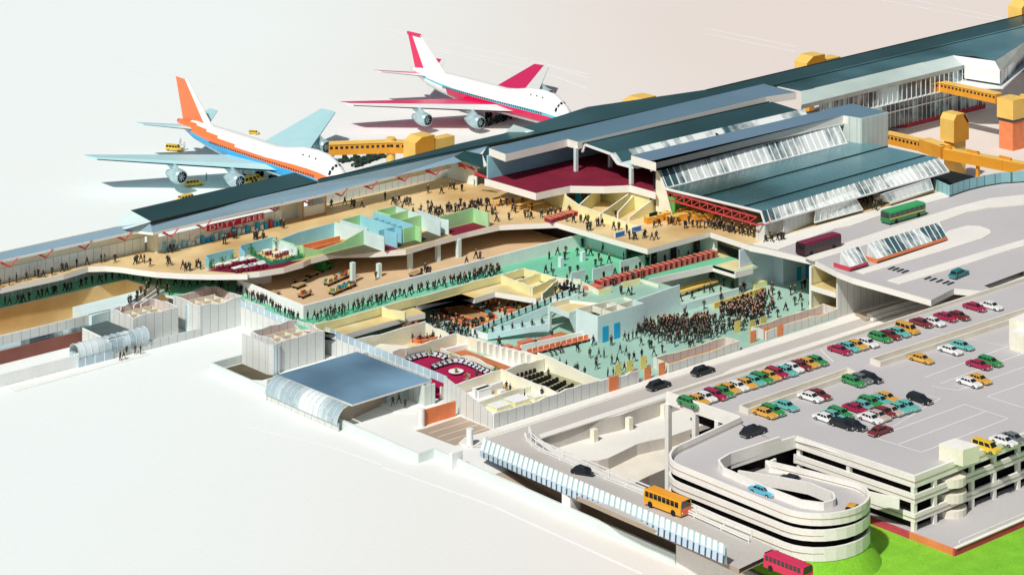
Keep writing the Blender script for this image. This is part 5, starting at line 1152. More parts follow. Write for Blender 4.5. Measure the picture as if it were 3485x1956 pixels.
            for d_ in (-.16, .16): e.face([(ex + d_, ey + .9, ez + 1.3), (ex + d_, ey + 3.6, ez + 1.0), (ex + d_, ey + 6.2, ez + drop), (ex + d_, ey + 2.6, ez + drop + .3)])
            e.face([(ex - .16, ey + .9, ez + 1.3), (ex + .16, ey + .9, ez + 1.3), (ex + .16, ey + 2.6, ez + drop + .3), (ex - .16, ey + 2.6, ez + drop + .3)])
            e.build('pylon', m_alu, t)
    yf = yn + Lh * .845
    surf('fin', [(x, yf - 4.2, 7.2), (x, yf + 6.8, 7.0), (x, yf + 9.6, ft), (x, yf + 5.2, ft)], .8, 0, finA, finB, .22 if stripe is None else .66, vertical=True)
    if stripe is not None:
        mb = MB(); Z_ = ft - .5
        for d_ in (-.2, .2): mb.face([(x + d_, yf + 4.8, Z_), (x + d_, yf + 9.5, Z_), (x + d_, yf + 9.7, Z_ + .65), (x + d_, yf + 5.2, Z_ + .65)])
        mb.face([(x - .2, yf + 9.7, Z_ + .65), (x - .2, yf + 5.2, Z_ + .65), (x + .2, yf + 5.2, Z_ + .65), (x + .2, yf + 9.7, Z_ + .65)]); mb.build('fin_tip', finA, t)
    for dx, f in ((0, .1), (-2.4, .48), (2.4, .48), (-2.0, .55), (2.0, .55)):
        y = yn + Lh * f; mb = MB(); mb.bar((x + dx, y, .6), (x + dx, y, 3.2), .3)
        g = mb.build('landing_gear', m_alu, t)
        for s_ in (-.45, .45):
            w = MB(); w.v = []; c_ = []
            ra = [(x + dx + s_ - .2, y + .6 * math.cos(2 * math.pi * k / 12), .6 + .6 * math.sin(2 * math.pi * k / 12)) for k in range(12)]; rb_ = [(p[0] + .4, p[1], p[2]) for p in ra]
            for k in range(12): w.face([ra[k], ra[(k + 1) % 12], rb_[(k + 1) % 12], rb_[k]])
            w.face(ra); w.face(rb_); w.build('wheel', m_void, g)
    return t
m_or = paint('livery_orange', (.85, .2, .06)); m_bl = paint('livery_blue', (.02, .42, .82)); m_pk = paint('livery_crimson', (.72, .01, .1)); m_cy = paint('livery_cyan', (.1, .55, .68))
m_wb = paint('wing_pale_cyan', (.5, .82, .86)); m_sil = paint('silver_belly', (.6, .68, .7)); m_rw = paint('wing_crimson', (.75, .012, .12))
airliner('airliner', 'four-engined white airliner with orange tail fin and pale cyan wings, nearer the left', 291.2, 375.2, 431.5, m_or, None, m_bl, m_wb, m_wb, m_or, m_pw)
airliner('airliner', 'four-engined white airliner with crimson wings and crimson-edged tail fin, farther right', 357.0, 384.5, 437.0, m_pk, m_cy, m_sil, m_rw, m_pw, m_rw, m_pw, 27.8, 5.6, 14.9, .31)

# ============================================================ CARS, TAXIS, BUSES
CARC = {'green': (.04, .28, .08), 'orange': (.7, .38, .06), 'white': (.8, .82, .82), 'crimson': (.38, .015, .07), 'turquoise': (.13, .48, .44), 'dark red': (.2, .025, .03), 'black': (.015, .02, .025), 'grey': (.16, .18, .19), 'beige': (.55, .45, .4), 'teal': (.02, .2, .22), 'yellow': (.8, .55, .05), 'blue': (.1, .45, .62)}
m_tyre = M('tyre_rubber', (.012, .012, .012), .8); m_lamp = M('lamp_lens', (.8, .75, .55), .2); m_chrome = M('chrome_trim', (.6, .62, .62), .25, metal=.6)
PROTO = {}
def local_obj(name, mb, mats, root):
    return mb.build(name, mats, root)
def carproto(kind, colour):
    key_ = (kind, colour)
    if key_ in PROTO: return PROTO[key_], False
    t = thing({'saloon': 'parked_car', 'estate': 'parked_estate_car', 'taxi': 'black_cab' if colour == 'black' else 'taxi', 'van': 'van', 'minibus': 'airport_minibus'}[kind], '', {'taxi': 'taxi', 'van': 'van', 'minibus': 'minibus'}.get(kind, 'car'), (0, 0, 0))
    m_p = M('car_paint_' + colour.replace(' ', '_'), CARC[colour], .3, .06, 1, spec=.6)
    if kind == 'saloon':
        L_, w, body, cab = 4.9, .92, [(-2.45, .62), (-2.35, .98), (-1.5, 1.05), (1.2, 1.03), (2.2, .9), (2.42, .6), (2.35, .35), (-2.4, .35)], [(-1.75, 1.02), (-1.1, 1.62), (.45, 1.64), (1.15, 1.02)]
    elif kind == 'estate':
        L_, w, body, cab = 4.9, .93, [(-2.45, .62), (-2.4, 1.05), (1.2, 1.05), (2.2, .92), (2.42, .6), (2.35, .35), (-2.4, .35)], [(-2.38, 1.04), (-2.0, 1.66), (.45, 1.66), (1.15, 1.04)]
    elif kind == 'taxi':
        L_, w, body, cab = 5.2, .98, [(-2.6, .6), (-2.5, 1.12), (1.1, 1.15), (2.4, 1.05), (2.6, .62), (2.5, .34), (-2.5, .34)], [(-2.3, 1.1), (-1.75, 1.92), (.5, 1.95), (1.1, 1.12)]
    elif kind == 'van':
        L_, w, body, cab = 4.9, 1.0, [(-2.45, .6), (-2.45, 1.2), (1.6, 1.2), (2.4, 1.0), (2.45, .6), (2.35, .35), (-2.4, .35)], [(-2.44, 1.19), (-2.35, 2.15), (1.0, 2.15), (1.65, 1.19)]
    else:
        L_, w, body, cab = 5.6, 1.1, [(-2.8, .6), (-2.8, 1.3), (1.5, 1.3), (2.7, 1.2), (2.8, .6), (2.7, .4), (-2.7, .4)], [(-2.78, 1.29), (-2.7, 2.35), (1.1, 2.35), (1.6, 1.29)]
    mb = MB()
    def loft(prof, w0, w1, zmid):
        def wd(z): return w0 if z <= zmid else w1
        n = len(prof); A = [(x, -wd(z), z) for x, z in prof]; B = [(x, wd(z), z) for x, z in prof]
        mb.face(A); mb.face(B[::-1])
        for k in range(n): mb.face([A[k], B[k], B[(k + 1) % n], A[(k + 1) % n]])
    loft(body, w, w * .93, .8); ct = cab[1][1] - .02
    n = 4; A = [(x, -(w * .9 if z < ct else w * .72), z) for x, z in cab]; B = [(x, -y, z) for x, y, z in A]
    mb.face(A); mb.face(B[::-1])
    for k in range(4): mb.face([A[k], B[k], B[(k + 1) % 4], A[(k + 1) % 4]])
    mb.build('body', m_p, t)
    # windows
    (xa, za), (xb, zb), (xc, zc_), (xd, zd) = cab
    def lp(s_, u, v):          # point on a cabin side: u along, v up
        x = (xa + (xd - xa) * u) * (1 - v) + (xb + (xc - xb) * u) * v; z = za + (zb - za) * v; y = (w * .9 + (w * .72 - w * .9) * v) + .012
        return (x, s_ * y, z)
    for s_ in (-1, 1):
        pr = ((.05, .34), (.38, .64), (.68, .95)) if kind != 'minibus' else ((.03, .24), (.28, .5), (.54, .74), (.78, .96))
        for (u0_, u1_) in pr:
            g = MB(); g.face([lp(s_, u0_, .12), lp(s_, u1_, .12), lp(s_, u1_, .86), lp(s_, u0_, .86)]); g.build('side_window', m_glass, t)
    g = MB(); g.face([(xd - .06 + .02, -w * .8, zd + .09), (xd - .06 + .02, w * .8, zd + .09), (xc + .1, w * .66, zc_ - .06), (xc + .1, -w * .66, zc_ - .06)]); g.build('windscreen', m_glass, t)
    g = MB(); g.face([(xa + .05, -w * .78, za + .1), (xa + .05, w * .78, za + .1), (xb - .08, w * .64, zb - .08), (xb - .08, -w * .64, zb - .08)]); g.build('rear_window', m_glass, t)
    for sx in (-1, 1):
        for sy in (-1, 1):
            g = MB(); c_ = (sx * L_ * .31, sy * (w - .08)); r0 = [(c_[0] + .36 * math.cos(2 * math.pi * k / 14), c_[1] - .12, .36 + .36 * math.sin(2 * math.pi * k / 14)) for k in range(14)]; r1 = [(p[0], p[1] + .26, p[2]) for p in r0]
            for k in range(14): g.face([r0[k], r0[(k + 1) % 14], r1[(k + 1) % 14], r1[k]])
            g.face(r0); g.face(r1); wh = g.build('wheel', m_tyre, t)
            g = MB(); r2 = [(c_[0] + .17 * math.cos(2 * math.pi * k / 10), c_[1] + sy * .145, .36 + .17 * math.sin(2 * math.pi * k / 10)) for k in range(10)]; g.face(r2); g.build('hub_cap', m_chrome, wh)
    for sy in (-1, 1):
        g = MB(); g.box(L_ / 2 - .1, L_ / 2 - .0, sy * w * .66 - .14, sy * w * .66 + .14, .68, .86); g.build('headlight', m_lamp, t)
    for sx, nm in ((1, 'front_bumper'), (-1, 'rear_bumper')):
        g = MB(); x_ = sx * (L_ / 2); g.box(min(x_, x_ + sx * .08), max(x_, x_ + sx * .08), -w * .92, w * .92, .42, .56); g.build(nm, m_chrome, t)
    if kind == 'taxi':
        g = MB(); g.box(.1, .4, -.35, .35, 1.95, 2.12); g.build('roof_sign', m_p if colour != 'black' else m_tyre, t)
    PROTO[key_] = t; return t, True
def place(kind, colour, p, rz, label, group=None, sc=1.0):
    t, fresh = carproto(kind, colour)
    if not fresh: t = copytree(t, p, rz, label, group)
    else: t.location = p; t.rotation_euler.z = rz; t['label'] = label
    if group: t['group'] = group
    elif 'group' in t: del t['group']
    sc = sc * .79; t.scale = (sc, sc * .92, sc * .8)
    return t
A0, Bm = 0, R(-90)
ORD = ['first', 'second', 'third', 'fourth', 'fifth', 'sixth', 'seventh', 'eighth', 'ninth', 'tenth', 'eleventh', 'twelfth', '13th', '14th', '15th', '16th', '17th', '18th', '19th', '20th']
row1 = 'green orange white crimson green orange white orange turquoise green orange crimson turquoise white,dark red,orange,green'.replace(' dark,', ' ').split(' ')
row1 = ['green', 'orange', 'white', 'crimson', 'green', 'orange', 'white', 'orange', 'turquoise', 'green', 'orange', 'crimson', 'turquoise', 'white', 'dark red', 'orange', 'green']
pa = at('j', 245, 446, 8.6); pb = at('j', 975, 206, 8.6)
rnc = random.Random(3)
for k, c in enumerate(row1):
    p = pa.lerp(pb, k / (len(row1) - 1)); p.z = 8.0
    place('estate' if k in (0, 3, 9, 11) else 'saloon', c, p + Vector((0, rnc.uniform(-.25, .25), 0)), Bm + R(rnc.uniform(-2, 2)), f'{c} car, {ORD[k]} from the corner column in the long row along the deck parapet', 'cars parked along the deck parapet')
row2 = [(1112, 141, 'crimson'), (1162, 124, 'turquoise'), (1208, 112, 'orange'), (1268, 100, 'white'), (1345, 70, 'green'), (1398, 55, 'dark red'), (1450, 40, 'turquoise'), (1500, 24, 'orange')]
for k, (x, y, c) in enumerate(row2):
    p = at('j', x, y, 8.7); p.z = 8; place('van' if k == 7 else ('estate' if k == 4 else 'saloon'), c, p, Bm, f'{c} car, {ORD[k]} from the left in the second row along the deck parapet', 'cars parked along the deck parapet')
row3 = [(1520, 1222, 'dark red'), (1605, 1215, 'white'), (1690, 1182, 'crimson'), (1780, 1172, 'dark red'), (1895, 1112, 'crimson'), (2010, 1103, 'white')]
for k, (x, y, c) in enumerate(row3):
    p = at('i', x, y, 8.7); p.z = 8; place('saloon', c, p, Bm, f'{c} car, {ORD[k]} of the six at the far end of the parapet', 'cars parked along the deck parapet')
lot = [(1748, 142, 'white', 'white car of the far pair beside a turquoise one', 0), (1812, 116, 'turquoise', 'turquoise car of the far pair beside a white one', 0), (1580, 192, 'orange', 'orange car alone near the far light well', 0),
       (1190, 322, 'green', 'green car at the end of the near light well', 0), (1232, 305, 'grey', 'grey car next to the green one by the near light well', 0), (1288, 300, 'black', 'black car of the trio by the near light well', 0),
       (945, 411, 'white', 'white car beside a dark red one between the light well and the block of cars', 0), (992, 397, 'dark red', 'dark red car beside a white one between the light well and the block of cars', 0),
       (682, 503, 'orange', 'orange car of the trio at the near light well corner', 0), (728, 488, 'green', 'green car of the trio at the near light well corner', 0), (802, 461, 'turquoise', 'turquoise car of the trio at the near light well corner', 0),
       (1032, 532, 'white', 'white car at the near left end of the central block of cars', 0), (1073, 517, 'turquoise', 'turquoise car second in the upper row of the central block', 0), (1115, 502, 'green', 'green car third in the upper row of the central block', 0),
       (1203, 476, 'crimson', 'crimson car in the upper row of the central block', 0), (1248, 460, 'turquoise', 'turquoise car right of the crimson one in the central block', 0), (1290, 440, 'green', 'green car in the upper row of the central block, right part', 0), (1338, 428, 'turquoise', 'turquoise car second from the right end of the upper row of the central block', 0), (1380, 412, 'orange', 'orange car at the right end of the upper row of the central block', 0),
       (1132, 567, 'black', 'black car at the left end of the lower row of the central block', 0), (1192, 571, 'black', 'second black car at the near tip of the central block', 0), (1290, 533, 'white', 'white car in the lower row of the central block', 0), (1330, 517, 'beige', 'beige car in the lower row of the central block', 0), (1362, 497, 'dark red', 'dark red car in the lower row of the central block', 0), (1405, 488, 'beige', 'beige car right of the dark red one in the lower row', 0), (1450, 473, 'turquoise', 'turquoise car second from the right end of the lower row of the central block', 0), (1498, 460, 'turquoise', 'turquoise car at the right end of the lower row of the central block', 0),
       (1572, 421, 'black', 'black car standing alone right of the central block', 0), (1345, 603, 'dark red', 'dark red car driving alone in front of the central block', 1), (1912, 226, 'crimson', 'crimson car beside a green one at the right of the deck', 0), (1976, 208, 'green', 'green car beside a crimson one at the right of the deck', 0),
       (1858, 327, 'white', 'white car beside an orange one at the right of the deck', 0), (1912, 308, 'orange', 'orange car beside a white one at the right of the deck', 0), (1955, 702, 'yellow', 'yellow van behind the stair box at the deck edge', 2), (2055, 662, 'white', 'white car at the right edge behind the front parapet', 0), (2110, 645, 'grey', 'grey car at the right edge behind the front parapet', 0)]
for x, y, c, lab, md in lot:
    p = at('j', x, y, 8.7); p.z = 8; place('van' if md == 2 else ('estate' if c in ('green', 'black') else 'saloon'), c, p, A0 if md == 1 else Bm + R(rnc.uniform(-3, 3)), lab, 'cars parked on the roof deck')
p = at('j', 615, 600, 8.9); p.z = 8.0; place('taxi', 'black', p, R(0), 'black taxi driving on the roof deck near the top of the spiral ramp', 'black taxis')
for (c, x, y, lab) in (('h', 1545, 962, 'black taxi on the kerb road in front of the orange doors'), ('h', 1908, 845, 'black taxi on the kerb road, farther up beside the front booth')):
    p = at(c, x, y, .95); p.z = .02; place('taxi', 'black', p, 0, lab, 'black taxis')
p = at('k', 1485, 690, bus_z(1485)); place('taxi', 'black', p, R(-86), 'black taxi on the bus road behind the orange bus', 'black taxis')
p = at('i', 1783, 872, 8.9); p.z = 8.02; place('taxi', 'teal', p, R(6), 'teal taxi on the upper forecourt by the road gratings')
p = at('j', 670, 955, 8.3); p.z = 7.75; place('saloon', 'blue', p, R(-88), 'light blue car driving down the spiral ramp')
p = at('j', 845, 888, 6.9); p.z = 6.2; place('saloon', 'black', p, R(-80), 'black car driving on the lower loop of the spiral ramp')
p = at('j', 1185, 1055, 7.6); p.z = 7.0; place('saloon', 'orange', p, R(20), 'orange car rounding the near end of the spiral ramp')
p = at('a', 1432, 718, .9); p.z = .02; place('minibus', 'yellow', p, R(-60), 'yellow airport minibus under the orange airliner tail', 'yellow apron vehicles', .82)
p = at('a', 1592, 1003, .9); p.z = .02; place('minibus', 'yellow', p, R(-15), 'yellow airport minibus between the engines of the orange airliner', 'yellow apron vehicles', .82)
p = at('a', 2070, 985, 1); p.z = .02; place('minibus', 'yellow', p, R(5), 'yellow airport bus half hidden behind the green roof beneath the airliner wing', 'yellow apron vehicles', 1.2)
p = at('a', 2085, 580, 1); p.z = .02; place('minibus', 'yellow', p, R(-60), 'small yellow truck beyond the orange airliner', 'yellow apron vehicles', .5)
p = at('a', 1540, 1125, 1); p.z = .02; place('minibus', 'yellow', p, R(5), 'yellow roof of a vehicle just behind the dark green roof', 'yellow apron vehicles', .9)

def bus(lab, c1, c2, p, rz, nwin=9, L_=11.0, h=2.85, roofc=None, sb=.8, front=None, name='coach', cat='coach', stripe=None):
    t = thing(name, lab, cat, tuple(p), None, rz=0)
    m1 = M('bus_paint_' + c1, {'green': (.02, .2, .07), 'maroon': (.05, .012, .02), 'orange': (.86, .42, .03), 'red': (.6, .015, .07)}[c1], .3, .05, 1, spec=.6)
    m2 = M('bus_roof_' + c2, {'green': (.04, .38, .12), 'maroon': (.2, .015, .05), 'orange': (.85, .36, .02), 'red': (.66, .03, .1)}[c2], .35, .05)
    t['_rz'] = rz; W0 = Vector(p); w = 1.3
    def lb(mb_, name_, mat):    # local mesh
        return mb_.build(name_, mat, t)
    def T_(mb_): mb_.v = [(x + W0.x, y + W0.y, z + W0.z) for x, y, z in mb_.v]; return mb_
    x = L_ / 2
    mb = MB(); prof = [(-w, .35), (w, .35), (w, h - .35), (w * .82, h - .08), (-w * .82, h - .08), (-w, h - .35)]
    A = [(-x, y, z) for y, z in prof]; B = [(x, y, z) for y, z in prof]
    mb.face(A); mb.face(B[::-1])
    for k in range(6): mb.face([A[k], A[(k + 1) % 6], B[(k + 1) % 6], B[k]], 0)
    lb(T_(mb), 'body', m1)
    mb = MB(); mb.slab([(-x + .1, -w * .84, h), (x - .1, -w * .84, h), (x - .1, w * .84, h), (-x + .1, w * .84, h)], .12, 0, 0); mb.face([(-x + .05, -w - .02, h - .38), (x - .05, -w - .02, h - .38), (x - .1, -w * .84, h - .02), (-x + .1, -w * .84, h - .02)]); lb(T_(mb), 'roof', m2)
    for s_ in (-1, 1):
        for k in range(nwin):
            a = -x + .35 + (L_ - .7) * k / nwin; b = a + (L_ - .7) / nwin * .84; mb = MB(); y = s_ * (w + .015); mb.face([(a, y, 1.55), (b, y, 1.55), (b, y, 2.45), (a, y, 2.45)]); lb(T_(mb), 'window', m_glass)
    for s_, nm in ((1, 'windscreen'), (-1, 'rear_window')):
        mb = MB(); X = s_ * (x + .015); mb.face([(X, -w * .88, 1.45), (X, w * .88, 1.45), (X, w * .8, 2.6), (X, -w * .8, 2.6)]); lb(T_(mb), nm, m_glass)
    if stripe:
        mb = MB()
        for s_ in (-1, 1): y = s_ * (w + .02); mb.face([(-x, y, 1.2), (x, y, 1.2), (x, y, 1.42), (-x, y, 1.42)])
        lb(T_(mb), 'side_stripe', M('bus_stripe_' + stripe, {'yellow': (.8, .6, .12), 'red': (.5, .08, .08)}[stripe], .4))
    if front:
        mb = MB()
        for s_ in (-1, 1): X = s_ * (x + .02); mb.face([(X, -w * .95, .5), (X, w * .95, .5), (X, w * .95, 1.35), (X, -w * .95, 1.35)])
        lb(T_(mb), 'end_panel', M('bus_end_' + c1, front, .35))
    for sx in (-.32, .3):
        for sy in (-1, 1):
            g = MB(); cx_ = sx * L_; cy_ = sy * (w - .1); r0 = [(cx_ + .5 * math.cos(2 * math.pi * k / 14), cy_ - .15, .5 + .5 * math.sin(2 * math.pi * k / 14)) for k in range(14)]; r1 = [(q[0], q[1] + .3, q[2]) for q in r0]
            for k in range(14): g.face([r0[k], r0[(k + 1) % 14], r1[(k + 1) % 14], r1[k]])
            g.face(r0); g.face(r1); lb(T_(g), 'wheel', m_tyre)
    for sy in (-1, 1): g = MB(); g.box(x, x + .04, sy * .9 - .18, sy * .9 + .18, .65, .9); lb(T_(g), 'headlight', m_lamp)
    t.rotation_euler.z = rz; t.scale = (sb, sb, sb); del t['_rz']; return t
p = at('i', 1392, 448, 9.5); p.z = 8.02; bus('green coach with a yellow stripe on the upper forecourt', 'green', 'green', p, 0, 7, 12.0, stripe='yellow')
p = at('i', 797, 668, 9.5); p.z = 8.02; bus('dark maroon coach at the near end of the upper forecourt', 'maroon', 'maroon', p, 0, 8, 11.6, sb=.78)
p = at('k', 2085, 930, 5.0); bus('orange single-deck bus on the bus road beside the striped canopy', 'orange', 'orange', p, R(-87), 8, 8.0, 2.6, sb=.78, name='city_bus', cat='bus', front=(.8, .12, .06))
p = at('j', 815, 1440, 5.0); bus('red bus at the bottom edge on the bus road', 'red', 'red', p, R(-88), 9, 8.4, 2.5, sb=.72, name='city_bus', cat='bus')
# baggage tugs and loaders on the apron
def dolly(c, x, y, lab, col=m_void, n=3, rz=.4):
    p = at(c, x, y, 0); t = thing('baggage_train', lab, 'baggage train', (p.x, p.y, 0), 'ground equipment on the apron')
    rn = random.Random(int(x))
    for k in range(n):
        dx, dy = k * 2.6 * math.cos(rz), k * 2.6 * math.sin(rz); mb = MB(); mb.box(p.x + dx - 1.1, p.x + dx + 1.1, p.y + dy - .7, p.y + dy + .7, .45, .65, rot=rz)
        for j in range(4): a = rn.uniform(-.8, .6); b = rn.uniform(-.5, .3); mb.box(p.x + dx + a, p.x + dx + a + .5, p.y + dy + b, p.y + dy + b + .4, .65, .65 + rn.uniform(.3, .9))
        mb.build('cart', col, t)
        mb = MB()
        for sx in (-.8, .8):
            for sy in (-.6, .6): mb.cyl((p.x + dx + sx, p.y + dy + sy), .22, 0.02, .44, 8)
        mb.build('wheel_set', m_tyre, t)
m_gnd = M('dark_green_equipment', (.03, .06, .04), .6, .2)
dolly('c', 895, 125, 'dark baggage carts below the nose of the orange airliner', m_gnd, 4, -.3)
dolly('c', 1000, 160, 'dark ground equipment next to the yellow jet bridge support', m_gnd, 3, .3)
dolly('e', 1320, 915, 'ground equipment in the shadow under the crimson airliner', m_gnd, 4, .2)
# ============================================================ ESCALATORS, CAROUSELS, FURNITURE
m_ral = M('balustrade_blue', (.5, .74, .78), .3, .06); m_step = M('escalator_step', (.05, .3, .16), .5, .1)
def slant(t, a, b, h, name, mat, th=.18):
    mb = MB(); mb.wall([(a.x, a.y), (b.x, b.y)], [a.z - h, b.z - h], [a.z, b.z], th, 0, 1); return mb.build(name, [mat, m_mull], t)
ES = thing('escalator', 'long pale blue escalator climbing from baggage claim to the green mezzanine', 'escalator', tuple(at('n', 1130, 950, 0)))
s1a, s1b = at('n', 1015, 870, 1.1), at('n', 2330, 335, 4.9); s2a, s2b = at('n', 1240, 872, 1.1), at('n', 2440, 388, 4.9)
slant(ES, s1a, s1b, 1.0, 'balustrade', m_ral); slant(ES, s2a, s2b, 1.3, 'balustrade', m_ral)
dn = Vector((0, 0, -.8)); mb = MB(); mb.face([s1a + dn, s2a + dn, s2b + dn, s1b + dn]); mb.build('step_band', m_step, ES)
ES2 = thing('walkway_ramp', 'pale blue descending ramp beside the long escalator, ending behind the white block', 'ramp', tuple(at('n', 1230, 1000, 0)))
r1a, r1b = at('n', 1250, 868, 1.1), at('n', 2035, 735, 2.6); r2a, r2b = at('n', 1228, 930, 1.15), at('n', 2045, 790, 2.4)
slant(ES2, r1a, r1b, .7, 'balustrade', m_ral); slant(ES2, r2a, r2b, .95, 'balustrade', m_ral)
mb = MB(); mb.face([r1a + dn, r2a + dn, r2b + dn, r1b + dn]); mb.build('ramp_floor', m_hall, ES2)
mb = MB(); l0 = at('n', 1012, 872, 1.1); mb.wall([(l0.x, l0.y), (r2a.x, r2a.y)], .1, 1.12, .15, 0); mb.build('end_panel', m_white, ES2)
WS = thing('escalator', 'short white escalator flanked by people at the west end of the green corridor', 'escalator', tuple(at('b', 860, 710, 4.2)))
for a, b in (((850, 712), (1085, 558)), ((940, 700), (1118, 574)), ((990, 690), (1152, 588))): slant(WS, at('b', *a, 4.5), at('b', *b, 4.75), .55, 'balustrade', m_white)
# escalator sides of the block opening
LUG = ['luggage_teal', 'luggage_yellow', 'luggage_red', 'luggage_brown']
LUGL = []
m_lug = [M(n_, c_, .5, .1) for n_, c_ in zip(LUG, ((.05, .3, .35), (.7, .55, .12), (.45, .06, .05), (.2, .09, .04)))]
def carousel(lab, outer_, inner_, seed, nb=10):
    O = ats('n', .5, outer_); I = ats('n', .55, inner_); t = thing('baggage_carousel', lab, 'carousel', (O[0].x, O[0].y, 0), 'baggage carousels')
    mb = MB(); mb.slab(O, .48, 0, 1); mb.build('belt', [M('carousel_belt', (.2, .07, .04), .6, .2), m_obrick], t)
    mb = MB(); mb.wall([(p.x, p.y) for p in O], .5, .66, .28, 0, closed=True); mb.build('outer_rim', m_obrick, t)
    mb = MB(); mb.slab([p + Vector((0, 0, .15)) for p in I], .2, 0, 1); mb.build('centre_panel', [M('carousel_centre', (.42, .27, .11), .6, .2), m_obrick], t)
    mb = MB(); mb.wall([(p.x, p.y) for p in I], .6, .82, .2, 0, closed=True); mb.build('inner_rim', m_obrick, t)
    rn = random.Random(seed)
    for k in range(nb):
        j = rn.randrange(len(O) - 1); u = rn.random(); p = O[j].lerp(O[j + 1], u); c_ = sum(I, Vector()) / len(I); p = p.lerp(c_, .14); mb = MB(); w_ = rn.uniform(.3, .5)
        mb.box(p.x - w_, p.x + w_, p.y - .25, p.y + .25, .51, .51 + rn.uniform(.3, .5), rot=rn.uniform(0, 3))
        col = k % 4; o_ = mb.build('suitcase', m_lug[col], loc=(p.x, p.y, .51)); LUGL.append((o_, ['teal', 'yellow', 'red', 'brown'][col], 'on the ' + lab.split(' ')[0] + ' orange-rimmed carousel', 'suitcases on the carousels'))
carousel('middle orange-rimmed baggage carousel beside the red pillar', [(555, 620), (640, 575), (800, 530), (900, 530), (1260, 650), (1340, 690), (1340, 735), (1190, 790), (1050, 810), (950, 790), (600, 670)], [(640, 612), (790, 582), (900, 582), (1230, 690), (1200, 720), (1060, 742), (980, 732), (700, 642)], 1, 10)
carousel('left orange-rimmed baggage carousel cut by the cream wall', [(90, 800), (200, 770), (330, 800), (560, 870), (620, 920), (610, 960), (400, 1020), (280, 1030), (130, 990), (90, 940)], [(115, 825), (200, 805), (470, 890), (490, 912), (380, 955), (200, 945), (115, 900)], 2, 8)
carousel('far orange-rimmed baggage carousel under the ochre room', [(1180, 500), (1300, 470), (1450, 480), (1830, 540), (1700, 600), (1500, 620), (1330, 580), (1200, 540)], [(1260, 505), (1400, 497), (1730, 540), (1500, 585), (1350, 555)], 3, 8)
def boxthing(name, lab, cat, group, x0, x1, y0, y1, z0, z1, parts, loc=None):
    pass
def desk(name, lab, cat, group, p, w, d, h, m_top, m_side, leg=False, rz=0):
    t = thing(name, lab, cat, tuple(p), group); mb = MB(); x, y, z = p
    mb.box(x - w / 2, x + w / 2, y - d / 2, y + d / 2, z + h - .1, z + h, rot=rz, c=(x, y)); mb.build('top', m_top, t)
    if leg:
        for sx in (-1, 1):
            for sy in (-1, 1): mb = MB(); mb.box(x + sx * (w / 2 - .1) - .05, x + sx * (w / 2 - .1) + .05, y + sy * (d / 2 - .1) - .05, y + sy * (d / 2 - .1) + .05, z, z + h - .1, rot=0); mb.build('leg', m_side, t)
    else: mb = MB(); mb.box(x - w / 2 + .05, x + w / 2 - .05, y - d / 2 + .05, y + d / 2 - .05, z + .01, z + h - .1, rot=rz, c=(x, y)); mb.build('front_panel', m_side, t)
    return t
m_salm = M('salmon_laminate', (.66, .2, .13), .5, .08); m_dmar = M('dark_maroon_laminate', (.25, .02, .05), .5, .08)
ND = 22
for k in range(ND):
    u = k / (ND - 1); x = 285.3 + 26 * u; y = 300.9 - .7 * u
    t = thing('immigration_desk', f'maroon and salmon passport desk, {ORD[k] if k < 20 else str(k + 1) + ("st" if k == 20 else "nd")} from the left in the row', 'desk', (x, y, 4), 'passport desks on the mezzanine')
    mb = MB(); mb.box(x - .36, x + .36, y - .75, y + .75, 4.01, 5.0, 0); mb.build('front_panel', m_salm, t)
    mb = MB(); mb.box(x - .4, x - .365, y - .78, y + .78, 4.02, 5.05); mb.build('side_panel', m_dmar, t); mb = MB(); mb.box(x - .36, x + .4, y - .78, y + .78, 5.0, 5.07); mb.build('top', m_salm, t)
mb = MB(); mb.slab([(282.4, 301.8, 4.5), (283.0, 300.0, 4.5), (285.0, 299.6, 4.5), (285.0, 301.9, 4.5)], .45); tag(mb.build('low_counter', m_salm, loc=(284, 301, 4)), 'low salmon counter at the left end of the passport desks', 'counter')
for k, (xa_, xb_, yy, lab) in enumerate(((282.8, 286.0, 305.0, 'smallest free-standing pale screen by the escalator head'), (286.8, 291.5, 304.1, 'middle free-standing pale screen behind the passport desks'), (293.2, 298.9, 304.2, 'largest pale screen, joined to the wall behind the passport desks'))):
    t = thing('screen', lab, 'screen', (xa_, yy, 4), 'pale screens in the immigration hall'); mb = MB(); mb.box(xa_, xb_, yy - .1, yy + .1, 4.02, 5.85); mb.build('panel', m_mintwall, t)
# check-in counters in amber
ci = [(1440, 470), (1530, 440), (1620, 415), (1720, 390), (1830, 360), (1950, 330), (1740, 460), (1860, 430), (1980, 400), (2080, 440), (2200, 430), (2060, 330)]
for k, (x, y) in enumerate(ci):
    p = at('q', x, y, 8); lab = f'amber check-in counter, {ORD[k]} of the cluster under the red truss' 
    desk('check_in_counter', lab, 'counter', 'amber check-in counters', (p.x, p.y, 8), 2.0, 1.3, 1.15, m_orange, m_dorange, rz=-.3)
for x, y in ((1480, 350), (2010, 225)):
    p = at('q', x, y + 25, 9.6); mb = MB(); mb.box(p.x - .9, p.x + .9, p.y - .1, p.y + .1, 9.6, 10.2); tag(mb.build('display_board', m_black, loc=(p.x, p.y, 9.6)), 'black hanging board above the ' + ('left' if x < 1500 else 'right') + ' end of the amber counters', 'board', 'black boards over check-in')
for k, (x, y) in enumerate([(75, 460), (130, 440), (190, 425), (245, 405), (300, 385), (350, 375), (410, 360)]):
    p = at('q', x, y, 8); desk('search_table', f'maroon search table with pale top, {ORD[k]} from the left', 'table', 'search tables', (p.x, p.y, 8), .7, 1.9, .8, m_salm, m_dmar)
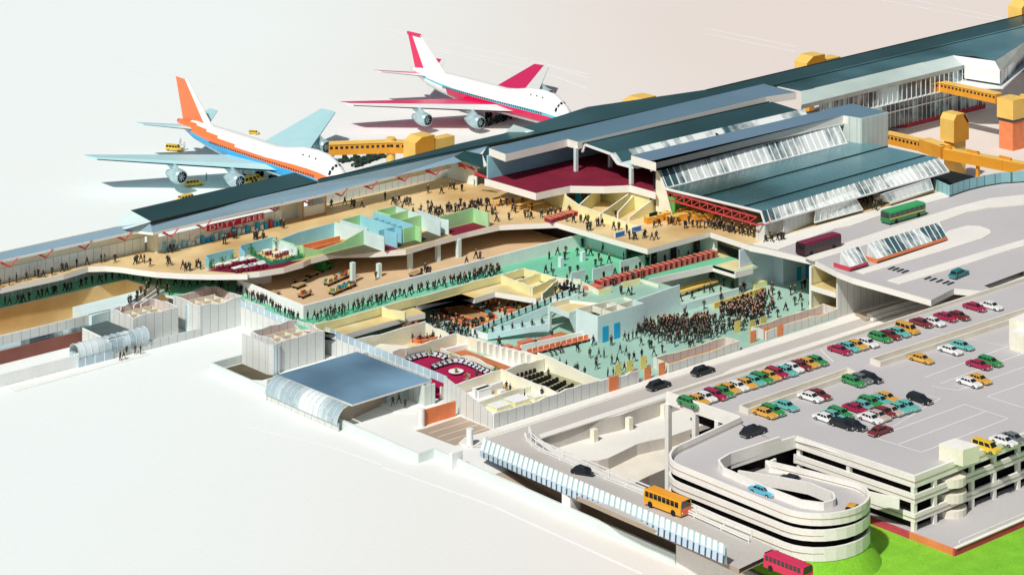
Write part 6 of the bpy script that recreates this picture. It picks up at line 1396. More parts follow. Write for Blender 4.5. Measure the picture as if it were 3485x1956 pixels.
for k, (x, y) in enumerate([(260, 570), (400, 560), (450, 600), (540, 605)]):
    p = at('g', x, y + 25, 8); desk('inspection_table', f'long amber inspection table, {ORD[k]} from the left by the dark wall', 'table', 'amber inspection tables', (p.x, p.y, 8), 3.4, .9, 1.0, m_orange, m_dorange, leg=True)
for k, (a, b) in enumerate((((960, 680), (1090, 645)), ((1180, 612), (1310, 575)))):
    A = at('q', *a, 8); Bq = at('q', *b, 8); t = thing('notice_board', ('nearer' if k == 0 else 'farther') + ' blue notice board standing on the tan departures floor', 'notice board', tuple(A), 'blue notice boards')
    mb = MB(); mb.wall([(A.x, A.y), (Bq.x, A.y)], 8.02, 9.0, .16, 0); mb.build('frame', m_white, t); mb = MB(); mb.wall([(A.x + .12, A.y - .1), (Bq.x - .12, A.y - .1)], 8.15, 8.9, .03, 0); mb.build('panel', M('notice_blue', (.02, .2, .6), .5), t)
# seats and counters in the hall
for k in range(11):
    u = k / 10; x = 262.2 + 11.2 * u; y = 292.0 - .9 * u; t = thing('bench_seat', f'terracotta bench unit, {ORD[k]} from the left in the row by the blue doors', 'bench', (x, y, 0), 'terracotta bench row')
    mb = MB(); mb.box(x - .48, x + .48, y - .35, y + .2, .38, .5); mb.build('seat', m_salm, t); mb = MB(); mb.box(x - .48, x + .48, y + .2, y + .32, .38, 1.0); mb.build('backrest', m_obrick, t)
    for s_ in (-.4, .4): mb = MB(); mb.box(x + s_ - .04, x + s_ + .04, y - .3, y + .25, .03, .38); mb.build('leg', m_tyre, t)
for x, y, lab in ((460, 680, 'salmon counter with white edges left of the standing clerk'), (630, 655, 'salmon counter behind the open room front, right of the standing clerk'), (375, 720, 'small salmon counter nearest the white cubicles'), (310, 700, 'smallest salmon box by the white cubicles')):
    p = at('h', x, y, 0); w_ = 2.8 if y < 690 else 1.2; desk('service_counter', lab, 'counter', 'salmon service counters', (p.x, p.y, 0), w_, 1.3, 1.1 if y < 690 else .7, m_salm, m_obrick)
mb = MB(); mb.slab([(264.5, 297.2, .04), (265.3, 293.9, .04), (273.6, 292.8, .04), (273.6, 297.4, .04)], .02); mb.build('counter_area_floor', m_brown, T)
for a, b, z, lab, w_ in (((1090, 485), (1740, 285), .95, 'long orange customs bench, the nearer of the two', .8), ((1105, 425), (1650, 262), .95, 'long orange customs bench, the farther of the two', .5)):
    A = at('o', *a, z); Bq = at('o', *b, z); t = thing('customs_bench', lab, 'bench', (A.x, A.y, 0), 'customs benches'); mb = MB(); mb.wall([(A.x, A.y), (Bq.x, Bq.y)], .65, .95, w_, 0); mb.build('top', m_orange, t)
    for k in range(4): p = A.lerp(Bq, (k + .5) / 4); mb = MB(); mb.box(p.x - .1, p.x + .1, p.y - .2, p.y + .2, .03, .65); mb.build('leg', m_dmar, t)
A = at('o', 1700, 670, .1); Bq = at('o', 2380, 450, .1); t = thing('barrier', 'long orange barrier behind the dense crowd', 'barrier', (A.x, A.y, 0)); mb = MB(); mb.wall([(A.x, A.y), (Bq.x, Bq.y)], .03, .95, .35, 0); mb.build('panel', m_orange, t)
mb = MB(); A = at('o', 2230, 400, .1); mb.box(A.x, A.x + 3.2, A.y - .3, A.y + .3, .03, .9); tag(mb.build('low_counter', m_ycream, loc=(A.x, A.y, 0)), 'cream counter at the far end of the orange barrier', 'counter')
# door leaves along the kerb
m_dy = M('door_yellow', (.82, .68, .22), .5, .06); m_do = M('door_orange', (.8, .27, .1), .5, .06)
DL = [('h', 1215, 912, 'y'), ('h', 1310, 882, 'y'), ('h', 1423, 850, 'y'), ('h', 1350, 962, 'o'), ('h', 1457, 938, 'o'), ('h', 1573, 902, 'o'), ('i', 228, 1302, 'y'), ('i', 330, 1298, 'y'), ('i', 408, 1272, 'y'), ('i', 338, 1372, 'o'), ('i', 432, 1350, 'o'), ('i', 526, 1328, 'o')]
for k, (c, x, y, col) in enumerate(DL):
    p = at(c, x, y, .03); nm = 'yellow' if col == 'y' else 'orange'; grp = 'near' if k < 6 else 'far'
    t = thing('entrance_door', f'{nm} door panel, {ORD[(k % 3)]} from the left of the {nm} ones at the {grp} hall entrance', 'door', tuple(p), 'coloured entrance doors')
    mb = MB(); mb.box(p.x - .68, p.x + .68, p.y - .04, p.y + .04, .05, 1.85); mb.build('leaf', m_dy if col == 'y' else m_do, t); mb = MB(); mb.box(p.x + .5, p.x + .56, p.y - .1, p.y - .04, .9, 1.1); mb.build('handle', m_tyre, t)
# armchairs, table and plants of the crimson lounge
m_seat = M('grey_upholstery', (.62, .66, .72), .8, .08); m_blk = M('black_upholstery', (.012, .014, .016), .7, .1)
def armproto():
    t = thing('armchair', '', 'armchair', (0, 0, 0), 'armchairs of the crimson lounge')
    mb = MB(); mb.box(-.36, .36, -.3, .3, .3, .48); mb.build('seat', m_seat, t); mb = MB(); mb.box(-.42, .42, .3, .42, .08, .88); mb.build('backrest', m_blk, t)
    for s_ in (-1, 1): mb = MB(); mb.box(min(s_ * .36, s_ * .44), max(s_ * .36, s_ * .44), -.3, .3, .05, .6); mb.build('armrest', m_blk, t)
    mb = MB(); mb.box(-.34, .34, .18, .29, .48, .8); mb.build('back_cushion', m_seat, t); return t
arm = armproto(); first = True; ac = 0
def along(pts, n, c, z):
    P = resamp([at(c, x, y, z) for x, y in pts], n); out = []
    for k, p in enumerate(P):
        a = P[max(0, k - 1)]; b = P[min(n - 1, k + 1)]; d = b - a; out.append((p, math.atan2(d.y, d.x)))
    return out
for (pts, n_, nm) in (([(170, 400), (250, 370), (340, 350), (440, 330), (560, 350), (640, 380)], 8, 'far curved'), ([(510, 500), (600, 470), (700, 440), (820, 420), (940, 450), (1060, 500), (1160, 555), (1270, 595)], 13, 'near curved')):
    for k, (p, a) in enumerate(along(pts, n_, 'm', .05)):
        lab = f'grey and black armchair, {ORD[k]} from the left in the {nm} row'
        if first: arm.location = p; arm.rotation_euler.z = a; arm['label'] = lab; first = False
        else: copytree(arm, p, a, lab, 'armchairs of the crimson lounge')
p = at('m', 800, 560, .05); t = thing('round_table', 'round white table with flowers on the crimson carpet', 'table', tuple(p)); mb = MB(); mb.cyl((p.x, p.y), 1.15, .42, .5, 24); mb.build('tabletop', m_white, t); mb = MB(); mb.cyl((p.x, p.y), .3, .05, .42, 12); mb.build('pedestal', m_blk, t)
m_leaf = M('leaf_green', (.03, .25, .04), .7, .3, 3); m_leafp = M('leaf_pale', (.4, .5, .22), .7, .3, 3); m_pot = M('clay_pot', (.4, .12, .05), .8); m_stem = M('stem_brown', (.1, .06, .03), .8)
def plant(p, h, lab, mat, seed, group='potted plants', pot=True, cat='plant'):
    t = thing('potted_plant', lab, cat, tuple(p), group); rn = random.Random(seed); x, y, z = p
    mb = MB(); mb.cyl((x, y), .16, z, z + .3, 10, .22); mb.build('pot', m_pot, t)
    mb = MB(); mb.bar((x, y, z + .3), (x, y, z + h * .8), .06); mb.build('stem', m_stem, t)
    mb = MB()
    for k in range(70):
        a = rn.uniform(0, 6.28); r = rn.uniform(.05, h * .38); zz = z + h * rn.uniform(.4, 1); c_ = Vector((x + r * math.cos(a), y + r * math.sin(a), zz)); u = Vector((rn.uniform(-1, 1), rn.uniform(-1, 1), rn.uniform(-.6, .6))).normalized() * .16; v_ = Vector((rn.uniform(-1, 1), rn.uniform(-1, 1), rn.uniform(-1, 1))).normalized() * .08
        mb.face([c_ - u, c_ + v_, c_ + u, c_ - v_])
    mb.build('leaves', mat, t); return t
for k, (x, y, h, z, lab) in enumerate(((800, 545, .7, .5, 'flower arrangement on the round white table'), (440, 335, 1.7, .05, 'tall pale plant behind the far curved armchair row'), (735, 405, 1.6, .05, 'tall pale plant between the two armchair rows'), (1335, 590, 1.6, .05, 'leafy plant at the right end of the near armchair row'), (950, 690, 1.5, .05, 'pale spiky plant at the front of the crimson carpet'))):
    p = at('m', x, y, z); plant(tuple(p), h, lab, m_leafp if k != 3 else m_leaf, k)
for k, (c, x, y, h, lab) in enumerate((('b', 1485, 445, 1.7, 'first green bush of the small blue screen left of the restaurant'), ('b', 1565, 425, 1.7, 'second green bush by the small blue screen'), ('b', 1635, 405, 1.8, 'third green bush by the small blue screen'), ('b', 1765, 375, 2.0, 'green tree at the left corner of the restaurant planter'), ('c', 130, 880, 2.0, 'green tree at the near left of the restaurant planter'), ('c', 335, 850, 2.3, 'tallest green tree in the middle of the restaurant'), ('c', 495, 895, 1.9, 'green tree at the right end of the restaurant planter'))):
    p = at(c, x, y, 8.03); plant(tuple(p), h * .95, lab, m_leaf, 30 + k)
pl = thing('planter', 'green hedge planter around the restaurant tables', 'planter', tuple(at('c', 300, 960, 8.02)))
rn = random.Random(4); mb = MB(); path = [at('c', x, y, 8.04) for x, y in ((140, 885), (220, 930), (290, 965), (400, 945), (480, 925), (550, 910))]
mb2 = MB(); mb2.wall([(p.x, p.y) for p in path], 8.04, 8.5, .5, 0); mb2.build('trough', M('planter_teal', (.04, .3, .2), .7, .15), pl)
for a, b in zip(path, path[1:]):
    for k in range(60):
        c_ = a.lerp(b, rn.random()) + Vector((rn.uniform(-.3, .3), rn.uniform(-.3, .3), rn.uniform(.4, .8))); u = Vector((rn.uniform(-1, 1), rn.uniform(-1, 1), rn.uniform(-.5, .5))).normalized() * .18; v_ = Vector((rn.uniform(-1, 1), rn.uniform(-1, 1), rn.uniform(-1, 1))).normalized() * .1; mb.face([c_ - u, c_ + v_, c_ + u, c_ - v_])
mb.build('leaves', m_leaf, pl)
cols_ = ['luggage_red', 'luggage_teal', 'luggage_yellow']
for k, (c, x, y) in enumerate((('b', 1535, 440), ('b', 1600, 432), ('b', 1655, 412), ('b', 1710, 395), ('b', 1780, 440), ('b', 1835, 425), ('b', 1730, 455), ('b', 1660, 465), ('c', 60, 960), ('c', 130, 945), ('c', 130, 1005), ('c', 215, 990), ('c', 60, 1010), ('c', 260, 880), ('c', 340, 900), ('c', 400, 880), ('c', 450, 860))):
    p = at(c, x, y, 8.03); t = desk('restaurant_table', f'white restaurant table, {ORD[k]} counted from the left side of the maroon floor', 'table', 'restaurant tables', (p.x, p.y, 8.03), 1.3, .9, .75, m_white, m_blk, leg=True)
    for s_ in (-1, 1): mb = MB(); mb.box(p.x + s_ * .35 - .18, p.x + s_ * .35 + .18, p.y - .8, p.y - .5, 8.05, 8.65); tag(mb.build('dining_chair', m_dmar, loc=(p.x + s_ * .35, p.y - .7, 8.05)), f"{'left' if s_ < 0 else 'right'} dark red dining chair at the {ORD[k]} restaurant table", 'chair', 'restaurant chairs')
# workshop tables, cabinets, lecture room
for k, (x, y, w_, d_, h, lab) in enumerate(((1385, 1035, 2.8, 2.2, .75, 'pale green and white work table nearest the front wall'), (1620, 960, 3.0, 2.6, .8, 'largest white work table in the middle of the front room'), (1890, 900, 2.4, 1.8, .7, 'white work table at the right of the front room'), (1150, 850, 2.6, 1.6, 1.2, 'white cabinet block beside the sloping wall'), (1410, 830, 1.0, .9, .6, 'small white table on the brown floor'))):
    p = at('m', x, y, .05); desk('work_table', lab, 'table', 'work tables of the front rooms', (p.x, p.y, .05), w_, d_, h, m_white, m_ycream if k < 3 else m_white)
A = at('m', 1040, 790, 1.2); Bq = at('m', 1415, 660, 1.2); mb = MB(); mb.wall([(A.x, A.y), (Bq.x, Bq.y)], .06, 1.25, .6, 0); tag(mb.build('shelf_unit', m_white, loc=(A.x, A.y, 0)), 'long white shelf unit against the torn wall of the front room', 'shelf')
mb = MB(); mb.slab([(245.5, 285.4, .06), (250.8, 285.2, .06), (250.9, 281.5, .06), (247.0, 281, .06)], .01); mb.build('workshop_mat', m_tan, T)
for k in range(7):
    A = at('m', 1560 + k * 118, 620 + k * 46, .05); Bq = at('m', 1850 + k * 100, 540 + k * 40, .05)
    t = thing('lecture_bench', f'olive bench with dark seats, {ORD[k]} row from the back of the lecture room', 'bench', (A.x, A.y, 0), 'lecture room benches'); mb = MB(); mb.wall([(A.x, A.y), (Bq.x, Bq.y)], .45, .6, .5, 0); mb.build('desktop', M('olive_wood', (.42, .4, .2), .6, .1), t)
    for j in range(5):
        p = A.lerp(Bq, (j + .5) / 5); mb = MB(); mb.box(p.x - .22, p.x + .22, p.y - .75, p.y - .4, .06, .85); mb.build('seat', m_blk, t)
A = at('m', 600, 300, .06); Bq = at('m', 960, 215, .06); mb = MB(); mb.wall([(A.x, A.y), (Bq.x, Bq.y)], .06, .8, .6, 0); tag(mb.build('buffet_counter', m_white, loc=(A.x, A.y, 0)), 'white buffet counter along the back of the lounge', 'counter')
# baggage trolleys and carts in the baggage hall
m_cart = M('cart_brown', (.42, .3, .16), .7, .2); m_gtug = M('tug_green', (.03, .3, .06), .5, .1)
def cart(c, x, y, lab, load=False, col=None, L_=2.6):
    p = at(c, x, y, 4.13); t = thing('baggage_cart', lab, 'baggage cart', tuple(p), 'baggage carts'); rz = .3; mb = MB(); mb.box(p.x - L_ / 2, p.x + L_ / 2, p.y - .7, p.y + .7, 4.55, 4.7, rot=rz); mb.build('bed', col or m_cart, t)
    for sx in (-.38, .38):
        for sy in (-.5, .5): mb = MB(); mb.cyl((p.x + sx * L_, p.y + sy + sx * .8), .2, 4.13, 4.54, 8); mb.build('wheel', m_tyre, t)
    if load:
        rn = random.Random(int(x)); 
        for k in range(7):
            a, b = rn.uniform(-1, 1), rn.uniform(-.5, .5); mb = MB(); mb.box(p.x + a - .24, p.x + a + .24, p.y + b - .16, p.y + b + .16, 4.71, 4.71 + rn.uniform(.25, .55), rot=rn.random()); j = rn.randrange(4)
            o_ = mb.build('suitcase', m_lug[j], loc=(p.x + a, p.y + b, 4.71)); LUGL.append((o_, ['teal', 'yellow', 'red', 'brown'][j], 'on the ' + ORD[sorted([570, 780, 820, 860, 880, 930, 940]).index(x)] + ' loaded baggage cart from the left', 'suitcases on baggage carts'))
for x, y, ld, lab in ((535, 1105, 0, 'empty brown cart, second of the train behind the green tug'), (630, 1055, 0, 'empty brown cart coupled to the green tug'), (525, 1150, 0, 'empty brown cart, last of the train behind the green tug'), (780, 1125, 1, 'loaded cart at the left of the luggage cluster'), (860, 1090, 1, 'loaded cart in the middle of the upper luggage row'), (930, 1060, 1, 'loaded cart next to the standing column'), (820, 1200, 1, 'loaded cart at the near left of the luggage cluster'), (880, 1175, 1, 'loaded cart in the lower luggage row'), (940, 1150, 1, 'loaded cart at the right of the lower luggage row'), (570, 1225, 1, 'lone low cart near the front edge of the baggage hall'), (1480, 1055, 0, 'brown cart by the row of loaders near the white wall'), (85, 1125, 0, 'dark cart at the far left of the baggage hall under the slab'), (185, 1170, 0, 'dark cart beside the left wall of the baggage hall'), (310, 1220, 0, 'brown cart half hidden by the left wall')):
    cart('c', x, y, lab, ld, L_=2.4)
p = at('c', 730, 1005, 4.13); t = thing('baggage_tug', 'green baggage tug at the head of the brown carts', 'tug', tuple(p)); mb = MB(); mb.box(p.x - 1.6, p.x + 1.6, p.y - .8, p.y + .8, 4.45, 5.0, rot=.3); mb.build('body', m_gtug, t); mb = MB(); mb.box(p.x - 1.4, p.x - .3, p.y - .7, p.y + .7, 5.0, 5.7, rot=.3, c=(p.x, p.y)); mb.build('cab', m_gtug, t)
for sx in (-1, 1):
    for sy in (-.6, .6): mb = MB(); mb.cyl((p.x + sx, p.y + sy + sx * .3), .25, 4.13, 4.6, 8); mb.build('wheel', m_tyre, t)
for (col, where) in sorted({(q[1], q[2]) for q in LUGL}):
    grp = sorted([q for q in LUGL if q[1] == col and q[2] == where], key=lambda q: proj(q[0].location)[0])
    for k, q in enumerate(grp): tag(q[0], (f'{ORD[k]} {col} suitcase {where}' if len(grp) > 1 else f'only {col} suitcase {where}'), 'suitcase', q[3])
# duty-free sign
SG = thing('shop_sign', 'red shop sign reading DUTY FREE in white capitals', 'sign', (244.3, 353.0, 10.1))
q0 = at('b', 1455, 182, 10.1); q1 = at('b', 1857, 95, 10.1); yy = q0.y
mb = MB(); mb.box(q0.x, q1.x, yy - .12, yy + .1, 10.1, 11.15); mb.build('board', M('sign_red', (.62, .01, .06), .5, .05), SG)
cu = bpy.data.curves.new('letters', 'FONT'); cu.body = 'DUTY FREE'; cu.size = .98; cu.extrude = .02; cu.space_character = 1.28; cu.align_x = 'CENTER'; cu.align_y = 'CENTER'
co = bpy.data.objects.new('letters_tmp', cu); COL.objects.link(co)
dg = bpy.context.evaluated_depsgraph_get(); me = bpy.data.meshes.new_from_object(co.evaluated_get(dg)); bpy.data.objects.remove(co)
w0 = max(v.co.x for v in me.vertices) - min(v.co.x for v in me.vertices); h0 = max(v.co.y for v in me.vertices) - min(v.co.y for v in me.vertices); fx = (q1.x - q0.x) * .93 / w0; fz = .74 / h0
for v in me.vertices: v.co = Vector((v.co.x * fx, -v.co.z, v.co.y * fz))
me.materials.clear(); me.materials.append(m_white); lt = bpy.data.objects.new('letters', me); COL.objects.link(lt); lt.parent = SG; lt.location = Vector(((q0.x + q1.x) / 2, yy - .16, 10.62)) - WLOC[SG.name]

# ============================================================ PEOPLE
SKIN = M('skin', (.55, .3, .2), .6, .05); HAIR = M('hair_dark', (.03, .02, .015), .7, .1)
COATS = {'black': (.012, .015, .014), 'dark green': (.02, .045, .03), 'dark grey': (.05, .055, .055), 'brown': (.07, .04, .025)}
COATM = {k: M('coat_' + k.replace(' ', '_'), v, .8, .15, 2) for k, v in COATS.items()}
TROU = M('trousers_dark', (.02, .025, .028), .85, .1)
def pose(kind):
    """joints (x forward, y left, z up) in metres with radii: pelvis first"""
    J = {'pel': (0, 0, .92, .135), 'bel': (0, 0, 1.08, .13), 'che': (.01, 0, 1.3, .165), 'nek': (.02, 0, 1.48, .06), 'hd1': (.03, 0, 1.58, .085), 'hd2': (.03, 0, 1.7, .085)}
    def leg(s, f, n):
        if n == 'sit': J['hip' + s] = (0.02, f * .1, .9, .1)
        y = .1 if s == 'L' else -.1
        if kind == 'sitting': pts = [(.02, y, .52, .1), (.42, y, .5, .075), (.44, y, .1, .05), (.56, y, .05, .04)]
        else:
            a = f; pts = [(a * .12, y, .86, .1), (a * .22 + .04, y, .48, .07), (a * .34 - (.1 if a < 0 else 0), y, .1 + (.06 if a < 0 else 0), .048), (a * .34 + .12 - (.1 if a < 0 else 0), y, .05 + (.03 if a < 0 else 0), .04)]
        for i, p in enumerate(pts): J[f'leg{s}{i}'] = p
    def armp(s, f, bend=0):
        y = .2 if s == 'L' else -.2; sg = 1 if s == 'L' else -1
        if bend == 2: pts = [(0, y, 1.4, .06), (.06, y + sg * .06, 1.62, .05), (.1, y + sg * .1, 1.88, .04), (.12, y + sg * .1, 1.97, .035)]
        elif bend: pts = [(0, y, 1.4, .06), (-.02, y + sg * .07, 1.15, .05), (.24, y + sg * .02, 1.1, .04), (.33, y, 1.12, .035)]
        else: pts = [(0, y, 1.4, .06), (f * .1, y + sg * .05, 1.14, .05), (f * .22 + .03, y + sg * .05, .9, .04), (f * .25 + .04, y + sg * .04, .82, .035)]
        for i, p in enumerate(pts): J[f'arm{s}{i}'] = p
    cfg = {'walking': (1, -1, -1, 1, 0, 0), 'striding': (-1, 1, 1, -1, 0, 0), 'standing': (.15, -.1, 0, 0, 0, 0), 'standing with folded hands': (.2, -.1, 0, 0, 1, 1), 'carrying': (.7, -.7, 0, 0, 1, 0), 'waving': (.3, -.2, 0, 0, 2, 0), 'sitting': (0, 0, 0, 0, 1, 1)}[kind]
    leg('L', cfg[0], ''); leg('R', cfg[1], ''); armp('L', cfg[2], cfg[4]); armp('R', cfg[3], cfg[5])
    if kind == 'sitting':
        for k in list(J):
            if not k.startswith('leg'): x, y, z, r = J[k]; J[k] = (x, y, z - .38, r)
    names = list(J); E = [('pel', 'bel'), ('bel', 'che'), ('che', 'nek'), ('nek', 'hd1'), ('hd1', 'hd2')]
    for s in 'LR': E += [('pel', f'leg{s}0'), (f'leg{s}0', f'leg{s}1'), (f'leg{s}1', f'leg{s}2'), (f'leg{s}2', f'leg{s}3'), ('che', f'arm{s}0'), (f'arm{s}0', f'arm{s}1'), (f'arm{s}1', f'arm{s}2'), (f'arm{s}2', f'arm{s}3')]
    return J, names, E
BASEM = {}
def person_mesh(kind, coat, low=False):
    k_ = (kind, coat, low)
    if k_ in BASEM: return BASEM[k_]
    J, names, E = pose(kind); me = bpy.data.meshes.new('skeleton'); me.from_pydata([J[n][:3] for n in names], [(names.index(a), names.index(b)) for a, b in E], [])
    o = bpy.data.objects.new('skeleton', me); COL.objects.link(o); sk = o.modifiers.new('s', 'SKIN'); sk.use_smooth_shade = True
    for i, n in enumerate(names):
        v = me.skin_vertices[0].data[i]; r = J[n][3]; v.radius = (r * (1.0 if n[0] != 'c' else 1.25), r * (.85 if n in ('che', 'bel') else 1)); v.use_root = (n == 'pel')
    if not low: s2 = o.modifiers.new('u', 'SUBSURF'); s2.levels = 1; s2.render_levels = 1
    dg = bpy.context.evaluated_depsgraph_get(); m = bpy.data.meshes.new_from_object(o.evaluated_get(dg)); bpy.data.objects.remove(o)
    m.name = 'person_' + kind.replace(' ', '_'); m.materials.clear()
    for x in (COATM[coat], TROU, SKIN): m.materials.append(x)
    off = -.38 if kind == 'sitting' else 0
    hands = [Vector(J['armL3'][:3]), Vector(J['armR3'][:3])]
    for p in m.polygons:
        c = p.center; z = c.z - off
        mi = 0
        if z > 1.5 and abs(c.y) < .14: mi = 2
        elif min((c - h).length for h in hands) < .075: mi = 2
        elif z < .9: mi = 1
        if kind == 'sitting' and c.z < .6: mi = 1
        p.material_index = mi; p.use_smooth = True
    BASEM[k_] = m; return m
hm = MB(); 
def hair_mesh():
    bm = bmesh.new(); bmesh.ops.create_uvsphere(bm, u_segments=10, v_segments=6, radius=.105)
    for v in bm.verts: v.co.x = v.co.x * 1.0 - .02; v.co.z *= .95
    bmesh.ops.delete(bm, geom=[v for v in bm.verts if v.co.z < -.02 and v.co.x > -.03 or v.co.z < -.07], context='VERTS')
    me = bpy.data.meshes.new('hair'); bm.to_mesh(me); bm.free(); me.materials.append(HAIR); return me
HM = hair_mesh()
PEOPLE = []      # (position, heading, pose, coat, area, group)
rp_ = random.Random(11)
POSES = ['walking', 'striding', 'standing', 'carrying', 'standing with folded hands', 'walking']
def crowd(c, z, pts, area, group, head=None, poses=None, solo=None):
    for i, (x, y) in enumerate(pts):
        p = at(c, x, y, z); h = rp_.uniform(0, 6.28) if head is None else head + rp_.choice([0, math.pi]) * (1 if head >= 0 else 0) + rp_.uniform(-.3, .3)
        PEOPLE.append([p, h, rp_.choice(poses or POSES), rp_.choice(['black', 'black', 'dark green', 'dark green', 'dark grey', 'brown']), area, group, None if not solo else solo[i]])
def fill(c, z, poly, n, area, group, mind=.55, poses=None):
    P = [at(c, x, y, z) for x, y in poly]; xs_ = [p.x for p in P]; ys_ = [p.y for p in P]; got = []; tries = 0
    while len(got) < n and tries < 9000:
        tries += 1; q = Vector((rp_.uniform(min(xs_), max(xs_)), rp_.uniform(min(ys_), max(ys_)), z)); ins = False
        for a, b in zip(P, P[1:] + P[:1]):
            if (a.y > q.y) != (b.y > q.y) and q.x < (b.x - a.x) * (q.y - a.y) / (b.y - a.y) + a.x: ins = not ins
        if ins and all((q - g).length > mind for g in got): got.append(q)
    for q in got: PEOPLE.append([q, rp_.uniform(0, 6.28), rp_.choice(poses or POSES), rp_.choice(['black', 'black', 'black', 'dark green']), area, group, None])
crowd('b', 8.01, [(0, 577), (65, 562), (115, 543), (185, 528), (245, 510), (268, 507), (302, 505), (365, 490), (437, 466), (468, 458), (540, 433), (612, 421), (712, 401), (737, 396), (808, 400), (950, 414), (965, 407), (990, 398), (1015, 402), (1055, 427), (1178, 412), (1192, 423), (1285, 447), (1305, 460), (1325, 455), (1335, 460), (1380, 443), (1395, 433), (1410, 447)], 'on the tan pier walkway at the left', 'people on the pier walkway', 0)
crowd('b', 8.01, [(1195, 332), (1222, 327), (1270, 288), (1290, 270), (1345, 268), (1390, 258), (1475, 228), (1570, 272), (1585, 272), (1640, 232), (1655, 232), (1790, 238), (1810, 233), (1850, 228)], 'outside the duty-free shop', 'people by the duty-free shop')
crowd('c', 8.01, [(375, 658), (398, 670), (790, 502), (900, 478), (957, 492), (978, 497), (1040, 499), (1230, 442), (1295, 472), (1318, 482), (1345, 462), (1390, 482), (1410, 472), (1435, 482), (1582, 382), (1693, 387), (1765, 347), (1795, 352), (1860, 367), (1968, 312), (1582, 502), (1612, 502), (1650, 557), (1672, 552), (1700, 567), (1745, 532), (1808, 527), (1850, 487), (1880, 517), (1930, 502), (1945, 497), (1965, 502), (1990, 482), (2015, 482), (2060, 482), (2080, 487), (2110, 557), (2140, 602), (165, 762), (180, 747), (232, 767), (1370, 532), (1460, 567), (1510, 572)], 'on the open tan departures floor behind the green rooms', 'people on the departures floor')
crowd('g', 8.01, [(250, 607), (300, 602), (350, 602), (430, 592), (505, 642), (318, 722), (345, 652), (370, 662), (180, 672), (205, 672), (218, 737), (12, 612), (65, 607), (90, 607), (135, 602), (150, 602), (450, 702), (475, 697), (500, 712), (585, 702), (640, 702), (665, 692), (700, 692), (740, 682)], 'by the amber inspection tables', 'people at the search tables')
crowd('q', 8.01, [(500, 462), (565, 477), (600, 477), (590, 577), (630, 572), (715, 517), (740, 517), (790, 517), (945, 572), (1015, 567), (1120, 607), (1155, 692), (1235, 702), (1215, 692), (1355, 682), (1370, 672), (1460, 707), (1520, 692), (405, 472), (310, 457), (345, 350)], 'beside the yellow office wall and blue boards', 'people along the yellow wall')
crowd('q', 8.01, [(1490, 537), (1560, 517), (1680, 492), (1720, 482), (1750, 502), (1810, 502), (1900, 547), (1920, 542), (1960, 482), (2010, 532), (2070, 537), (2110, 537), (2170, 547), (2220, 522), (2260, 542), (2320, 552), (2360, 562), (2400, 542), (2440, 577), (2500, 602), (2560, 612)], 'queueing in front of the amber check-in counters', 'check-in queue')
crowd('i', 8.01, [(75, 562), (100, 577), (130, 592), (160, 598), (180, 600), (205, 597), (240, 612), (270, 622), (300, 627), (340, 637), (375, 642), (410, 652), (425, 672), (455, 647), (470, 672), (510, 662), (535, 657), (550, 657), (115, 560), (60, 580), (190, 580), (260, 600), (320, 610), (360, 620), (400, 630)], 'in the long check-in queue reaching the maroon coach', 'check-in queue')
crowd('i', 8.13, [(1110, 405), (1140, 410), (1175, 395), (1235, 420), (1205, 448), (1185, 442)], 'under the glass porch behind the green coach', 'people at the glass porch')
crowd('q', 8.01, [(550, 232), (625, 242), (690, 212), (905, 392), (970, 402)], 'inside the cream offices under the upper lounge', 'people in the cream offices', poses=['standing'])
crowd('b', 4.01, [(35, 702), (68, 699), (125, 687), (150, 687), (165, 682), (205, 670), (268, 654), (295, 642), (330, 632), (375, 622), (390, 617), (455, 600), (478, 602), (500, 594), (570, 572), (605, 557), (648, 550), (700, 542), (718, 540), (745, 532), (790, 522), (838, 510), (885, 514), (938, 522), (1005, 532), (1060, 537), (1105, 577), (1130, 562), (1040, 592), (1175, 602), (1190, 627), (1232, 557), (1285, 577), (1335, 577), (1385, 562), (1435, 547), (1495, 552), (1540, 577), (1560, 577), (1605, 597), (1670, 617), (1695, 622), (1738, 647), (1770, 667), (1815, 682), (1838, 682)], 'in the green corridor at the left', 'people in the west green corridor', 0)
crowd('b', 4.35, [(905, 702), (920, 692), (965, 652), (990, 622), (1030, 602), (1020, 642), (1045, 587), (960, 687), (1110, 632)], 'on the short white escalator', 'people on the white escalator', .8)
crowd('c', 4.01, [(20, 1192), (50, 1202), (95, 1217), (150, 1247), (215, 1277), (255, 1292), (290, 1312), (335, 1352), (372, 1372), (410, 1392), (440, 1402), (480, 1422), (515, 1437), (185, 1262), (232, 1285), (310, 1330), (355, 1360), (460, 1412)], 'in the narrow green passage beside the tan baggage hall', 'people in the green passage', 1.57)
fill('c', 4.01, [(590, 1425), (1100, 1290), (1700, 1130), (2169, 1000), (2169, 1062), (1500, 1200), (700, 1445)], 74, 'in the busy green corridor in front of the baggage hall', 'people in the long green corridor', .9)
crowd('q', 4.01, [(75, 962), (190, 907), (300, 892), (285, 972), (455, 912), (415, 772), (525, 792), (570, 917), (635, 917), (640, 802), (715, 772), (745, 977), (800, 862), (885, 1022), (935, 887), (1050, 882), (1080, 977), (1155, 952), (105, 1117), (355, 1162), (460, 1142), (30, 1152), (125, 1202), (315, 1267), (700, 1072), (775, 1057), (965, 1172), (580, 1282)], 'on the green immigration floor', 'people in the immigration hall')
crowd('q', 4.01, [(810, 1242), (1060, 1172), (1100, 1167), (1135, 1162), (1250, 1152), (1300, 1102), (1500, 1042), (1635, 1012), (1950, 952), (2075, 882), (1400, 1042), (1815, 922)], 'behind the row of maroon passport desks', 'officers behind the passport desks', -1.57, ['standing'])
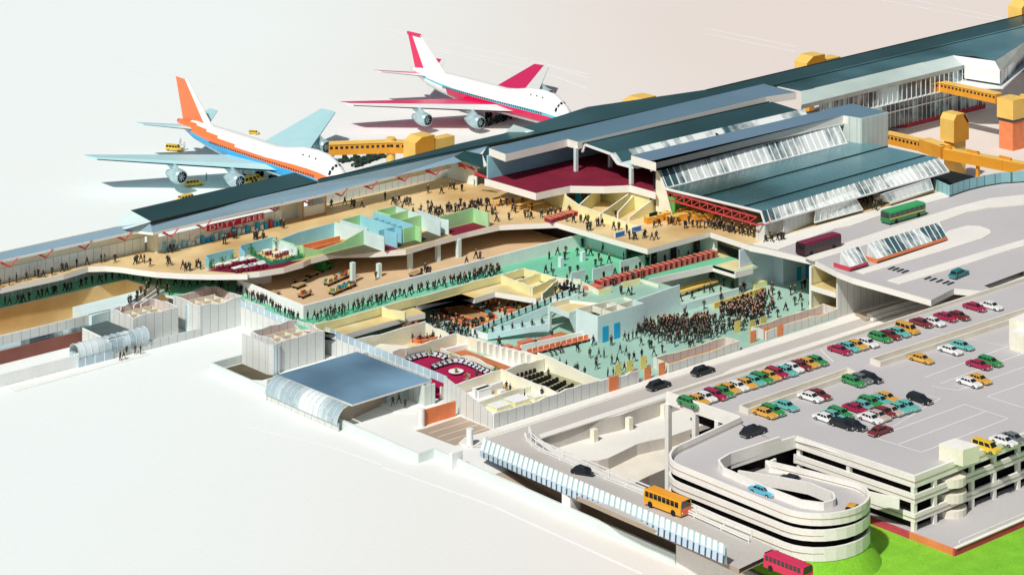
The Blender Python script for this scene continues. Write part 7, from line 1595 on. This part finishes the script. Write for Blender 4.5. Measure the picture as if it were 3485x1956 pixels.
crowd('q', 4.01, [(940, 1322), (1200, 1242), (1320, 1222), (1840, 1052), (2030, 1002), (2240, 862)], 'among the maroon passport desks', 'people at the passport desks', poses=['standing'])
crowd('q', 4.01, [(1045, 1432), (1145, 1446), (1190, 1442)], 'on the aqua landing below the passport desks', 'people on the aqua landing')
crowd('c', 4.13, [(1155, 1087), (985, 1072), (1530, 1062), (1580, 1042), (1600, 1048), (1560, 1030), (1975, 917), (2010, 922), (1900, 962)], 'at work in the tan baggage hall', 'baggage handlers')
crowd('n', .03, [(495, 732), (720, 757), (800, 780), (895, 800), (1040, 845), (1100, 845), (1150, 810), (1260, 762), (640, 822), (680, 962), (745, 905), (785, 895), (840, 910), (750, 1015), (885, 975), (965, 905), (390, 805), (460, 810), (550, 790), (575, 850), (1240, 592), (1330, 612), (1385, 642), (1500, 622), (1585, 612), (1640, 602), (1265, 642), (1170, 602), (1460, 702), (1000, 1020), (1055, 1002)], 'standing round the baggage carousels', 'people at baggage claim')
crowd('n', .03, [(205, 1052), (315, 1062), (410, 1052), (485, 1022), (525, 1012), (590, 1082), (1370, 1105), (1390, 1108)], 'waiting along the near side of the left carousel', 'people at baggage claim')
for k in range(15):
    u = (k + .3) / 15; p = (s1a.lerp(s1b, u) + s2a.lerp(s2b, u)) / 2 + Vector((rp_.uniform(-.3, .3), rp_.uniform(-.4, .4), -.78)); PEOPLE.append([p, -.25, 'standing', rp_.choice(['black', 'dark green']), 'riding the long pale blue escalator', 'people on the long escalator', None])
for k in range(6):
    u = (k + .4) / 6; p = (r1a.lerp(r1b, u) + r2a.lerp(r2b, u)) / 2 + Vector((0, 0, -.78)); PEOPLE.append([p, -.2, 'walking', 'black', 'walking down the pale blue ramp', 'people on the ramp', None])
crowd('n', 4.01, [(2140, 400), (2200, 372), (2300, 322), (2390, 382), (2460, 392), (2520, 432), (2260, 350), (2350, 345)], 'at the head of the long escalator', 'people at the escalator head')
crowd('o', .03, [(80, 1172), (320, 1167), (437, 1277), (520, 1302), (560, 1392), (625, 1392), (730, 1342), (895, 1322), (1005, 1277), (720, 1177), (830, 1212), (860, 1217), (955, 1142), (1000, 1102), (1040, 1112), (1110, 1132), (1080, 1142), (1200, 1112), (1300, 1132), (1345, 1127), (1450, 1142), (1490, 1132), (115, 1446), (325, 1432), (400, 1432), (30, 1342), (150, 1332), (220, 1342), (500, 1112), (550, 1122), (610, 1092), (660, 1082)], 'in the open front part of the aqua hall', 'people at the front of the hall')
crowd('o', .03, [(1690, 867), (1720, 852), (1790, 862), (1820, 852), (1900, 972), (1935, 962), (1820, 1022), (1750, 1012), (1680, 1062), (1600, 1002), (1640, 992), (2020, 882), (2060, 872), (2120, 912), (2100, 972), (2200, 872), (2290, 932), (2430, 802), (2350, 802)], 'between the crowd and the far yellow doors', 'people near the yellow doors')
crowd('o', .03, [(1835, 372), (1950, 392), (2060, 472), (2120, 442), (2490, 492), (2440, 522), (2500, 672), (1250, 582), (1410, 542), (1570, 462), (1670, 457), (1675, 257), (1550, 277), (1245, 352), (1440, 272), (1350, 322), (1570, 682), (1800, 582)], 'in the customs area behind the low pale wall', 'people in the customs area')
crowd('o', .03, [(1310, 782)], 'waving with one raised arm in front of the long pale wall', 'people in the customs area', poses=['waving'], solo=['person in dark clothes waving with one raised arm before the long pale wall'])
fill('o', .03, [(690, 930), (1000, 850), (1280, 840), (1640, 800), (1660, 1000), (1480, 1040), (1250, 1060), (900, 1040), (700, 1040)], 135, 'in the dense crowd along the long pale wall', 'dense hall crowd', .34, ['standing', 'standing with folded hands', 'carrying'])
fill('o', .03, [(1780, 690), (2150, 570), (2400, 500), (2410, 640), (2330, 820), (2000, 800), (1850, 820), (1770, 760)], 105, 'in the dense crowd in front of the orange barrier', 'dense hall crowd', .34, ['standing', 'standing with folded hands', 'carrying'])
crowd('h', .03, [(735, 852), (790, 862), (860, 902), (880, 892), (940, 917), (1035, 862), (880, 722), (1155, 662), (1010, 665), (1130, 930), (1175, 925), (1265, 880)], 'in the near hall corner by the lecture room', 'people in the near hall corner')
crowd('h', .2, [(655, 742), (722, 722), (690, 735), (745, 715), (870, 690)], 'sitting on the terracotta bench row', 'people on the bench row', -1.57, ['sitting'])
crowd('h', .05, [(535, 690), (240, 670), (670, 612)], 'behind the salmon counters', 'clerks behind counters', -1.57, ['standing'])
crowd('i', .03, [(130, 977), (190, 992), (250, 1012), (270, 1012), (520, 1072), (600, 1042), (630, 1032), (470, 1112), (565, 1152), (680, 1152), (740, 1107), (510, 1202), (630, 1112), (670, 1082), (700, 992), (680, 1000), (470, 1010), (480, 1140), (455, 1150), (40, 1010), (110, 1040)], 'at the right end of the aqua hall', 'people at the right end of the hall')
crowd('m', .06, [(1080, 642)], '', 'people in the front rooms', solo=['person in a dark suit standing on the crimson carpet'], poses=['standing'])
crowd('m', .06, [(1480, 792), (1532, 832)], '', 'people in the front rooms', solo=['left one of two dark-clothed people on the tan mat of the workshop', 'right one of two dark-clothed people on the tan mat of the workshop'], poses=['standing'])
crowd('m', .06, [(1725, 912), (1957, 892), (1140, 250), (2045, 620)], '', 'people in the front rooms', solo=['person in black behind the largest white work table', 'person in black with pale front behind the right work table', 'person in black in the lounge passage doorway', 'person in black standing before the lecture benches'], poses=['standing'])
crowd('d', .12, [(1295, 915), (1345, 903), (1395, 938)], '', 'people outside the blue-roofed pavilion', solo=['left person of the three in dark coats outside the blue-roofed pavilion', 'middle person of the three in dark coats outside the blue-roofed pavilion', 'right person of the three in dark coats outside the blue-roofed pavilion'])
crowd('b', .14, [(845, 1088), (870, 1082), (890, 1048), (950, 1042), (990, 1042)], 'on the ledge by the glass barrel canopy', 'people outside the west doors')
crowd('a', .02, [(1478, 712), (1512, 750), (1692, 1005)], 'in pale overalls beside a yellow minibus on the apron', 'apron staff', poses=['standing'])
fill('n', .03, [(430, 800), (1000, 830), (1180, 800), (1000, 1000), (640, 1020)], 26, 'on the aqua floor between the left and middle carousels', 'people at baggage claim', .8)
fill('o', .03, [(1050, 1150), (1900, 900), (2100, 960), (1300, 1250)], 22, 'in the aqua hall in front of the crowd', 'people at the front of the hall', .8)
fill('o', .03, [(620, 960), (1000, 1040), (1700, 1000), (2000, 850), (2350, 820), (2450, 700), (2420, 880), (1950, 960), (1500, 1130), (700, 1080)], 34, 'on the fringe of the dense hall crowds', 'people at the front of the hall', .7)
fill('c', 8.01, [(1500, 540), (2050, 480), (2100, 560), (1700, 590)], 18, 'in the loose group behind the long green-walled room', 'people on the departures floor', .8)
# order inside each area from the left of the picture, then give every person a label
from collections import defaultdict
areas = defaultdict(list)
for q in PEOPLE: areas[(q[4], q[5])].append(q)
def ordn(k): return ORD[k] if k < 20 else f"{k + 1}{'st' if (k + 1) % 10 == 1 and k != 110 else 'nd' if (k + 1) % 10 == 2 else 'rd' if (k + 1) % 10 == 3 else 'th'}"
for (ar, gr), L_ in areas.items():
    L_.sort(key=lambda q: proj(q[0])[0])
    for k, q in enumerate(L_):
        if q[6]: continue
        if ar.startswith('in the dense'): q[6] = f'person in dark clothes standing {ar}'
        else: q[6] = f'{ordn(k)} person from the left {ar}'
PEOPLE.sort(key=lambda q: -(proj(q[0])[1] - VH) / (CAM_H - q[0].z))
SCP = .93; MAXP = 300
for q in PEOPLE[:MAXP]:
    p, h, kd, ct, ar, gr, lab = q; me = person_mesh(kd, ct); o = bpy.data.objects.new('person', me); COL.objects.link(o)
    sc = SCP * random.uniform(.94, 1.05); o.location = p; o.rotation_euler.z = h; o.scale = (sc, sc, sc); tag(o, lab, 'person', gr)
    hz = 1.69 - (.38 if kd == 'sitting' else 0); ho = bpy.data.objects.new('hair', HM); COL.objects.link(ho); ho.parent = o; ho.location = (.02, 0, hz)
vs = []; fs_ = []; mi_ = []
m_pale = M('pale_overall', (.5, .65, .7), .8)
for q in PEOPLE[MAXP:]:
    p, h, kd, ct, *_ = q; me = person_mesh(kd, ct, True); ca, sa = math.cos(h), math.sin(h); b = len(vs); sc = SCP * random.uniform(.94, 1.05)
    ci_ = 3 if q[5] == 'apron staff' else ['black', 'dark green', 'dark grey', 'brown'].index(ct)
    for v in me.vertices: x, y, z = v.co * sc; vs.append((p.x + x * ca - y * sa, p.y + x * sa + y * ca, p.z + z))
    for f in me.polygons: fs_.append([b + i for i in f.vertices]); mi_.append({0: [3, 4, 5, 6][ci_] if q[5] != 'apron staff' else 7, 1: 1 if q[5] != 'apron staff' else 7, 2: 2}[f.material_index])
me = bpy.data.meshes.new('crowd'); me.from_pydata(vs, [], fs_)
for m in (COATM['black'], TROU, SKIN, COATM['black'], COATM['dark green'], COATM['dark grey'], COATM['brown'], m_pale): me.materials.append(m)
for f, mm in zip(me.polygons, mi_): f.material_index = mm; f.use_smooth = True
cr = bpy.data.objects.new('crowd', me); COL.objects.link(cr); cr['kind'] = 'stuff'; cr['label'] = 'small dark-clothed travellers spread over the upper floors and corridors'
